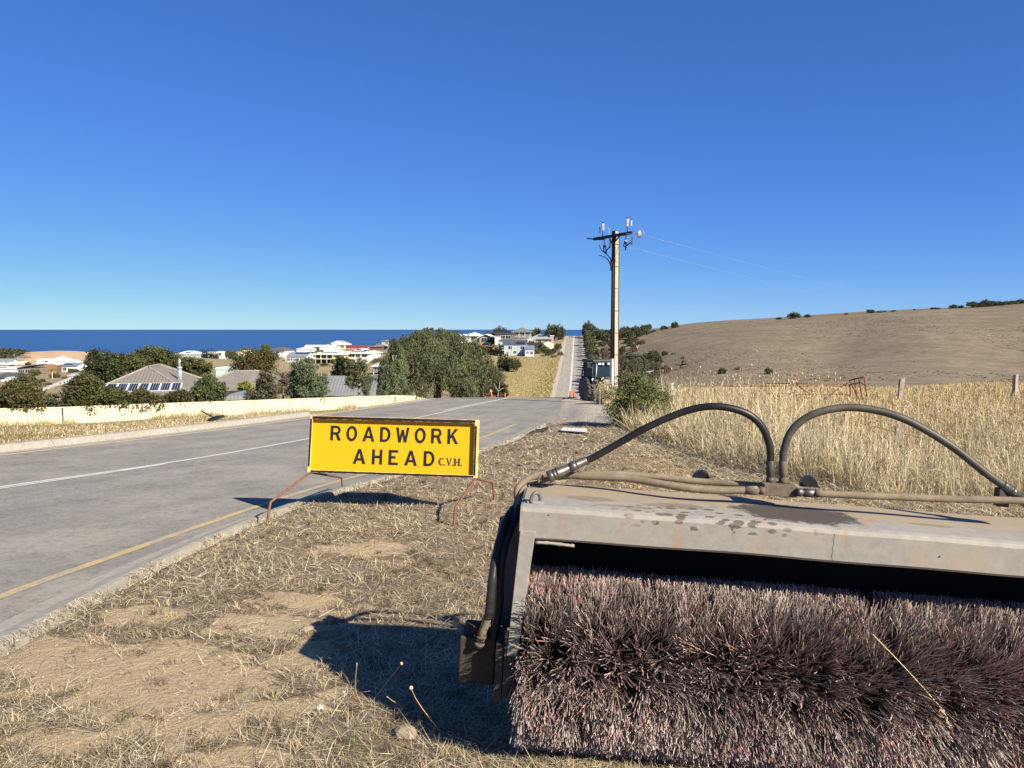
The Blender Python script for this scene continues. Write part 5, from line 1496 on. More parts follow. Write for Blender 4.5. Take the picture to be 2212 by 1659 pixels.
DG = (0.036, 0.046, 0.018); OL = (0.085, 0.082, 0.030); GG = (0.125, 0.145, 0.078); BR = (0.095, 0.068, 0.028); WG = (0.098, 0.102, 0.05); LG = (0.11, 0.13, 0.035)
# hedge and shrubs along the cream fence
H1, H2, H3 = (0.052, 0.07, 0.023), (0.095, 0.10, 0.036), (0.105, 0.086, 0.034)
tree('garden_shrub', 34, 816, 900, 33.3, 62, 'wide olive shrub leaning over the white fence end at the left border', 'shrub', (0.075, 0.078, 0.026), H3, 20000, 0.085, 0.2)
tree('garden_shrub', 110, 852, 888, 34.6, 24, 'small grey green shrub in the gap between the two large shrubs', 'shrub', (0.07, 0.085, 0.04), None, 5000, 0.07)
tree('garden_shrub', 178, 806, 900, 34.8, 46, 'tallest dark shrub at the corner of the cream fence', 'shrub', H1, H3, 20000, 0.085, 0.2)
tree('garden_shrub', 250, 837, 896, 35.5, 44, 'dark hedge shrub under the solar panels, left one', 'shrub', H1, H2, 15000, 0.085)
tree('garden_shrub', 318, 842, 891, 36.1, 40, 'dark hedge shrub under the solar panels, right one', 'shrub', H1, H3, 13000, 0.085)
tree('garden_shrub', 385, 846, 882, 36.9, 36, 'low dark shrub between the hedge and the round tree', 'shrub', (0.04, 0.05, 0.018), H3, 10000, 0.085)
tree('round_tree', 452, 812, 874, 37.9, 38, 'dense round green tree behind the middle of the cream fence', 'tree', (0.062, 0.085, 0.03), (0.10, 0.115, 0.045), 17000, 0.09)
# behind the tiled house
tree('dark_tree', 226, 760, 830, 98, 46, 'dark green tree left of the tiled roof', 'tree', (0.04, 0.055, 0.02), (0.065, 0.075, 0.028), 13000, 0.24)
tree('olive_tree', 335, 754, 800, 112, 62, 'broad olive green tree behind the tiled roof ridge', 'tree', (0.095, 0.105, 0.034), (0.07, 0.08, 0.026), 14000, 0.25)
tree('olive_tree', 415, 772, 812, 105, 44, 'olive green tree behind the steel flue', 'tree', (0.095, 0.10, 0.034), (0.065, 0.075, 0.026), 9000, 0.24)
tree('olive_tree', 278, 764, 806, 108, 36, 'olive tree between the dark tree and the broad olive tree', 'tree', (0.09, 0.10, 0.032), None, 7000, 0.24)
tree('brown_tree', 552, 758, 828, 104, 55, 'large brownish green tree right of the tiled house', 'tree', (0.105, 0.078, 0.03), (0.065, 0.072, 0.026), 17000, 0.2)
tree('grey_shrub', 570, 806, 872, 50, 36, 'sparse grey green shrub behind the middle of the fence', 'shrub', (0.125, 0.125, 0.078), (0.09, 0.08, 0.045), 8000, 0.10)
tree('bare_shrub', 612, 790, 850, 62, 22, 'thin reddish brown shrub beside the gum tree', 'shrub', (0.17, 0.11, 0.075), None, 3000, 0.09)
tree('yellow_bush', 531, 824, 850, 60, 21, 'small yellow green bush beside the tiled house', 'bush', (0.23, 0.23, 0.03), (0.17, 0.19, 0.035), 3500, 0.11)
tree('gum_tree', 664, 779, 872, 40.2, 47, 'grey green gum tree hanging over the cream fence', 'gum tree', (0.15, 0.185, 0.105), (0.10, 0.13, 0.065), 22000, 0.115, 0.17, 0.5, False, aspect=0.2, pale=True, shell=0.3)
tree('dark_tree', 741, 772, 830, 92, 28, 'dark tree half hidden by the lacy gum tree', 'tree', (0.045, 0.055, 0.026), None, 8000, 0.2)
tree('gum_tree', 776, 768, 852, 54, 30, 'lacy gum tree in front of the grey garage roof', 'gum tree', (0.14, 0.155, 0.075), (0.105, 0.12, 0.055), 11000, 0.12, 0.17, 0.5, aspect=0.2, pale=True)
def weeping(name, px, bot, Y, domes, n, label, cols, lo, hi, size, seed, tr=1.0):
    """domes: (px, top row, half width in photo units, depth offset m); long leafy sprays hang from each dome"""
    r_ = np.random.default_rng(seed)
    p = at(px, bot, Y); g = min(gz(p[0], Y), p[2]); root = empty(name, (p[0], Y, g), 0, label, 'tree')
    o_ = np.array([p[0], Y, g])
    trunk(root, (at(px, domes[0][1], Y)[2] - g) * 0.58, 0.3 * tr, r_, PALEBARK, 7, 0.16)
    Vs = []; Qs = []; Cs = []; off = 0
    w = np.array([d[2] ** 1.6 for d in domes]); w /= w.sum()
    for d, wt in zip(domes, w):
        rw = d[2] * Y / F; top = at(d[0], d[1], Y) - o_
        nsp = max(20, int(n * wt / 55))
        ga = None
        for s_ in range(nsp):
            if s_ % 5 == 0:
                ga = (r_.uniform(0, 6.28), math.sqrt(r_.random()), r_.uniform(0.6, 1.3), r_.uniform(0.7, 1.3))
            a = ga[0] + r_.normal(0, 0.22); q = min(1.0, max(0.0, ga[1] + r_.normal(0, 0.10))); rr = rw * q
            drop0 = rw * 0.62 * (1 - math.sqrt(max(0.02, 1 - q * q * 0.96)))
            base = top + np.array([rr * math.cos(a), rr * math.sin(a) * 0.85 + d[3], -drop0 - abs(r_.normal(0, 0.12))])
            Ls = r_.uniform(lo, hi) * (0.6 + 0.6 * q) * ga[3]
            m = int(r_.integers(38, 72)); t = r_.random(m)
            out = np.array([math.cos(a), math.sin(a), 0]) * 0.16 * Ls
            P = base + np.outer(np.sqrt(t), out) - np.outer(t, [0, 0, Ls]) + r_.normal(0, 1, (m, 3)) * np.array([0.10, 0.10, 0.05]) * (0.5 + rw * 0.18) * (0.4 + np.sin(t * 3.0)[:, None] * 0.8)
            k_ = r_.random(); c_ = np.array(cols[0]) * (1 - k_) + np.array(cols[1]) * k_
            if r_.random() < 0.07: c_ = np.array(cols[2])
            V, Q, C = leaf_cloud(r_, P, size, np.repeat(c_[None] * ga[2] * r_.uniform(0.85, 1.15), m, 0), (out[0] * 2, out[1] * 2, -1), 0.72, 0.16)
            Vs.append(V); Qs.append(Q + off); Cs.append(C); off += len(V)
    crown_obj('crown', root, (np.concatenate(Vs), np.concatenate(Qs), np.concatenate(Cs)))
    return root
WC = ((0.125, 0.138, 0.058), (0.078, 0.094, 0.04), (0.15, 0.105, 0.05))
weeping('weeping_tree', 945, 868, 62, [(935, 706, 74, 0.3), (978, 714, 68, 0.2), (900, 718, 56, 0.0), (1010, 738, 52, 0.0), (874, 745, 38, -0.3), (945, 730, 96, -1.7), (1040, 775, 32, 0), (908, 768, 64, -2.4), (985, 775, 66, -2.2), (1018, 800, 42, -1.8), (945, 792, 82, -3.0), (882, 800, 38, -1.8)], 74000,
        'huge weeping pepper tree beside the crest of the road', WC, 0.6, 1.5, 0.16, 3, 1.4)
weeping('gum_tree', 853, 862, 50, [(852, 741, 16, 0), (845, 765, 22, 0), (862, 775, 20, -0.4), (850, 800, 28, -0.5), (862, 815, 24, -0.8), (842, 815, 22, -0.3)], 15000,
        'slender drooping gum tree at the end of the fence', ((0.14, 0.165, 0.08), (0.095, 0.12, 0.055), (0.15, 0.15, 0.07)), 0.7, 1.5, 0.13, 9, 0.6)
tree('roadside_shrub', 1040, 770, 866, 63, 50, 'feathery olive shrub at the right foot of the weeping tree', 'shrub', (0.115, 0.112, 0.05), (0.085, 0.09, 0.04), 17000, 0.14, 0.2, 0.0, aspect=0.15)
tree('roadside_shrub', 1000, 800, 868, 58, 34, 'grey green shrub in front of the weeping tree', 'shrub', (0.115, 0.13, 0.07), None, 9000, 0.11, 0.2, aspect=0.2)
tree('roadside_shrub', 1082, 822, 866, 62, 18, 'dark small shrub behind the orange bollards', 'shrub', (0.06, 0.07, 0.03), None, 4000, 0.12)
# dead branch
root = empty('dead_branch', tuple(at(1074, 864, 58)), 0, 'bleached dead branch standing behind the orange bollards', 'branch')
mb = MB(); o_ = at(1074, 864, 58)
for pts in ([(1074, 864), (1077, 846), (1072, 838), (1066, 828)], [(1077, 846), (1083, 840), (1088, 838)], [(1077, 848), (1079, 832), (1080, 824)], [(1072, 862), (1082, 861), (1090, 863)]):
    mb.tube([tuple(at(a, b, 58) - o_) for a, b in pts], list(np.linspace(0.035, 0.01, len(pts))), 5)
mb.build('branches', PALEBARK, root)

ORD = ['first', 'second', 'third', 'fourth', 'fifth', 'sixth', 'seventh', 'eighth', 'ninth', 'tenth', 'eleventh', 'twelfth', 'thirteenth', 'fourteenth', 'fifteenth', 'sixteenth', 'seventeenth', 'eighteenth', 'nineteenth', 'twentieth', 'twenty first', 'twenty second', 'twenty third', 'twenty fourth', 'twenty fifth', 'twenty sixth', 'twenty seventh', 'twenty eighth', 'twenty ninth', 'thirtieth']
# shared shrub shapes for the far slopes
rng = np.random.default_rng(77)
SHR = []
def shrub_mesh(seed, col, col2, n=900, flat=0.62, size=0.085):
    r_ = np.random.default_rng(seed)
    L = [(0.5 * math.cos(a) * r_.uniform(0.6, 1), 0.5 * math.sin(a) * r_.uniform(0.6, 1), r_.uniform(0.3, 0.6), r_.uniform(0.36, 0.5), r_.uniform(0.36, 0.5), r_.uniform(0.28, 0.38)) for a in np.linspace(0, 6.28, 8)[:-1]] + [(0, 0, 0.42, 0.75, 0.7, 0.42), (0, 0, 0.66, 0.5, 0.5, 0.30)]
    V, Q, C = crown(r_, L, n, size, col, 0.17, col2=col2, shell=0.62, nclump=110)
    V[:, 2] = np.maximum(V[:, 2], -0.05)
    return np_mesh('crown', V, Q, 4, C)
SHR = {'dark': [shrub_mesh(s, (0.058, 0.072, 0.034), (0.085, 0.092, 0.045), 3200) for s in (1, 2, 3)],
       'olive': [shrub_mesh(s, (0.105, 0.105, 0.055), (0.075, 0.082, 0.042), 3200) for s in (4, 5, 6)],
       'grey': [shrub_mesh(s, (0.15, 0.128, 0.088), (0.115, 0.112, 0.07), 2200) for s in (7, 8)],
       'rust': [shrub_mesh(s, (0.19, 0.105, 0.065), (0.145, 0.105, 0.065), 1800) for s in (9, 10)],
       'green': [shrub_mesh(s, (0.085, 0.115, 0.034), (0.115, 0.145, 0.042), 3000) for s in (11, 12)]}
stm = MB(); stm.tube([(0, 0, -0.25), (0.02, 0, 0.25), (0.05, 0.02, 0.55)], [0.06, 0.045, 0.02], 5); stm.tube([(0.02, 0, 0.2), (-0.2, 0.1, 0.5)], [0.035, 0.012], 4)
STEM = stm.mesh('trunk'); STEM.materials.append(BARK)
GRP = {}
def shrub(name, kind, X, Y, w, h, label, cat, group=None, z=None):
    me = SHR[kind][rng.integers(0, len(SHR[kind]))]
    root = empty(name, (X, Y, gz(X, Y) if z is None else z), rng.uniform(0, 6.28), label, cat, group)
    c_ = link('crown', me, LEAF, root); c_.scale = (w, w, h)
    t_ = link('trunk', STEM, None, root); t_.scale = (w, w, h)
    if group: GRP.setdefault(group, []).append((kind, X, Y, root))
    return root
def shrub_px(name, kind, px, py, hw, top, Y, label, cat='shrub', group=None):
    """px, py foot in the photo; hw half width, top row"""
    p = at(px, py, Y); w = hw * Y / F / 0.95; hh = (py - top) * Y / F / 0.95
    g = gz(p[0], Y)
    return shrub(name, kind, p[0], Y, w, hh, label, cat, group, z=p[2] if abs(p[2] - g) < 1.2 else max(g - 0.3, p[2] - 1.0))
# along the right side of the far road: dense row with shadows on the road
for i, Y in enumerate(np.concatenate([np.arange(196, 300, 7.5), np.arange(300, 425, 9.0)])):
    X = float(xre(Y)) + rng.uniform(2.6, 4.0)
    s = rng.uniform(2.2, 3.1)
    shrub('roadside_bush', ['olive', 'dark', 'dark', 'olive'][i % 4], X, Y, s, s * rng.uniform(1.5, 2.1), 'bushy shrub in the row along the right edge of the far road', 'bush', 'bushes along the far road')
for i in range(46):
    Y = rng.uniform(200, 415); X = float(xre(Y)) + rng.uniform(7, 24 + (Y - 200) * 0.02)
    s = rng.uniform(1.6, 3.2)
    shrub('scrub_bush', ['olive', 'grey', 'dark', 'olive', 'rust'][i % 5], X, Y, s, s * rng.uniform(0.8, 1.3), 'scrub bush on the slope right of the far road', 'bush', 'scrub right of the far road')
shrub_px('crest_tree', 'dark', 1271, 727, 17, 695, 405, 'tall dark tree at the top of the far road', 'tree')
shrub_px('crest_tree', 'dark', 1280, 738, 15, 712, 395, 'rounded bush below the tall dark tree at the road top', 'tree')
for i, (px, py, hw, top) in enumerate([(1300, 728, 16, 707), (1325, 726, 16, 709), (1350, 726, 16, 705), (1372, 722, 15, 704), (1392, 719, 13, 702), (1402, 713, 8, 700), (1338, 730, 14, 712), (1312, 735, 16, 716), (1360, 731, 14, 714), (1380, 728, 12, 712), (1395, 725, 10, 713), (1405, 722, 7, 714)]):
    shrub_px('ridge_bush', ['olive', 'dark'][i % 2], px, py, hw, top, 395 - (py - 712) * 2.2, 'ridge bush in the dense band right of the power pole', 'bush', 'bushes along the ridge')
shrub_px('ridge_bush', 'dark', 1434, 716, 11, 703, 392, 'left one of the two dark bushes standing alone on the bare ridge')
shrub_px('ridge_bush', 'dark', 1457, 717, 10, 702, 388, 'right one of the two dark bushes standing alone on the bare ridge')
shrub_px('ridge_bush', 'dark', 1413, 719, 6, 712, 380, 'low dark bush, left, just below the bare ridge')
shrub_px('ridge_bush', 'dark', 1431, 719, 5, 712, 378, 'small round bush just below the two ridge bushes')
for i, (px, hw, h_) in enumerate([(1683, 8, 4), (1716, 17, 12), (1744, 9, 6), (1828, 5, 3), (1880, 11, 8), (1905, 12, 4), (1930, 8, 3), (1975, 4, 3), (2020, 12, 4), (2058, 11, 8), (2075, 8, 5)]):
    Y = 372 - (px - 1683) * 0.08
    ys_r = np.interp(px, [1480, 1640, 1800, 2000, 2212], [703.5, 692, 681, 669, 656.5])
    shrub_px('skyline_bush', 'dark', px, ys_r + 1.5, hw, ys_r - h_, Y, 'dark bush on the bare skyline of the right hill', 'bush', 'bushes on the hill skyline')
for i, px in enumerate(range(2100, 2330, 15)):
    ys_r = np.interp(px, [1480, 1640, 1800, 2000, 2212, 2330], [703.5, 692, 681, 669, 656.5, 650])
    shrub_px('skyline_bush', 'dark' if i % 3 else 'olive', px, ys_r + 2, 14, ys_r - 8 - 5 * rng.random() - (4 if px == 2130 else 0), 338, 'tree in the dark clump on the skyline at the right border', 'tree', 'trees of the skyline clump')
# scrub between the pole and the bare hill
for i, (px, py, hw, top, kind) in enumerate([(1352, 795, 16, 772, 'olive'), (1375, 800, 18, 775, 'grey'), (1400, 805, 18, 782, 'olive'), (1420, 792, 14, 768, 'dark'), (1440, 806, 14, 788, 'rust'), (1385, 782, 18, 762, 'grey'), (1412, 775, 15, 757, 'olive'),
        (1360, 772, 12, 755, 'dark'), (1436, 768, 9, 758, 'dark'), (1455, 770, 7, 762, 'dark'), (1350, 815, 16, 796, 'olive'), (1380, 820, 18, 800, 'grey'), (1410, 822, 14, 806, 'dark'), (1330, 780, 14, 760, 'olive'), (1345, 756, 10, 742, 'dark'), (1368, 748, 9, 738, 'dark'),
        (1425, 812, 10, 798, 'rust'), (1395, 768, 12, 755, 'grey'), (1475, 782, 7, 770, 'dark'), (1560, 822, 12, 806, 'dark'), (1660, 826, 12, 808, 'dark'), (1595, 816, 12, 808, 'rust'), (1310, 772, 14, 752, 'rust'), (1300, 790, 14, 770, 'olive'), (1305, 760, 12, 742, 'grey'), (1322, 748, 12, 732, 'olive')]):
    Y = float(np.interp(py, [740, 760, 800, 830], [330, 275, 205, 160]))
    shrub_px('valley_bush', kind, px, py, hw, top, Y, 'scrub bush in the gully behind the power pole', 'bush', 'gully scrub')
# bleached logs and burnt stump on the hill
def log(name, px, py, Y, segs, col, label):
    o_ = at(px, py, Y); root = empty(name, tuple(o_), 0, label, 'fallen branch')
    mb = MB()
    for pts in segs:
        mb.tube([tuple(at(px + a, py + b, Y + c_) - o_) for a, b, c_ in pts], list(np.linspace(0.22, 0.06, len(pts))), 5)
    mb.build('branches', col, root)
CHAR = mat('charred_wood', (0.022, 0.02, 0.02), 0.9, 0, 0.4, 3)
log('burnt_stump', 1473, 790, 205, [[(0, 0, 0), (1, -10, 0), (6, -18, 1)], [(0, 0, 0), (-10, -2, 0), (-14, -3, 1)], [(0, -2, 0), (10, -3, -1), (16, 0, 0)], [(1, -8, 0), (7, -10, -1), (10, -2, -1)], [(0, -2, 0), (-4, 4, -2), (6, 5, -2)]], CHAR, 'twisted charred stump on the lower hillside')
log('fallen_log', 2075, 777, 205, [[(-22, -2, 0), (-5, 0, 0), (10, 1, 0)], [(10, 1, 0), (13, -4, 0)], [(10, 1, 0), (14, 4, -1)], [(-18, -4, 1), (-5, -1, 0)]], CHAR, 'dark fallen branch on the right hillside')
log('fallen_log', 2068, 779, 203, [[(-8, 2, 0), (-2, -1, 0), (4, 0, 0)]], PALEBARK, 'bleached white branch lying against the dark fallen branch')
log('dead_tree', 1377, 752, 290, [[(0, 5, 0), (1, -4, 0), (4, -8, 0)], [(0, 0, 0), (-3, -6, 0)]], PALEBARK, 'bare forked trunk standing in the scrub right of the pole')
log('fallen_log', 1400, 804, 190, [[(-12, 2, 0), (0, -1, 0), (12, -3, 0)], [(0, 0, 0), (7, 4, -1)]], PALEBARK, 'bleached log lying in the gully scrub')
log('fallen_log', 1800, 735, 265, [[(-10, 0, 0), (0, 0, 0), (12, -1, 0)]], CHAR, 'thin dark log in the middle of the bare hill')
# shrubs and trees among the houses
shrub_px('pine_tree', 'dark', 1080, 732, 21, 706, 372, 'broad dark pine behind the solar panels of the dark modern house', 'tree')
shrub_px('pine_tree', 'dark', 1056, 730, 12, 716, 372, 'smaller dark pine beside the broad dark pine', 'tree')
shrub_px('norfolk_pine', 'green', 1160, 728, 14, 705, 400, 'palm like green pine on the skyline beside the grey green roof', 'tree')
shrub_px('large_tree', 'olive', 1196, 738, 24, 702, 392, 'largest dark tree at the top left of the far road', 'tree')
shrub_px('large_tree', 'olive', 1212, 745, 12, 716, 388, 'rounded tree on the road side of the largest dark tree', 'tree')
for i, (px, py, hw, top, kind) in enumerate([(1160, 768, 12, 752, 'green'), (1176, 764, 12, 746, 'green'), (1190, 768, 14, 752, 'olive'), (1205, 758, 10, 742, 'olive'), (1150, 772, 10, 764, 'grey'), (1172, 775, 10, 766, 'grey'), (1196, 778, 10, 766, 'grey'), (1210, 772, 9, 758, 'grey'), (1183, 772, 9, 762, 'olive')]):
    shrub_px('garden_bush', kind, px, py, hw, top, 318 - (py - 760) * 1.3, 'garden bush below the cream shed', 'bush', 'bushes below the cream shed')
shrub_px('round_bush', 'dark', 1110, 801, 17, 772, 240, 'round dark bush standing in the green paddock', 'bush')
shrub_px('round_bush', 'dark', 1094, 803, 10, 790, 242, 'low bush left of the round dark bush', 'bush')
shrub_px('round_bush', 'green', 1062, 746, 8, 733, 344, 'bright bush beside the dark recessed front', 'bush')
shrub_px('garden_bush', 'green', 1046, 742, 9, 735, 342, 'bush in front of the white gabled roof', 'bush')
# cypress trees: narrow flames
def cypress_mesh(seed):
    r_ = np.random.default_rng(seed)
    L = [(0, 0, z, 0.14 * (1 - abs(z - 0.35) * 0.9), 0.14 * (1 - abs(z - 0.35) * 0.9), 0.12) for z in np.linspace(0.06, 0.95, 12)]
    V, Q, C = crown(r_, L, 800, 0.055, (0.022, 0.032, 0.014), 0.3, -0.3, col2=(0.035, 0.045, 0.02), nclump=90)
    return np_mesh('crown', V, Q, 4, C)
CYP = [cypress_mesh(s) for s in (21, 22, 23)]
def cypress(px, py, top, Y, label, group):
    p = at(px, py, Y); hh = (py - top) * Y / F
    root = empty('cypress', (p[0], Y, p[2]), rng.uniform(0, 6), label, 'cypress', group)
    c_ = link('crown', CYP[rng.integers(0, 3)], LEAF, root); c_.scale = (hh * 0.95, hh * 0.95, hh)
    t_ = link('trunk', STEM, None, root); t_.scale = (1, 1, 1.2)
for i in range(9): cypress(438 + i * 4.1, 779, 757 + rng.uniform(-2, 4), 425, ORD[i] + ' narrow dark cypress from the left in the row before the white cube house', 'cypress row before the white cube house')
for i in range(15): cypress(1030 + i * 3.7, 770 + rng.uniform(-2, 1), 748 + rng.uniform(-3, 4) - i * 0.25, 296 - i * 0.2, ORD[i] + ' narrow dark cypress from the left in the row before the cream orange roofed house', 'cypress row before the orange roof')
for i in range(5): cypress(1077 + i * 4.8, 800, 766 + rng.uniform(-1, 7), 244, ORD[i] + ' narrow dark cypress from the left in the group of five at the paddock edge', 'cypress group in the paddock')
# trees between the houses of the middle group
shrub_px('street_tree', 'green', 530, 770, 18, 748, 473, 'bright green tree behind the cream gabled house', 'tree')
shrub_px('street_tree', 'green', 574, 756, 14, 740, 498, 'tallest bright green tree against the sea', 'tree')
shrub_px('street_tree', 'green', 556, 776, 22, 754, 456, 'round green tree left of the white two storey house', 'tree')
shrub_px('street_tree', 'dark', 590, 778, 14, 764, 434, 'dark tree below the white two storey house', 'tree')
shrub_px('street_tree', 'green', 495, 782, 12, 762, 423, 'green tree between the white cube house and the cream gable', 'tree')
shrub_px('street_tree', 'olive', 503, 792, 14, 774, 390, 'olive tree in front of the cream gable', 'tree')
shrub_px('street_tree', 'green', 714, 752, 6, 738, 522, 'palm like tree in front of the highest white house', 'tree')
shrub_px('street_tree', 'green', 684, 756, 9, 746, 494, 'small green tree left of the yellow house roof', 'tree')
shrub_px('street_tree', 'olive', 664, 757, 8, 748, 498, 'small olive tree behind the metal roof', 'tree')
shrub_px('street_tree', 'green', 720, 786, 9, 775, 375, 'round green bush at the corner of the yellow house', 'bush')
shrub_px('street_tree', 'olive', 700, 790, 12, 785, 373, 'low hedge in front of the yellow house', 'hedge')
shrub_px('street_tree', 'dark', 655, 788, 18, 778, 381, 'dark shrub below the glazed verandah', 'shrub')
shrub_px('street_tree', 'rust', 640, 800, 16, 786, 340, 'rusty shrub below the glazed verandah', 'shrub')
shrub_px('street_tree', 'rust', 815, 786, 14, 772, 385, 'orange brown shrub below the cream verandah house', 'shrub')
shrub_px('street_tree', 'olive', 850, 764, 12, 738, 498, 'olive tree above the slender gum', 'tree')
shrub_px('street_tree', 'rust', 730, 812, 16, 796, 249, 'dull rusty shrub left of the lacy gum tree', 'shrub')
for i, (px, py, hw, top, kind) in enumerate([(50, 830, 16, 812, 'olive'), (75, 812, 16, 798, 'green'), (42, 812, 14, 806, 'olive'), (118, 818, 14, 806, 'olive'), (160, 808, 15, 796, 'dark'), (178, 800, 14, 786, 'dark'), (90, 828, 12, 818, 'dark'), (104, 838, 12, 826, 'dark'), (140, 822, 8, 812, 'grey'), (68, 826, 14, 812, 'olive'), (26, 797, 8, 788, 'dark'), (104, 785, 6, 780, 'dark'), (132, 782, 4, 777, 'dark'), (60, 790, 8, 782, 'dark'), (72, 846, 16, 826, 'rust'), (190, 800, 12, 780, 'dark')]):
    shrub_px('garden_bush', kind, px, py, hw, top, float(np.interp(py, [780, 800, 820, 846], [690, 450, 280, 110])), 'garden bush among the houses below the dune', 'bush', 'bushes below the dune')
# palm with a white trunk
p = at(113, 822, 280); root = empty('palm', tuple(p), 0, 'small palm beside the grey pergola', 'palm'); root.scale = (1.8, 1.8, 1.8)
mb = MB(); mb.tube([(0, 0, -1), (0, 0, 1.0), (0.05, 0, 2.2)], [0.16, 0.13, 0.1], 7); mb.build('trunk', PALEBARK, root)
V = []; Q = []; C = []
r_ = np.random.default_rng(4)
mb = MB()
for i in range(16):
    a = i * 0.393 + r_.uniform(-.2, .2); up = r_.uniform(0.2, 1.0); Lp = r_.uniform(1.0, 1.5)
    pts = [np.array([math.cos(a) * Lp * t, math.sin(a) * Lp * t, 2.2 + up * Lp * t - 1.1 * Lp * t * t]) for t in np.linspace(0, 1, 6)]
    sd_ = np.array([-math.sin(a), math.cos(a), 0])
    for j in range(5):
        w0, w1 = 0.16 * (1 - j / 5.5), 0.16 * (1 - (j + 1) / 5.5)
        mb.add([pts[j] - sd_ * w0 - [0, 0, w0*.6], pts[j], pts[j+1], pts[j+1] - sd_ * w1 - [0, 0, w1*.6]], [(0, 1, 2, 3)]); mb.add([pts[j], pts[j] + sd_ * w0 - [0, 0, w0*.6], pts[j+1] + sd_ * w1 - [0, 0, w1*.6], pts[j+1]], [(0, 1, 2, 3)])
mb.build('fronds', mat('palm_frond', (0.12, 0.125, 0.035), 0.6), root)

# coastal scrub: one mass
def stuff_shrubs(name, pts, size, kind, label, n=120):
    Vs = []; Qs = []; Cs = []; off = 0
    for (X, Y, s) in pts:
        L = [(0, 0, 0.3, 0.9, 0.9, 0.4)]
        V, Q, C = crown(rng, L, n, size, kind[0], 0.3, col2=kind[1], nclump=24, shell=0.3)
        V = V * np.array([s, s, s * 0.7]) + np.array([X, Y, gz(X, Y)])
        Vs.append(V); Qs.append(Q + off); Cs.append(C); off += len(V)
    o_ = link(name, np_mesh(name, np.concatenate(Vs), np.concatenate(Qs), 4, np.concatenate(Cs)), LEAF)
    return tag(o_, label, 'scrub', kind='stuff')
pts = []
for i in range(420):
    Y = rng.uniform(650, 995); px = rng.uniform(-160, 62 - (1000 - Y) * 0.12)
    pts.append((Xof(px, Y), Y, rng.uniform(2.5, 6)))
for i in range(60):
    Y = rng.uniform(930, 1000); px = rng.uniform(-160, 68)
    pts.append((Xof(px, Y), Y, rng.uniform(2.0, 4.0)))
stuff_shrubs('coastal_scrub', pts, 0.5, ((0.06, 0.07, 0.03), (0.09, 0.085, 0.045)), 'low grey green coastal scrub beside the bare dune')
pts = [(Xof(px, Y), Y, rng.uniform(2.5, 5)) for px, Y in [(rng.uniform(190, 700), rng.uniform(480, 580)) for _ in range(170)]]
stuff_shrubs('coastal_scrub', pts, 0.5, ((0.05, 0.058, 0.026), (0.07, 0.07, 0.035)), 'band of coastal scrub behind the houses in the middle')

KN = {'dark': 'dark green', 'olive': 'olive', 'grey': 'grey green', 'rust': 'rusty brown', 'green': 'bright green'}
WHERE = {'bushes along the far road': ('bush in the row up the right edge of the far road', True), 'scrub right of the far road': ('scrub bush from the left on the slope right of the far road', False), 'bushes along the ridge': ('bush from the left in the ridge band right of the pole', False),
         'bushes on the hill skyline': ('bush from the left on the bare skyline of the right hill', False), 'trees of the skyline clump': ('tree from the left in the dark skyline clump at the right border', False), 'gully scrub': ('scrub bush from the left in the gully behind the pole', False),
         'bushes below the cream shed': ('bush from the left below the cream shed', False), 'bushes below the dune': ('garden bush from the left among the houses below the dune', False)}
for g_, L_ in GRP.items():
    txt, byY = WHERE[g_]
    for kd in KN:
        sub_ = [q for q in L_ if q[0] == kd]
        sub_.sort(key=lambda q: q[2] if byY else float(pcol(np.array(q[1]), np.array(q[2]))))
        for i_, q in enumerate(sub_):
            q[3]['label'] = ORD[i_] + ' ' + KN[kd] + ' ' + txt
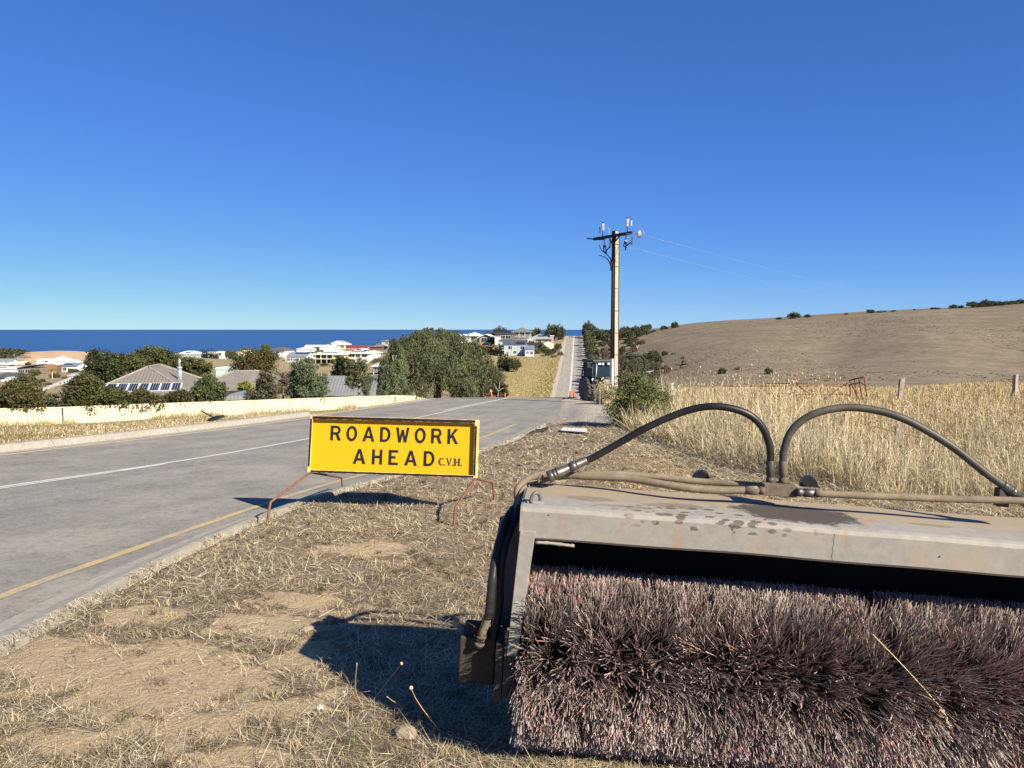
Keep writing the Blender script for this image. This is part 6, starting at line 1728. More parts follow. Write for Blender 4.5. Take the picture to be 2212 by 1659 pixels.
# ------------------------------------------------------------------ cream sheet metal fence
CREAM = mat('cream_colour_steel', (0.58, 0.55, 0.40), 0.45, 0, 0.05, 2.0, 0.0, (0.48, 0.44, 0.30), 0.4)
fn = np.array(FENCE, float)
def fence_z(px, Y, top=True):
    return at(px, np.interp(px, fn[:, 0], fn[:, 2] if top else fn[:, 3]), Y)[2]
def fence_run(name, A_, B_, label, pitch=0.19):
    A_, B_ = np.array(A_[:2]), np.array(B_[:2]); L = np.linalg.norm(B_ - A_); d = (B_ - A_) / L; nn = np.array([d[1], -d[0]])
    if nn[1] > 0: nn = -nn
    o_ = np.array([A_[0], A_[1], gz(A_[0], A_[1])])
    root = empty(name, tuple(o_), 0, label, 'fence')
    npan = max(1, int(round(L / 2.35)))
    for i in range(npan):
        s0, s1 = L * i / npan + 0.03, L * (i + 1) / npan - 0.03
        pr = [(0.0, 1.0), (0.55, 1.0), (0.60, 0.0), (0.93, 0.0)]
        st_ = []
        s = s0
        while s < s1:
            for (t, h) in pr:
                if s + t * pitch <= s1: st_.append((s + t * pitch, h))
            s += pitch
        st_.append((s1, 0.0))
        vt = []; vb = []
        for (s, h) in st_:
            p = A_ + d * s + nn * (h * 0.044 - 0.022)
            px_ = pcol(p[0], p[1]); zt = fence_z(px_, p[1]) - 0.01; zb = gz(p[0], p[1]) - 0.25 if False else min(zt - 1.25, gz(p[0], p[1]) - 0.1)
            vt.append((p[0] - o_[0], p[1] - o_[1], zt - o_[2])); vb.append((p[0] - o_[0], p[1] - o_[1], zb - o_[2]))
        n_ = len(vt); mb = MB()
        mb.add(vb + vt, [(j, j + 1, n_ + j + 1, n_ + j) for j in range(n_ - 1)])
        mb.build('fence_panel', CREAM, root)
        a, b = A_ + d * (s0 - 0.03), A_ + d * (s1 + 0.03)
        za, zb_ = fence_z(pcol(*a), a[1]), fence_z(pcol(*b), b[1])
        mb = MB(); mb.hexa([(a[0] - nn[0]*.02 - o_[0], a[1] - nn[1]*.02 - o_[1], za - o_[2] - 0.05), (b[0] - nn[0]*.02 - o_[0], b[1] - nn[1]*.02 - o_[1], zb_ - o_[2] - 0.05), (b[0] + nn[0]*.024 - o_[0], b[1] + nn[1]*.024 - o_[1], zb_ - o_[2] - 0.05), (a[0] + nn[0]*.024 - o_[0], a[1] + nn[1]*.024 - o_[1], za - o_[2] - 0.05),
                            (a[0] - nn[0]*.02 - o_[0], a[1] - nn[1]*.02 - o_[1], za - o_[2]), (b[0] - nn[0]*.02 - o_[0], b[1] - nn[1]*.02 - o_[1], zb_ - o_[2]), (b[0] + nn[0]*.024 - o_[0], b[1] + nn[1]*.024 - o_[1], zb_ - o_[2]), (a[0] + nn[0]*.024 - o_[0], a[1] + nn[1]*.024 - o_[1], za - o_[2])])
        mb.build('top_rail', CREAM, root)
        if i: mb = MB(); mb.bbox((a[0] - 0.03 - o_[0], a[1] - 0.03 - o_[1], za - o_[2] - 1.3), (a[0] + 0.03 - o_[0], a[1] + 0.03 - o_[1], za - o_[2] - 0.06)); mb.build('post', CREAM, root)
    return root
FP = [at(f[0], f[2], f[1]) for f in FENCE]
WHS = None
fence_run('sheet_fence', FP[0], FP[2], 'pale cream sheet metal fence section facing the sun at the left border')
fence_run('sheet_fence', FP[2], FP[8], 'long cream ribbed sheet metal fence along the far verge')
fence_run('sheet_fence', FP[8], FP[9], 'short cream fence return at the end beside the weeping tree')
pk = at(905, 862, 49.5); pf = empty('picket_fence', tuple(pk), 0, 'few cream pickets past the end of the sheet fence', 'fence')
for i in range(6):
    a = at(903 + i * 4.6, 858 + i * 0.9, 49.5 + i * 0.5) - pk; mb = MB(); mb.bbox((a[0] - 0.05, a[1] - 0.01, a[2] - 0.9), (a[0] + 0.05, a[1] + 0.01, a[2] + 0.02)); mb.build('picket', CREAM, pf)

# ------------------------------------------------------------------ grasses
GRM = vcol_mat('dry_grass_blades', 0.75, 0.15)
def blades(name, B, D_, Lg, Wd, C, curl, label, cat='grass'):
    """B base (n,3), D_ unit direction, Lg length, Wd width, C colour, curl downward bend"""
    n = len(B)
    up = np.array([0, 0, 1.0])
    side = np.cross(D_, up + np.random.default_rng(1).normal(0, 0.3, (n, 3))); side /= np.linalg.norm(side, axis=1, keepdims=True) + 1e-9
    w = Wd[:, None] * 0.5
    mid = B + D_ * (Lg * 0.55)[:, None]
    tip = B + D_ * Lg[:, None] - up * (curl * Lg)[:, None]
    V = np.stack([B - side * w, B + side * w, mid - side * w * 0.8, mid + side * w * 0.8, tip], 1).reshape(-1, 3)
    b = (np.arange(n) * 5)[:, None]
    T = np.concatenate([b + [0, 1, 3], b + [0, 3, 2], b + [2, 3, 4]], 0)
    return V, T, np.repeat(C, 5, 0)
def stuff(name, parts, label, cat='grass', m=None):
    V = []; T = []; C = []; o = 0
    for v, t, c in parts:
        V.append(v); T.append(t + o); C.append(c); o += len(v)
    ob = link(name, np_mesh(name, np.concatenate(V), np.concatenate(T), 3, np.concatenate(C)), m or GRM)
    return tag(ob, label, cat, kind='stuff')
def vnoise(X, Y, s, seed):
    r_ = np.random.default_rng(seed); v = 0
    for i in range(5):
        a = r_.uniform(0, 6.28); f = s * r_.uniform(0.6, 1.7); v = v + np.sin((X * math.cos(a) + Y * math.sin(a)) * f + r_.uniform(0, 6.28) + 1.5 * np.sin((X * math.sin(a) - Y * math.cos(a)) * f * 0.7))
    return v / 5
def pick_col(rng, n, pal, p):
    k = rng.choice(len(pal), n, p=p); return np.array(pal)[k] * rng.uniform(0.7, 1.25, (n, 1))
EDGE_Y = [2, 5.5, 6.8, 8.5, 10, 12, 15, 19, 24, 34, 42]; EDGE_X = [14, 10, 6.8, 4.9, 4.1, 3.6, 3.2, 2.75, 3.3, 4.3, 5.2]
def edgeX(Y): return np.interp(Y, EDGE_Y, EDGE_X)
rng = np.random.default_rng(2024)
PAL = [(0.53, 0.445, 0.29), (0.35, 0.28, 0.17), (0.17, 0.128, 0.08), (0.31, 0.28, 0.22), (0.62, 0.55, 0.395), (0.06, 0.046, 0.03)]
parts = []
# mown straw lying on the verge
n = 200000
Y = 2.3 * (24 / 2.3) ** rng.random(n)
px = rng.uniform(-70, 2290, n); X = (px - CX) / F * Y * 1.02
keep = (X > xkb(Y) + 0.015) & (X < edgeX(Y) + 1.5)
sm_ = sand_mask(X, Y)
keep &= rng.random(n) > sm_ * 0.93
keep &= rng.random(n) < 0.62 + 0.38 * (vnoise(X, Y, 2.2, 5) > -0.15)
keep &= ~((Y > 17) & (rng.random(n) < smooth(17, 23, Y) * 0.85))
X, Y = X[keep], Y[keep]; n = len(X)
Z = ground_z(X, Y)
az = rng.uniform(0, 6.28, n) * 0.55 + 0.45 * rng.normal(0.5, 0.6, n)
el = np.abs(rng.normal(0, 0.22, n)); tuft = rng.random(n) < 0.16 * (vnoise(X, Y, 3.1, 9) > 0); el = np.where(tuft, rng.uniform(0.4, 1.3, n), el)
D_ = np.stack([np.cos(az) * np.cos(el), np.sin(az) * np.cos(el), np.sin(el)], -1)
sc = 1 + 0.055 * Y
Lg = rng.gamma(2.6, 0.021, n) * np.sqrt(sc) + 0.012
Lg = np.where(tuft, Lg * 0.9, Lg)
Wd = np.maximum(0.0017, 0.00052 * Y) * rng.uniform(0.6, 1.5, n)
dark = smooth(0.0, 0.35, vnoise(X, Y, 2.0, 17))
C = pick_col(rng, n, PAL, [0.28, 0.20, 0.12, 0.15, 0.18, 0.07]); Cd = pick_col(rng, n, PAL, [0.15, 0.16, 0.24, 0.2, 0.07, 0.18])
C = np.where((rng.random(n) < dark * 0.75)[:, None], Cd, C)
B = np.stack([X, Y, Z + rng.uniform(0.0, 0.012, n)], -1)
parts.append(blades('', B, D_, Lg, Wd, C, np.where(tuft, 0.25, 0.0), ''))
# dark stubble tufts
tc = 2600
Yt = 2.4 * (20 / 2.4) ** rng.random(tc); Xt = (rng.uniform(-60, 2250, tc) - CX) / F * Yt
kt = (Xt > xkb(Yt) + 0.08) & (Xt < edgeX(Yt)) & (rng.random(tc) > 0.8 * sand_mask(Xt, Yt)); Xt, Yt = Xt[kt], Yt[kt]; tc = len(Xt)
nb = 26
X = np.repeat(Xt, nb) + rng.normal(0, 0.022, tc * nb); Y = np.repeat(Yt, nb) + rng.normal(0, 0.022, tc * nb); n = len(X)
az = rng.uniform(0, 6.28, n); el = rng.uniform(0.25, 1.35, n)
D_ = np.stack([np.cos(az) * np.cos(el), np.sin(az) * np.cos(el), np.sin(el)], -1)
hh = np.repeat(rng.uniform(0.025, 0.085, tc), nb) * rng.uniform(0.5, 1.2, n)
tone = np.repeat(rng.random(tc), nb)[:, None]
C = np.where(tone < 0.55, np.array([[0.115, 0.082, 0.05]]), np.where(tone < 0.9, np.array([[0.42, 0.34, 0.2]]), np.array([[0.10, 0.12, 0.04]]))) * rng.uniform(0.6, 1.6, (n, 1))
parts.append(blades('', np.stack([X, Y, ground_z(X, Y)], -1), D_, hh, np.maximum(0.0022, 0.0006 * Y), C, np.full(n, 0.2), ''))
# straw overhanging the kerb
n = 2400
Y = 2.6 * (21 / 2.6) ** rng.random(n); X = xkb(Y) + np.abs(rng.normal(0, 0.05, n)) + 0.03; az = rng.uniform(1.2, 5.0, n); el = rng.uniform(0.0, 0.7, n)
clus = vnoise(X * 0, Y, 9, 3) > -0.05; X, Y, az, el = X[clus], Y[clus], az[clus], el[clus]; n = len(X)
D_ = np.stack([np.cos(az) * np.cos(el), np.sin(az) * np.cos(el), np.sin(el)], -1)
parts.append(blades('', np.stack([X, Y, np.maximum(ground_z(X, Y), road_z(Y) + 0.12)], -1), D_, rng.uniform(0.03, 0.10, n), np.maximum(0.0024, 0.0007 * Y), pick_col(rng, n, [(0.58, 0.50, 0.35), (0.40, 0.32, 0.2)], [0.5, 0.5]), np.full(n, 0.25), ''))
stuff('mown_straw', parts, 'short mown straw and stubble covering the verge')

# verge across the road
parts = []
n = 42000
Y = rng.uniform(14, 44, n); X = xle(Y) - 0.44 - rng.gamma(1.3, 3.2, n)
px = pcol(X, Y); keep = (px > -60) & (px < 900) & (X > np.interp(Y, [30.8, 34, 42, 48], [-23.3, -20.2, -6.6, -5.4]))
keep &= ~((Y > 27) & (xle(Y) - X < 0.9))
X, Y = X[keep], Y[keep]; n = len(X); az = rng.uniform(0, 6.28, n); el = rng.uniform(0.2, 1.4, n)
D_ = np.stack([np.cos(az) * np.cos(el), np.sin(az) * np.cos(el), np.sin(el)], -1)
gsel = smooth(-0.2, 0.4, vnoise(X, Y, 0.8, 31)) * smooth(0.8, 2.2, xle(Y) - X)
C = np.where((rng.random(n) < gsel * 0.95)[:, None], pick_col(rng, n, [(0.20, 0.20, 0.065), (0.29, 0.26, 0.10)], [0.5, 0.5]), pick_col(rng, n, [(0.56, 0.47, 0.29), (0.40, 0.31, 0.17), (0.30, 0.20, 0.10)], [0.5, 0.35, 0.15]))
near_f = rng.random(n) < 0.12
Lg = np.where(near_f, rng.uniform(0.08, 0.2, n), rng.uniform(0.03, 0.09, n))
parts.append(blades('', np.stack([X, Y, ground_z(X, Y)], -1), D_, Lg, np.full(n, 0.012), C, np.full(n, 0.15), ''))
# taller weeds against the fence
n = 3200; t = rng.random(n); cl = vnoise(t * 40, t * 0, 0.5, 12) > 0.05; t = t[cl]; n = len(t)
A2, A8 = FP[2], FP[8]
X = A2[0] + (A8[0] - A2[0]) * t + rng.normal(0, 0.12, n) + 0.15; Y = A2[1] + (A8[1] - A2[1]) * t - 0.3 + rng.normal(0, 0.08, n)
m_ = rng.random(n) < 0.22; X = np.where(m_, rng.uniform(-21.8, -20.2, n), X); Y = np.where(m_, 34 + (X + 20) * 1.07 - 0.25 + rng.normal(0, 0.08, n), Y)
az = rng.uniform(0, 6.28, n); el = rng.uniform(0.8, 1.5, n); D_ = np.stack([np.cos(az) * np.cos(el), np.sin(az) * np.cos(el), np.sin(el)], -1)
parts.append(blades('', np.stack([X, Y, ground_z(X, Y)], -1), D_, rng.uniform(0.10, 0.42, n), np.full(n, 0.014), pick_col(rng, n, [(0.40, 0.28, 0.14), (0.5, 0.38, 0.2), (0.26, 0.2, 0.08)], [0.4, 0.35, 0.25]), np.full(n, 0.15), ''))
stuff('verge_grass', parts, 'dry yellow green grass between the far kerb and the fence')

# tall golden grass on the right
def stalks(rng, X, Y, H, W, heads, pal, p, lean=0.16, leafy=2, tone=None):
    n = len(X); Z = ground_z(X, Y)
    az = rng.uniform(0, 6.28, n); ln = np.abs(rng.normal(0, lean, n)); 
    D_ = np.stack([np.cos(az) * np.sin(ln), np.sin(az) * np.sin(ln), np.cos(ln)], -1)
    B = np.stack([X, Y, Z], -1); C = pick_col(rng, n, pal, p)
    if tone is not None: C = C * tone[:, None]
    out = [blades('', B, D_, H, W, C, np.abs(rng.normal(0, 0.05, n)), '')]
    for j in range(leafy):
        t = rng.uniform(0.05, 0.75, n); az2 = rng.uniform(0, 6.28, n); el = rng.uniform(-0.1, 1.2, n)
        D2 = np.stack([np.cos(az2) * np.cos(el), np.sin(az2) * np.cos(el), np.sin(el)], -1)
        out.append(blades('', B + D_ * (H * t)[:, None], D2, H * rng.uniform(0.15, 0.4, n), W * 1.4, C * rng.uniform(0.7, 1.15, (n, 1)), np.full(n, 0.35), ''))
    hsel = rng.random(n) < heads
    b = (B + D_ * (H * 0.96)[:, None])[hsel]; d = D_[hsel] + rng.normal(0, 0.18, (hsel.sum(), 3)); d /= np.linalg.norm(d, axis=1, keepdims=True)
    hl_ = rng.uniform(0.05, 0.11, hsel.sum()); hr_ = (W[hsel] * 1.1 + 0.0025)
    s1 = np.cross(d, [0.3, 0.9, 0.1]); s1 /= np.linalg.norm(s1, axis=1, keepdims=True); s2 = np.cross(d, s1)
    m_ = len(b)
    mid = b + d * (hl_ * 0.4)[:, None]; tip = b + d * hl_[:, None]
    ring = [mid + s1 * hr_[:, None], mid + s2 * hr_[:, None], mid - s1 * hr_[:, None], mid - s2 * hr_[:, None]]
    V = np.stack([b] + ring + [tip], 1).reshape(-1, 3); o = (np.arange(m_) * 6)[:, None]
    T = np.concatenate([o + [0, 2, 1], o + [0, 3, 2], o + [0, 4, 3], o + [0, 1, 4], o + [5, 1, 2], o + [5, 2, 3], o + [5, 3, 4], o + [5, 4, 1]], 0)
    hc = C[hsel] * np.where(rng.random((m_, 1)) < 0.4, np.array([[0.5, 0.42, 0.36]]), np.array([[1.05, 0.98, 0.85]]))
    out.append((V, T, np.repeat(hc, 6, 0)))
    return out
GOLD = [(0.58, 0.495, 0.30), (0.50, 0.405, 0.225), (0.31, 0.235, 0.125), (0.66, 0.595, 0.42), (0.17, 0.12, 0.068)]
rng = np.random.default_rng(99)
parts = []
n = 74000
Y = 6.5 * (24 / 6.5) ** (rng.random(n) ** 0.8); X = rng.uniform(3.0, 18, n)
dx = X - edgeX(Y); px = pcol(X, Y)
keep = (dx > rng.normal(0, 0.25, n)) & (px < 2330) & (rng.random(n) < np.where(dx < 4, 1.0, 0.6)) & (rng.random(n) < 0.45 + 0.55 * (vnoise(X, Y, 1.4, 4) > -0.1))
X, Y, dx = X[keep], Y[keep], dx[keep]; n = len(X)
patch = vnoise(X, Y, 1.5, 44) * 0.7 + vnoise(X, Y, 4.0, 45) * 0.4
H = np.where(dx < 4, 0.80, 0.56) * np.where(pcol(X, Y) > 1850, 0.72, 1.0) * rng.uniform(0.3, 1.3, n) * (0.5 + 0.8 * smooth(-0.35, 0.45, patch)) * np.where((pcol(X, Y) > 1400) & (pcol(X, Y) < 1800), 1.12, 0.9) * smooth(-0.6, 0.7, dx + 0.25) * np.interp(Y, [6, 10, 20], [0.72, 0.95, 1.1])
W = np.maximum(0.0021, 0.00037 * Y) * rng.uniform(0.6, 1.4, n)
parts += stalks(rng, X, Y, H + 0.08, W, 0.12, GOLD, [0.32, 0.24, 0.14, 0.22, 0.08], np.where(rng.random(n) < 0.45, 0.95, 0.4), tone=0.98 + 0.36 * patch)
# a few stalks standing well above the rest
n = 480; X = rng.uniform(3.8, 12, n); Y = rng.uniform(9.5, 20, n); k_ = (X > edgeX(Y) + 0.4) & (pcol(X, Y) < 2230) & ((pcol(X, Y) < 1850) | (rng.random(n) < 0.3)); X, Y = X[k_], Y[k_]; n = len(X)
parts += stalks(rng, X, Y, rng.uniform(1.05, 1.5, n) * np.where(pcol(X, Y) < 1800, 1.0, 0.75), np.full(n, 0.007), 0.95, [(0.72, 0.62, 0.38), (0.6, 0.5, 0.28)], [0.6, 0.4], 0.1, 1)
# arching tussocks give the stand its clumps
nt_, nbk = 150, 75
Yt = 8.6 * (19 / 8.6) ** rng.random(nt_); Xt = edgeX(Yt) + rng.gamma(1.2, 1.6, nt_) - 0.1
X = np.repeat(Xt, nbk) + rng.normal(0, 0.07, nt_ * nbk); Y = np.repeat(Yt, nbk) + rng.normal(0, 0.07, nt_ * nbk); n = len(X)
az = rng.uniform(0, 6.28, n); el = rng.uniform(0.55, 1.45, n); D_ = np.stack([np.cos(az) * np.cos(el), np.sin(az) * np.cos(el), np.sin(el)], -1)
hh = np.repeat(rng.uniform(0.6, 1.15, nt_) * np.where(pcol(Xt, Yt) > 1850, 0.7, 1.0), nbk) * rng.uniform(0.5, 1.15, n); tn = np.repeat(rng.uniform(0.75, 1.2, nt_), nbk)[:, None]
parts.append(blades('', np.stack([X, Y, ground_z(X, Y)], -1), D_, hh, np.maximum(0.0035, 0.0005 * Y), pick_col(rng, n, GOLD, [0.3, 0.24, 0.12, 0.27, 0.07]) * tn, rng.uniform(0.1, 0.45, n), ''))
stuff('tall_grass', parts, 'tall golden dry grass with seed heads behind the broom')
parts = []
n = 46000
Y = rng.uniform(20, 70, n); px = rng.uniform(1300, 2330, n); X = (px - CX) / F * Y
k_ = (X > edgeX(Y) - 0.2); X, Y = X[k_], Y[k_]; n = len(X)
parts += stalks(rng, X, Y, rng.uniform(0.15, 0.5, n) * np.interp(Y, [20, 26, 70], [1.2, 0.75, 0.6]), 0.0005 * Y * rng.uniform(0.6, 1.3, n), 0.05, [(0.56, 0.455, 0.25), (0.47, 0.37, 0.19), (0.35, 0.265, 0.13), (0.62, 0.53, 0.33)], [0.36, 0.3, 0.14, 0.2], 0.22, 1)
stuff('paddock_grass', parts, 'thinner golden grass of the paddock beyond the fence posts')
# flattened straw at the foot of the tall grass
n = 7000; Y = 8 * (19 / 8) ** rng.random(n); X = edgeX(Y) + rng.normal(-0.15, 0.42, n); az = rng.uniform(2.2, 5.0, n); el = rng.uniform(0.02, 0.55, n)
D_ = np.stack([np.cos(az) * np.cos(el), np.sin(az) * np.cos(el), np.sin(el)], -1)
stuff('fallen_straw', [blades('', np.stack([X, Y, ground_z(X, Y)], -1), D_, rng.uniform(0.15, 0.55, n), np.maximum(0.003, 0.0005 * Y), pick_col(rng, n, [(0.6, 0.52, 0.35), (0.42, 0.33, 0.2), (0.26, 0.2, 0.13), (0.7, 0.64, 0.48)], [0.35, 0.3, 0.2, 0.15]), np.full(n, 0.3), '')], 'flattened pale straw at the foot of the tall grass')
# tussocks and dead bits on the bare hill
n = 15000; Y = rng.uniform(130, 380, n); px = rng.uniform(1300, 2300, n); X = (px - CX) / F * Y
k_ = vnoise(X, Y, 0.06, 8) + 0.4 * vnoise(X, Y, 0.2, 2) > 0.12; X, Y = X[k_], Y[k_]; n = len(X)
az = rng.uniform(0, 6.28, n); D_ = np.stack([np.cos(az), np.sin(az), np.full(n, 0.35)], -1); D_ /= np.linalg.norm(D_, axis=1, keepdims=True)
dk = rng.random(n) < 0.4
stuff('hill_tussocks', [blades('', np.stack([X, Y, ground_z(X, Y) - 0.05], -1), D_, rng.uniform(0.3, 0.9, n), rng.uniform(0.12, 0.4, n), np.where(dk[:, None], np.array([[0.085, 0.068, 0.048]]), pick_col(rng, n, [(0.34, 0.27, 0.18), (0.24, 0.185, 0.12)], [0.5, 0.5])), np.full(n, 0.1), '')], 'sparse tussocks and litter on the bare hillside')
# paddock tufts on the green field by the far road
n = 9000; Y = rng.uniform(165, 300, n); px = rng.uniform(1085, 1215, n); X = (px - CX) / F * Y; k_ = X < xle(Y) - 1.2; X, Y = X[k_], Y[k_]; n = len(X)
az = rng.uniform(0, 6.28, n); D_ = np.stack([np.cos(az) * 0.6, np.sin(az) * 0.6, np.full(n, 0.8)], -1)
ed = smooth(9, 3, xle(Y) - X)
stuff('paddock_tufts', [blades('', np.stack([X, Y, ground_z(X, Y)], -1), D_, rng.uniform(0.15, 0.4, n) * (1 + ed), rng.uniform(0.08, 0.2, n), np.where((rng.random(n) < ed * 0.7)[:, None], pick_col(rng, n, [(0.36, 0.27, 0.13), (0.28, 0.27, 0.07)], [0.5, 0.5]), pick_col(rng, n, [(0.32, 0.265, 0.13), (0.27, 0.25, 0.10), (0.37, 0.29, 0.15)], [0.4, 0.3, 0.3])), np.full(n, 0.1), '')], 'rough yellow green grass of the paddock beside the far road')

tree('green_bush', 1378, 806, 928, 19.5, 78, 'dense green bush at the left end of the tall grass', 'bush', (0.10, 0.125, 0.04), (0.155, 0.165, 0.062), 22000, 0.045, 0.17, -0.3, False, 14, aspect=0.3)
rng = np.random.default_rng(5)
n = 900; X = rng.normal(4.05, 0.17, n); Y = rng.normal(33, 0.6, n)
o_ = stuff('pole_grass', stalks(rng, X, Y, rng.uniform(0.5, 1.0, n), np.full(n, 0.012), 0.3, GOLD, [0.32, 0.27, 0.14, 0.20, 0.07]), 'dry grass clump at the foot of the power pole')

# ------------------------------------------------------------------ power pole
PY = 36.0
pb = at(1326.5, 868, PY); pg = gz(pb[0], PY)
pole = empty('power_pole', (pb[0], PY, pg), R(34), 'tall concrete and steel power pole with crossarm and insulators', 'power pole')
Hp = at(1328, 500, PY)[2] - pg
CONC = NT('pole_concrete'); v = CONC.coord((6, 6, 0.7)); n1 = CONC.noise(v, 1.0, 7, 0.7); n2 = CONC.noise(CONC.coord(), 9, 6, 0.7)
c = CONC.ramp(n2, [(0.3, (0.29, 0.262, 0.21)), (0.7, (0.43, 0.39, 0.32))]); c = CONC.mix(CONC.ramp(n1, [(0.48, 0.0), (0.68, 0.55)]), c, (0.28, 0.2, 0.13)); CONC.base(c); CONC.b.inputs['Roughness'].default_value = 0.9; CONC.bump(n2, 0.3, 0.01)
PST = mat('pole_steel_dark', (0.022, 0.020, 0.019), 0.7, 0, 0.3, 4, 0.0, (0.05, 0.035, 0.025), 0.5)
w0, d0, w1, d1 = 0.225, 0.28, 0.215, 0.19
mb = MB(); mb.hexa([(-w0/2, -d0/2, -1), (w0/2, -d0/2, -1), (w0/2, d0/2, -1), (-w0/2, d0/2, -1), (-w1/2, -d1/2, Hp), (w1/2, -d1/2, Hp), (w1/2, d1/2, Hp), (-w1/2, d1/2, Hp)]); mb.build('concrete_core', CONC.m, pole, bevel=0.01)
for s in (-1, 1):
    mb = MB(); mb.hexa([(s*(w0/2 + 0.016) - 0.015, -d0/2 - 0.012, -1), (s*(w0/2 + 0.016) + 0.015, -d0/2 - 0.012, -1), (s*(w0/2 + 0.016) + 0.015, d0/2 + 0.012, -1), (s*(w0/2 + 0.016) - 0.015, d0/2 + 0.012, -1), (s*(w1/2 + 0.016) - 0.015, -d1/2 - 0.012, Hp + 0.02), (s*(w1/2 + 0.016) + 0.015, -d1/2 - 0.012, Hp + 0.02), (s*(w1/2 + 0.016) + 0.015, d1/2 + 0.012, Hp + 0.02), (s*(w1/2 + 0.016) - 0.015, d1/2 + 0.012, Hp + 0.02)])
    mb.build('steel_channel', PST, pole)
for i in range(7):
    z = 1.2 + i * (Hp - 1.8) / 6; t = z / Hp; mb = MB(); mb.cyl((-w0/2 - 0.04, -(d0*(1-t) + d1*t)/2 - 0.012, z), (w0/2 + 0.04, -(d0*(1-t) + d1*t)/2 - 0.012, z), 0.008, 6); mb.build('tie_bolt', PST, pole)
PMI = (Matrix.Translation(Vector((pb[0], PY, pg))) @ Matrix.Rotation(R(34), 4, 'Z')).inverted()
def pl(x, y, Y): return np.array(PMI @ Vector(at(x, y, Y)))
mb = MB(); mb.bbox((-w0/2 - 0.16, -0.13, -0.5), (-w0/2 - 0.034, 0.02, 2.05)); mb.build('cable_guard', mat('galvanised_guard', (0.52, 0.54, 0.56), 0.45, 0.3, 0.1, 3), pole)
mb = MB(); mb.tube([(-w0/2 - 0.09, -0.05, 2.0), (-w0/2 - 0.075, -0.05, Hp * 0.5), (-w1/2 - 0.07, -0.05, Hp - 1.5)], 0.035, 8); mb.build('riser_cable', PST, pole)
La, Ra = pl(1283, 516.5, 37.3), pl(1366, 502.5, 34.9)
mb = MB(); dv = Vector(Ra - La); Mq = dv.to_track_quat('X', 'Z').to_matrix(); mb.box((La + Ra) / 2, (dv.length, 0.10, 0.13), M=Mq); mb.build('crossarm', PST, pole)
for a, b in (((1321, 524, 35.8), (1316, 512, 36.1)), ((1322, 530, 35.8), (1340, 508, 35.5))):
    mb = MB(); mb.tube([pl(*a), pl(*b)], 0.035, 5); mb.build('brace', PST, pole)
PORC = mat('grey_porcelain', (0.62, 0.64, 0.66), 0.25, 0, 0.08, 5)
def insul(x, y, Y, h, r, sheds, parent=pole, name='insulator', flip=1, dark_cap=True):
    p = pl(x, y, Y); prof = [(r * 0.4, 0)]
    for i in range(sheds):
        z0 = h * (i + 0.15) / sheds; z1 = h * (i + 0.55) / sheds
        prof += [(r * 0.5, z0), (r, z0 + h * 0.1 / sheds), (r * 0.95, z1), (r * 0.5, z1 + h * 0.1 / sheds)]
    prof += [(r * 0.4, h)]
    mb = MB(); mb.lathe([(a, b * flip) for a, b in prof], 12, p); o_ = mb.build(name, PORC, pole)
    mb = MB(); mb.lathe([(r * 0.45, h * flip), (r * 0.55, (h + 0.03) * flip), (r * 0.3, (h + 0.08) * flip)], 8, p); mb.build('cap', PST, o_)
    return p
D_M = PY / F
insul(1302, 498, 36.9, 0.33, 0.085, 5); insul(1355, 490, 35.2, 0.36, 0.09, 5)
insul(1295.5, 504, 37.0, 0.22, 0.05, 5, name='surge_arrester'); insul(1363.5, 488, 35.1, 0.25, 0.055, 5, name='surge_arrester')
mb = MB(); mb.cyl(pl(1302, 512, 36.9), pl(1302, 497, 36.9), 0.022, 6); mb.build('insulator_pin', PST, pole)
mb = MB(); mb.cyl(pl(1355, 505, 35.2), pl(1355, 489, 35.2), 0.022, 6); mb.build('insulator_pin', PST, pole)
for (x, y, Y) in ((1306, 517, 36.6), (1318, 518, 36.3), (1352, 509, 35.2), (1365, 510.5, 34.9)):
    insul(x, y, Y, 0.30, 0.06, 4, name='fuse_cutout', flip=-1)
for pts in ([(1304, 530, 36.6), (1304.5, 542, 36.6), (1307, 545, 36.6), (1317, 533, 36.4)], [(1308, 530, 36.6), (1310, 549, 36.6)], [(1350, 521, 35.2), (1347, 532, 35.2), (1350, 534, 35.2), (1363, 523, 35.0)], [(1353, 522, 35.2), (1351, 541, 35.2)]):
    mb = MB(); mb.tube([pl(*p) for p in pts], 0.028, 6); mb.build('fuse_arm', PST, pole)
for pts in ([(1268, 515, 37.6), (1290, 517.5, 37.2), (1305, 517, 36.6)],):
    mb = MB(); mb.tube([pl(*p) for p in pts], 0.035, 6); mb.build('arm_bracket', PST, pole)
p0, p1 = pl(1352, 504.5, 35.1), pl(1384, 505.5, 34.6)
mb = MB(); mb.tube([p0, p1], 0.028, 6); mb.build('strain_link', mat('galvanised_link', (0.45, 0.46, 0.48), 0.4, 0.5), pole)
Mq = Vector(p1 - p0).to_track_quat('Z', 'Y').to_matrix(); mb = MB(); mb.lathe([(0.03, 0), (0.08, 0.01), (0.17, 0.04), (0.175, 0.07), (0.08, 0.10), (0.03, 0.12)], 16, pl(1379, 505.5, 34.7), Mq); mb.build('strain_insulator', mat('glass_disc', (0.26, 0.28, 0.25), 0.3, 0, 0.1, 4), pole)
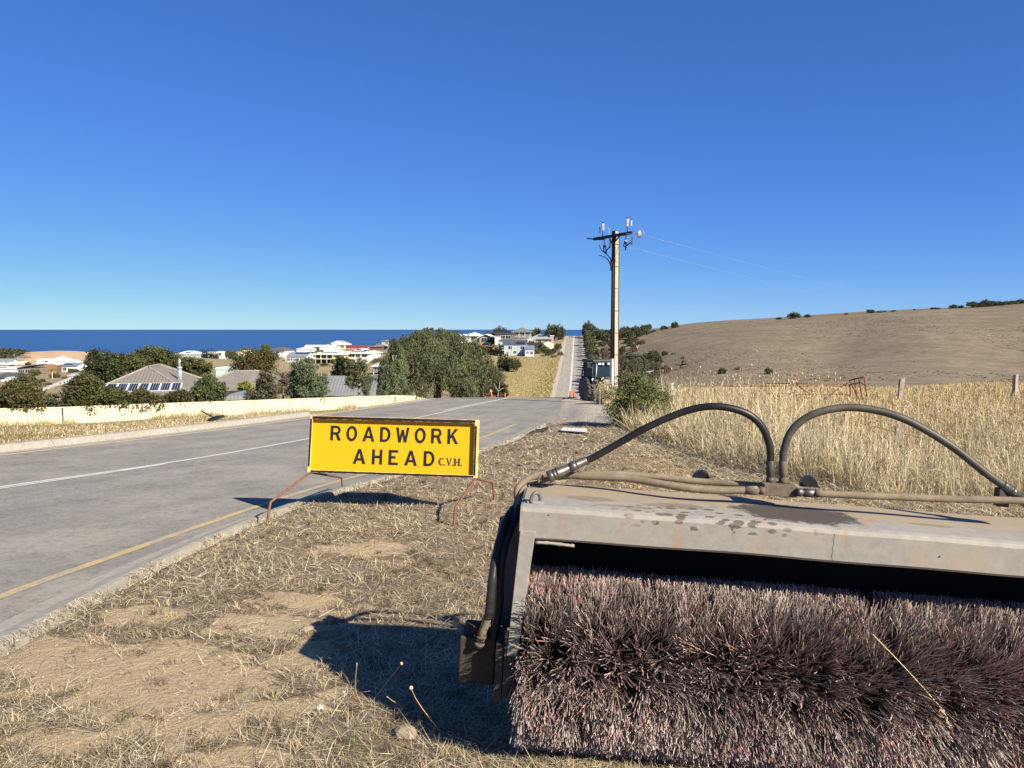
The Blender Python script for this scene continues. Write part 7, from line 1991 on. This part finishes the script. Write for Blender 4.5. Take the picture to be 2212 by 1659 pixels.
for pts in ([(1320, 585, 35.8), (1319, 573, 35.8), (1314, 562, 35.8), (1307, 556, 36.0), (1300, 553, 36.2), (1293, 551, 36.4)], [(1320, 580, 35.8), (1320, 563, 35.8), (1316, 555, 35.9), (1309, 548, 36.2), (1300, 541, 36.5), (1296, 534, 36.6), (1295, 528, 36.6)]):
    pp = bez([pl(*p) for p in pts], 16); mb = MB(); mb.tube(pp, list(np.linspace(0.035, 0.014, len(pp))), 6); mb.build('cable_tail', PST, pole)
for pts in ([(1302, 490, 36.9), (1309, 488, 36.6), (1315, 495, 36.5), (1316, 510, 36.4)], [(1362, 487, 35.1), (1375, 488, 35.0), (1390, 500, 34.8), (1392, 510, 34.8)], [(1320, 572, 35.8), (1328, 556, 35.7), (1335, 536, 35.6), (1342, 531, 35.5)]):
    mb = MB(); mb.tube(bez([pl(*p) for p in pts], 14), 0.009, 5); mb.build('jumper_wire', mat('wire_grey', (0.35, 0.36, 0.38), 0.5, 0.4), pole)
for a, b, nm in (((1386, 507, 34.6), (2600, 800, 110), 'wire to the right from the strain insulator'), ((1340, 528, 35.4), (2600, 825, 112), 'lower wire to the right behind the insulators')):
    A_, B_ = at(*a), at(*b); pts = []
    for i in range(25):
        t = i / 24; q = A_ * (1 - t) + B_ * t; q[2] -= 2.2 * t * (1 - t); pts.append(tuple(q - A_))
    w_ = empty('power_line', tuple(A_), 0, 'thin overhead ' + nm, 'power line'); mb = MB(); mb.tube(pts, 0.0042, 4); mb.build('wire', MATS['wire_grey'], w_)

# ------------------------------------------------------------------ tractor behind the pole
TY = 42.0
tp = at(1298, 868, TY); tz = tp[2]
trac = empty('tractor', (tp[0], TY, tz), R(18), 'dark green tractor with glazed cab half hidden by the power pole', 'tractor')
TGRN = mat('tractor_dark_green', (0.022, 0.034, 0.024), 0.45, 0, 0.2, 3, 0.0, (0.08, 0.07, 0.05), 0.4)
TBLK = mat('tractor_black', (0.02, 0.02, 0.02), 0.6)
TGLS = mat('cab_glass', (0.014, 0.026, 0.04), 0.25, 0, 0.15, 1)
TYRE = mat('dusty_tyre', (0.07, 0.066, 0.06), 0.9, 0, 0.25, 8, 0.0, (0.14, 0.125, 0.1), 0.6)
TGLS.node_tree.nodes['Principled BSDF'].inputs['Specular IOR Level'].default_value = 0.08
def wheel(x, y, r, w):
    Mq = Matrix.Rotation(R(90), 3, 'Y')
    mb = MB(); mb.lathe([(r * 0.5, -w/2), (r * 0.86, -w/2), (r * 0.94, -w * 0.38), (r * 0.955, 0), (r * 0.94, w * 0.38), (r * 0.86, w/2), (r * 0.5, w/2)], 28, (x, y, r), Mq)
    wh = mb.build('wheel', TYRE, trac)
    mb = MB(); nl = 18
    for i in range(nl):
        for s in (-1, 1):
            a = 2 * math.pi * (i + (0.5 if s > 0 else 0)) / nl
            pts = []
            for t in (0.02, 0.98):
                aa = a + t * 0.26
                pts.append((x + s * w * 0.5 * t, y - math.cos(aa) * r * 0.965, r + math.sin(aa) * r * 0.965))
            mb.tube(pts, [0.045, 0.05], 4)
    tr = mb.build('tread', TYRE, wh); tr['kind'] = 'stuff'
    mb = MB(); mb.lathe([(r * 0.50, -w * 0.3), (r * 0.5, w * 0.3), (r * 0.2, w * 0.2), (r * 0.12, -w * 0.1)], 18, (x, y, r), Mq); mb.build('rim', cm((0.42, 0.34, 0.05)), wh)
wheel(-0.78, 0.1, 0.70, 0.48); wheel(0.78, 0.1, 0.70, 0.48)
wheel(-0.68, -1.9, 0.5, 0.34) if False else None
mb = MB(); mb.bbox((-0.5, -0.6, 0.55), (0.5, 1.4, 1.05)); mb.bbox((-0.42, -0.9, 0.5), (0.42, -0.6, 0.95)); mb.build('chassis', TBLK, trac, bevel=0.03)
mb = MB(); mb.hexa([(-0.34, -1.0, 0.85), (0.34, -1.0, 0.85), (0.4, -0.45, 0.85), (-0.4, -0.45, 0.85), (-0.28, -0.95, 1.28), (0.28, -0.95, 1.28), (0.34, -0.45, 1.4), (-0.34, -0.45, 1.4)]); mb.build('bonnet', mat('tractor_grey', (0.11, 0.125, 0.14), 0.4), trac, bevel=0.04)
mb = MB(); mb.tube([(0.38 * math.cos(a), -0.80, 1.20 + 0.24 * math.sin(a)) for a in np.linspace(0.25, math.pi - 0.25, 12)], 0.035, 8); mb.build('yellow_guard', mat('tractor_yellow', (0.62, 0.42, 0.05), 0.5), trac)
for sx_ in (-1, 1):
    for yy in (-0.45, 0.95):
        mb = MB(); mb.tube([(sx_ * 0.70, yy, 0.95), (sx_ * 0.72, yy + 0.03, 1.5), (sx_ * 0.64, yy + 0.1 * (1 if yy < 0 else -1), 2.22)], 0.04, 6); mb.build('cab_post', TGRN, trac)
    mb = MB(); mb.add([(sx_ * 0.70, -0.40, 0.98), (sx_ * 0.70, 0.92, 0.98), (sx_ * 0.64, 0.86, 2.18), (sx_ * 0.64, -0.33, 2.18)], [(0, 1, 2, 3)]); mb.build('side_window', TGLS, trac)
    mb = MB(); mb.bbox((sx_ * 0.55 - 0.2, -0.35, 1.02), (sx_ * 0.55 + 0.2, 0.85, 1.1)); mb.build('mudguard', TGRN, trac)
mb = MB(); mb.add([(-0.68, -0.47, 1.35), (0.68, -0.47, 1.35), (0.62, -0.37, 2.16), (-0.62, -0.37, 2.16)], [(0, 1, 2, 3)]); mb.build('windscreen', TGLS, trac)
mb = MB(); mb.add([(-0.68, -0.475, 0.9), (0.68, -0.475, 0.9), (0.68, -0.472, 1.35), (-0.68, -0.472, 1.35)], [(0, 1, 2, 3)]); mb.build('lower_screen', TGLS, trac)
mb = MB(); mb.bbox((-0.72, -0.5, 2.18), (0.72, 1.0, 2.34)); mb.build('cab_roof', TGRN, trac, bevel=0.03)
for x in (-0.34, -0.14, 0.2, 0.4):
    mb = MB(); mb.bbox((x - 0.065, -0.54, 2.08), (x + 0.065, -0.46, 2.18)); mb.build('work_light', mat('lamp_lens', (0.75, 0.76, 0.78), 0.25), trac)
mb = MB(); mb.bbox((-1.06, -0.5, 1.92), (-0.86, -0.42, 2.22)); mo_ = mb.build('mirror', TBLK, trac, bevel=0.02)
mb = MB(); mb.tube([(-0.66, -0.4, 2.2), (-0.9, -0.45, 2.2)], 0.018, 5); mb.tube([(-0.66, -0.4, 1.9), (-0.9, -0.45, 1.95)], 0.018, 5); mb.build('mirror_arm', MATS['tractor_grey'], mo_)
mb = MB(); mb.tube([(-0.52, -0.56, 2.15), (-0.56, -0.6, 1.6), (-0.64, -0.62, 1.25)], 0.03, 6); mb.build('wiper', mat('pale_grey_steel', (0.4, 0.42, 0.43), 0.5, 0.4), trac)
mb = MB(); mb.bbox((-0.16, 0.1, 1.3), (0.22, 0.22, 1.95)); mb.build('seat', TBLK, trac, bevel=0.05)
mb = MB(); mb.bbox((-0.80, -0.58, 1.22), (-0.66, -0.5, 1.34)); mb.build('front_lamp', MATS['lamp_lens'], trac)
mb = MB(); mb.bbox((-0.66, -0.57, 1.20), (-0.1, -0.52, 1.30)); mb.build('front_rail', MATS['tractor_grey'], trac)
# small machine with a roll hoop
RY = 40.0
rp = at(1367, 868, RY); rz_g = gz(rp[0], RY)
rm_ = empty('ride_on_mower', (rp[0], RY, rz_g), R(6), 'small dark machine with black roll hoop behind the green bush', 'mower')
zt = at(1367, 768, RY)[2] - rz_g; hw = 25.5 * RY / F
mb = MB(); mb.tube(bez([(-hw, 0, 0.4), (-hw, 0, zt * 0.55), (-hw + 0.02, 0, zt - 0.28), (-hw + 0.16, 0, zt - 0.05), (-hw + 0.35, 0, zt), (hw - 0.35, 0, zt), (hw - 0.16, 0, zt - 0.05), (hw - 0.02, 0, zt - 0.28), (hw, 0, zt * 0.55), (hw, 0, 0.4)], 50), 0.06, 8); mb.build('roll_hoop', TBLK, rm_)
mb = MB(); mb.bbox((-0.12, -0.06, zt - 0.1), (0.1, 0.06, zt - 0.05)); mb.build('hoop_lamp', TBLK, rm_)
for s in (-1, 1):
    mb = MB(); mb.bbox((s*hw - 0.07, -0.08, zt * 0.55 - 0.12), (s*hw + 0.07, 0.08, zt * 0.55 + 0.12)); mb.build('hoop_hinge', TBLK, rm_)
    mb = MB(); mb.lathe([(0.2, -0.14), (0.42, -0.14), (0.45, 0), (0.42, 0.14), (0.2, 0.14)], 18, (s * 0.62, 0.1, 0.45), Matrix.Rotation(R(90), 3, 'Y')); mb.build('wheel', TYRE, rm_)
mb = MB(); mb.bbox((-hw + 0.06, -0.03, zt * 0.5), (hw - 0.06, 0.03, zt * 0.53)); mb.build('hoop_brace', TBLK, rm_)
mb = MB(); mb.bbox((-0.25, -0.35, 0.75), (0.25, -0.2, 1.28)); mb.build('seat', TBLK, rm_, bevel=0.05)
mb = MB(); mb.bbox((-0.45, -1.3, 0.35), (0.45, 0.6, 0.78)); mb.build('body', MATS['tractor_grey'], rm_, bevel=0.06)

# ------------------------------------------------------------------ paddock gate, posts, wires
WOOD = mat('weathered_post', (0.33, 0.29, 0.24), 0.95, 0, 0.35, 14, 0.4, (0.16, 0.13, 0.1), 0.6)
WPOST = mat('pale_post', (0.42, 0.40, 0.36), 0.8, 0, 0.15, 8)
def post(px, top, Y, w, label, m=WOOD, lean=0.0, hgt=None, name='fence_post'):
    t = at(px, top, Y); g = gz(t[0], Y)
    root = empty(name, (t[0], Y, g), rng.uniform(-0.4, 0.4), label, 'post')
    H = t[2] - g; mb = MB(); r_ = rng
    n_ = 8; vs = []; 
    for j, z in enumerate(np.linspace(-0.3, H, n_)):
        s = w / 2 * (1 + 0.08 * math.sin(z * 5 + px)); dx = lean * (z / max(H, 0.1))
        vs += [(-s + dx, -s * 0.8, z), (s + dx, -s * 0.8, z + (0.04 if j == n_ - 1 else 0)), (s + dx, s * 0.8, z), (-s + dx, s * 0.8, z - (0.05 if j == n_ - 1 else 0))]
    fs = [(j*4 + k_, j*4 + (k_+1) % 4, (j+1)*4 + (k_+1) % 4, (j+1)*4 + k_) for j in range(n_ - 1) for k_ in range(4)] + [((n_-1)*4, (n_-1)*4+1, (n_-1)*4+2, (n_-1)*4+3)]
    mb.add(vs, fs); mb.build('timber', m, root)
    return root
post(1945, 817, 33, 0.18, 'weathered grey fence post right of the rusty gate', lean=0.08)
post(2194, 809, 34.5, 0.19, 'weathered grey fence post at the right border')
post(1826, 893, 15.5, 0.10, 'low grey post behind the right hose arch, left one')
post(1942, 922, 14.5, 0.12, 'low grey post behind the right hose arch, right one')
post(1713, 823, 33, 0.13, 'grey gate post behind the tall grass', lean=0.03)
post(1452, 828, 30, 0.13, 'white painted post behind the green bush', WPOST)
gy = 32.5
go = at(1745, 860, gy); gate = empty('farm_gate', (go[0], gy, gz(go[0], gy)), 0, 'rusty pipe farm gate standing in the tall grass', 'gate'); gO = np.array([go[0], gy, gz(go[0], gy)])
def gt(px, py, Y=gy): return tuple(at(px, py, Y) - gO)
for nm, pts in (('rail', [(1655, 828, gy), (1836, 829, gy)]), ('rail', [(1560, 834, gy), (1840, 833, gy)]), ('rail', [(1655, 850, gy), (1836, 852, gy)]), ('upright', [(1655, 826, gy), (1656, 872, gy)]), ('upright', [(1774, 832, gy), (1775, 872, gy)]),
                ('brace', [(1720, 830, gy), (1765, 862, gy)]), ('brace', [(1825, 830, gy), (1775, 866, gy)]), ('brace', [(1838, 826, gy), (1860, 872, gy)]), ('upright', [(1836, 821, gy), (1838, 870, gy)]),
                ('end_rail', [(1836, 821.5, gy), (1867, 813.5, gy - 0.8)]), ('end_upright', [(1867, 813.5, gy - 0.8), (1875, 874, gy - 0.8)]), ('end_upright', [(1846, 820, gy - 0.3), (1853, 870, gy - 0.3)]), ('end_upright', [(1856, 818, gy - 0.5), (1864, 872, gy - 0.5)]), ('end_rail', [(1838, 830, gy), (1860, 826, gy - 0.6), (1871, 834, gy - 0.8)])):
    mb = MB(); mb.tube([gt(*p) for p in pts], 0.03, 6); mb.build(nm, RUST, gate)
for (a, b, lab) in (((1945, 828, 33), (2194, 820, 34.5), 'sagging fence wire between the two right posts'), ((2194, 820, 34.5), (2420, 812, 36), 'fence wire leaving past the right border post'), ((1826, 905, 15.5), (2330, 1010, 12.0), 'rusty barbed wire sagging through the near grass')):
    A_, B_ = at(*a), at(*b); w_ = empty('fence_wire', tuple(A_), 0, lab, 'wire'); pts = [tuple((B_ - A_) * t - np.array([0, 0, 0.25 * t * (1 - t)])) for t in np.linspace(0, 1, 10)]
    mb = MB(); mb.tube(pts, 0.005, 4); mb.build('strand', RUST, w_)

# ------------------------------------------------------------------ orange bollards, litter, stones
ORG = mat('orange_plastic', (0.72, 0.115, 0.025), 0.5, 0, 0.1, 4); WREF = mat('white_reflective', (0.75, 0.74, 0.72), 0.5)
for (px, top, Y, lean, lab) in ((1062, 841, 46, -0.05, 'orange bollard at the crest, leftmost'), (1091, 849, 50, 0.0, 'orange bollard at the crest beside the bare branch'), (1104, 855.5, 53, 0, 'orange bollard tip just showing over the crest'), (1231, 838, 45.5, 0.07, 'taller orange bollard before the far road, leaning'), (1240, 846, 48, 0, 'shorter orange bollard before the far road')):
    t = at(px, top, Y); g = min(gz(t[0], Y), float(road_z(Y)) + 0.02) if px < 1200 else gz(t[0], Y)
    root = empty('orange_bollard', (t[0], Y, g), 0, lab, 'bollard', 'orange bollards at the crest')
    H = t[2] - g; w = 0.055
    mb = MB(); mb.tube([(0, 0, 0.02), (lean * 0.5, 0, H * 0.5), (lean, 0, H - 0.05), (lean, 0, H)], [w, w, w, w * 0.6], 10); mb.build('tube', ORG, root)
    mb = MB(); mb.lathe([(0.16, 0.0), (0.15, 0.05), (0.07, 0.07)], 14, (0, 0, 0)); mb.build('base', TBLK, root)
    if H > 0.5: mb = MB(); mb.tube([(lean * 0.72, 0, H * 0.72), (lean * 0.84, 0, H * 0.84)], w + 0.003, 10); mb.build('reflective_band', WREF, root)
for (px, top, bot, Y) in ((2108, 0, 0, 0),):
    pass
gpp = at(1120, 850, 50)
def flat(name, pts, th, m, label, cat, lift=0.03):
    P = []
    for (x, y) in pts:
        X_, Y_ = on_plane(x, y); P.append((X_, Y_, gz(X_, Y_) + lift))
    P = np.array(P); o_ = P.mean(0); root = empty(name, tuple(o_), 0, label, cat)
    mb = MB(); mb.slab([tuple(p - o_ + np.array([0, 0, th])) for p in P], (0, 0, 1), th); return root, mb, P - o_
r1, mb, Pm = flat('plastic_strip', [(1139, 937), (1176, 935), (1186, 929.5), (1150, 930)], 0.05, None, 'black plastic strip lying on the verge beside the white board', 'plastic strip')
mb.build('strip', TBLK, r1, bevel=0.01); mb = MB(); mb.box(tuple(Pm.mean(0) + np.array([0, 0, 0.06])), (0.16, 0.1, 0.02)); mb.build('rib', DARKST, r1)
r2, mb, Pm = flat('white_board', [(1211, 937), (1267, 941), (1268, 934.5), (1216, 931)], 0.02, None, 'weathered white board lying on the verge, faint red marks', 'board', 0.05)
mb.build('panel', mat('white_board_paint', (0.66, 0.64, 0.60), 0.7, 0, 0.1, 6), r2)
Pp = [np.array(p) for p in Pm]
for t in (0.22, 0.36, 0.52, 0.66, 0.8):
    a = Pp[0] * (1 - t) + Pp[1] * t; b = Pp[3] * (1 - t) + Pp[2] * t; c1, c2 = a * 0.66 + b * 0.34, a * 0.4 + b * 0.6; e_ = (Pp[1] - Pp[0]) * 0.05
    mb = MB(); z_ = np.array([0, 0, 0.0225]); mb.add([c1 + z_, c1 + e_ + z_, c2 + e_ + z_, c2 + z_], [(0, 1, 2, 3)]); mb.build('red_mark', mat('faded_red', (0.45, 0.16, 0.13), 0.7), r2)
# toppled lamp like pole on the far verge
fo = at(468, 908, 22.6); fg = gz(fo[0], 22.6); fo[2] = fg
fp_ = empty('toppled_pole', tuple(fo), R(-12), 'black pole with round base lying toppled on the far verge', 'pole')
zc = at(466, 905, 22.6)[2] - fg
mb = MB(); mb.lathe([(0.02, -0.02), (0.15, -0.02), (0.18, 0.0), (0.15, 0.035), (0.06, 0.06), (0.02, 0.06)], 20, (-0.02, 0, zc + 0.02), Matrix.Rotation(R(-12), 3, 'Y') @ Matrix.Rotation(R(14), 3, 'X') @ Matrix.Scale(1.7, 3, Vector((1, 0, 0)))); mb.build('round_base', TBLK, fp_)
mb = MB(); mb.tube([(-0.55, 0.05, zc + 0.23), (-0.05, 0, zc + 0.02)], 0.022, 8); mb.build('shaft', TBLK, fp_)
mb = MB(); mb.tube([(-0.2, 0.0, zc + 0.08), (-0.19, 0, zc + 0.17)], 0.012, 6); mb.build('peg', TBLK, fp_)
rngs = np.random.default_rng(12)
def stone(px, py, s, m, label, name='stone', cat='stone'):
    X_, Y_ = on_plane(px, py); mb = MB(); vs = []; n1_, n2_ = 9, 6
    bm = bmesh.new(); bmesh.ops.create_icosphere(bm, subdivisions=2, radius=1)
    for v_ in bm.verts: v_.co = Vector((v_.co.x * s[0], v_.co.y * s[1], v_.co.z * s[2])) * (1 + rngs.normal(0, 0.09))
    me = bpy.data.meshes.new(name); bm.to_mesh(me); bm.free()
    return tag(link(name, me, m, None, (X_, Y_, gz(X_, Y_) + s[2] * 0.5), rngs.uniform(0, 3)), label, cat)
STN = mat('pale_stone', (0.25, 0.205, 0.145), 0.9, 0, 0.25, 30, 0.4)
stone(664, 1365, (0.045, 0.03, 0.018), STN, 'flat pale stone on the straw left of the broom shadow')
stone(876, 1586, (0.06, 0.045, 0.03), STN, 'grey stone inside the broom shadow near the bottom')
PAP = mat('white_paper', (0.75, 0.75, 0.74), 0.8)
X_, Y_ = on_plane(691, 1540); root = empty('paper_scrap', (X_, Y_, gz(X_, Y_) + 0.02), 0.4, 'crumpled white paper scrap on the straw', 'paper scrap'); mb = MB()
gr = [(x * 0.006 + rngs.normal(0, 0.002), y * 0.005, abs(rngs.normal(0.008, 0.006))) for y in range(-2, 3) for x in range(-2, 3)]
mb.add(gr, [(j*5 + i, j*5 + i + 1, (j+1)*5 + i + 1, (j+1)*5 + i) for j in range(4) for i in range(4)]); mb.build('sheet', PAP, root)
# thin dry weed stems in front
for i, (a, b, c_, lab) in enumerate((((788, 1530), (768, 1490), (771, 1432), 'short curved dry weed at the edge of the broom shadow'), ((806, 1512), (845, 1462), (868, 1434), 'long dry weed with a pale bud leaning over the broom shadow'), ((955, 1580), (905, 1520), (888, 1487), 'dry weed with pale bud in front of the broom shadow'),
                                ((860, 1598), (930, 1622), (985, 1636), 'reddish dry weed lying along the bottom of the broom shadow'), ((760, 1400), (745, 1425), (725, 1462), 'thin straw standing at the shadow tip'), ((880, 1530), (850, 1515), (836, 1505), 'thin reddish stem crossing the shadow'), ((1010, 1645), (995, 1625), (985, 1612), 'thin straw at the bottom edge'))):
    X_, Y_ = on_plane(*a); g0 = np.array([X_, Y_, gz(X_, Y_)]); root = empty('dry_weed', tuple(g0), 0, lab, 'weed')
    Yb, Yc = Y_ * 0.985, Y_ * 0.965
    P_ = [np.zeros(3), at(b[0], b[1], Yb) - g0, at(c_[0], c_[1], Yc) - g0]
    mb = MB(); mb.tube(bez(P_, 12), [0.0022] * 13, 5); mb.build('stem', mat('weed_stem', (0.42, 0.30, 0.16), 0.8), root)
    if 'bud' in lab:
        mb = MB(); mb.lathe([(0.002, -0.006), (0.009, 0.0), (0.007, 0.008), (0.001, 0.011)], 8, P_[2]); mb.build('bud', STRAW, root)

# grit and small clods on the bare sand
rng = np.random.default_rng(41); Vp = []; Tp = []; Cp = []; o = 0
n = 14000; Y = 2.4 * (12 / 2.4) ** rng.random(n); X = (rng.uniform(-60, 1500, n) - CX) / F * Y
k_ = (X > xkb(Y) + 0.05) & (rng.random(n) < 0.08 + 0.9 * sand_mask(X, Y)); X, Y = X[k_], Y[k_]; n = len(X)
s_ = rng.gamma(1.3, 0.0018, n) + 0.0012; oc = np.array([[1, 0, 0], [-1, 0, 0], [0, 1, 0], [0, -1, 0], [0, 0, 0.8], [0, 0, -0.8]])
B = np.stack([X, Y, ground_z(X, Y)], -1)
Vv = B[:, None] + oc[None] * s_[:, None, None] * rng.uniform(0.6, 1.3, (n, 6, 1)); ft = np.array([[0, 2, 4], [2, 1, 4], [1, 3, 4], [3, 0, 4], [2, 0, 5], [1, 2, 5], [3, 1, 5], [0, 3, 5]])
T = ((np.arange(n) * 6)[:, None, None] + ft[None]).reshape(-1, 3); C = np.repeat(pick_col(rng, n, [(0.40, 0.31, 0.19), (0.24, 0.18, 0.11), (0.5, 0.42, 0.3), (0.12, 0.09, 0.06)], [0.4, 0.3, 0.15, 0.15]), 6, 0)
stuff('grit', [(Vv.reshape(-1, 3), T, C)], 'grit and small clods on the bare sandy patches', 'grit')
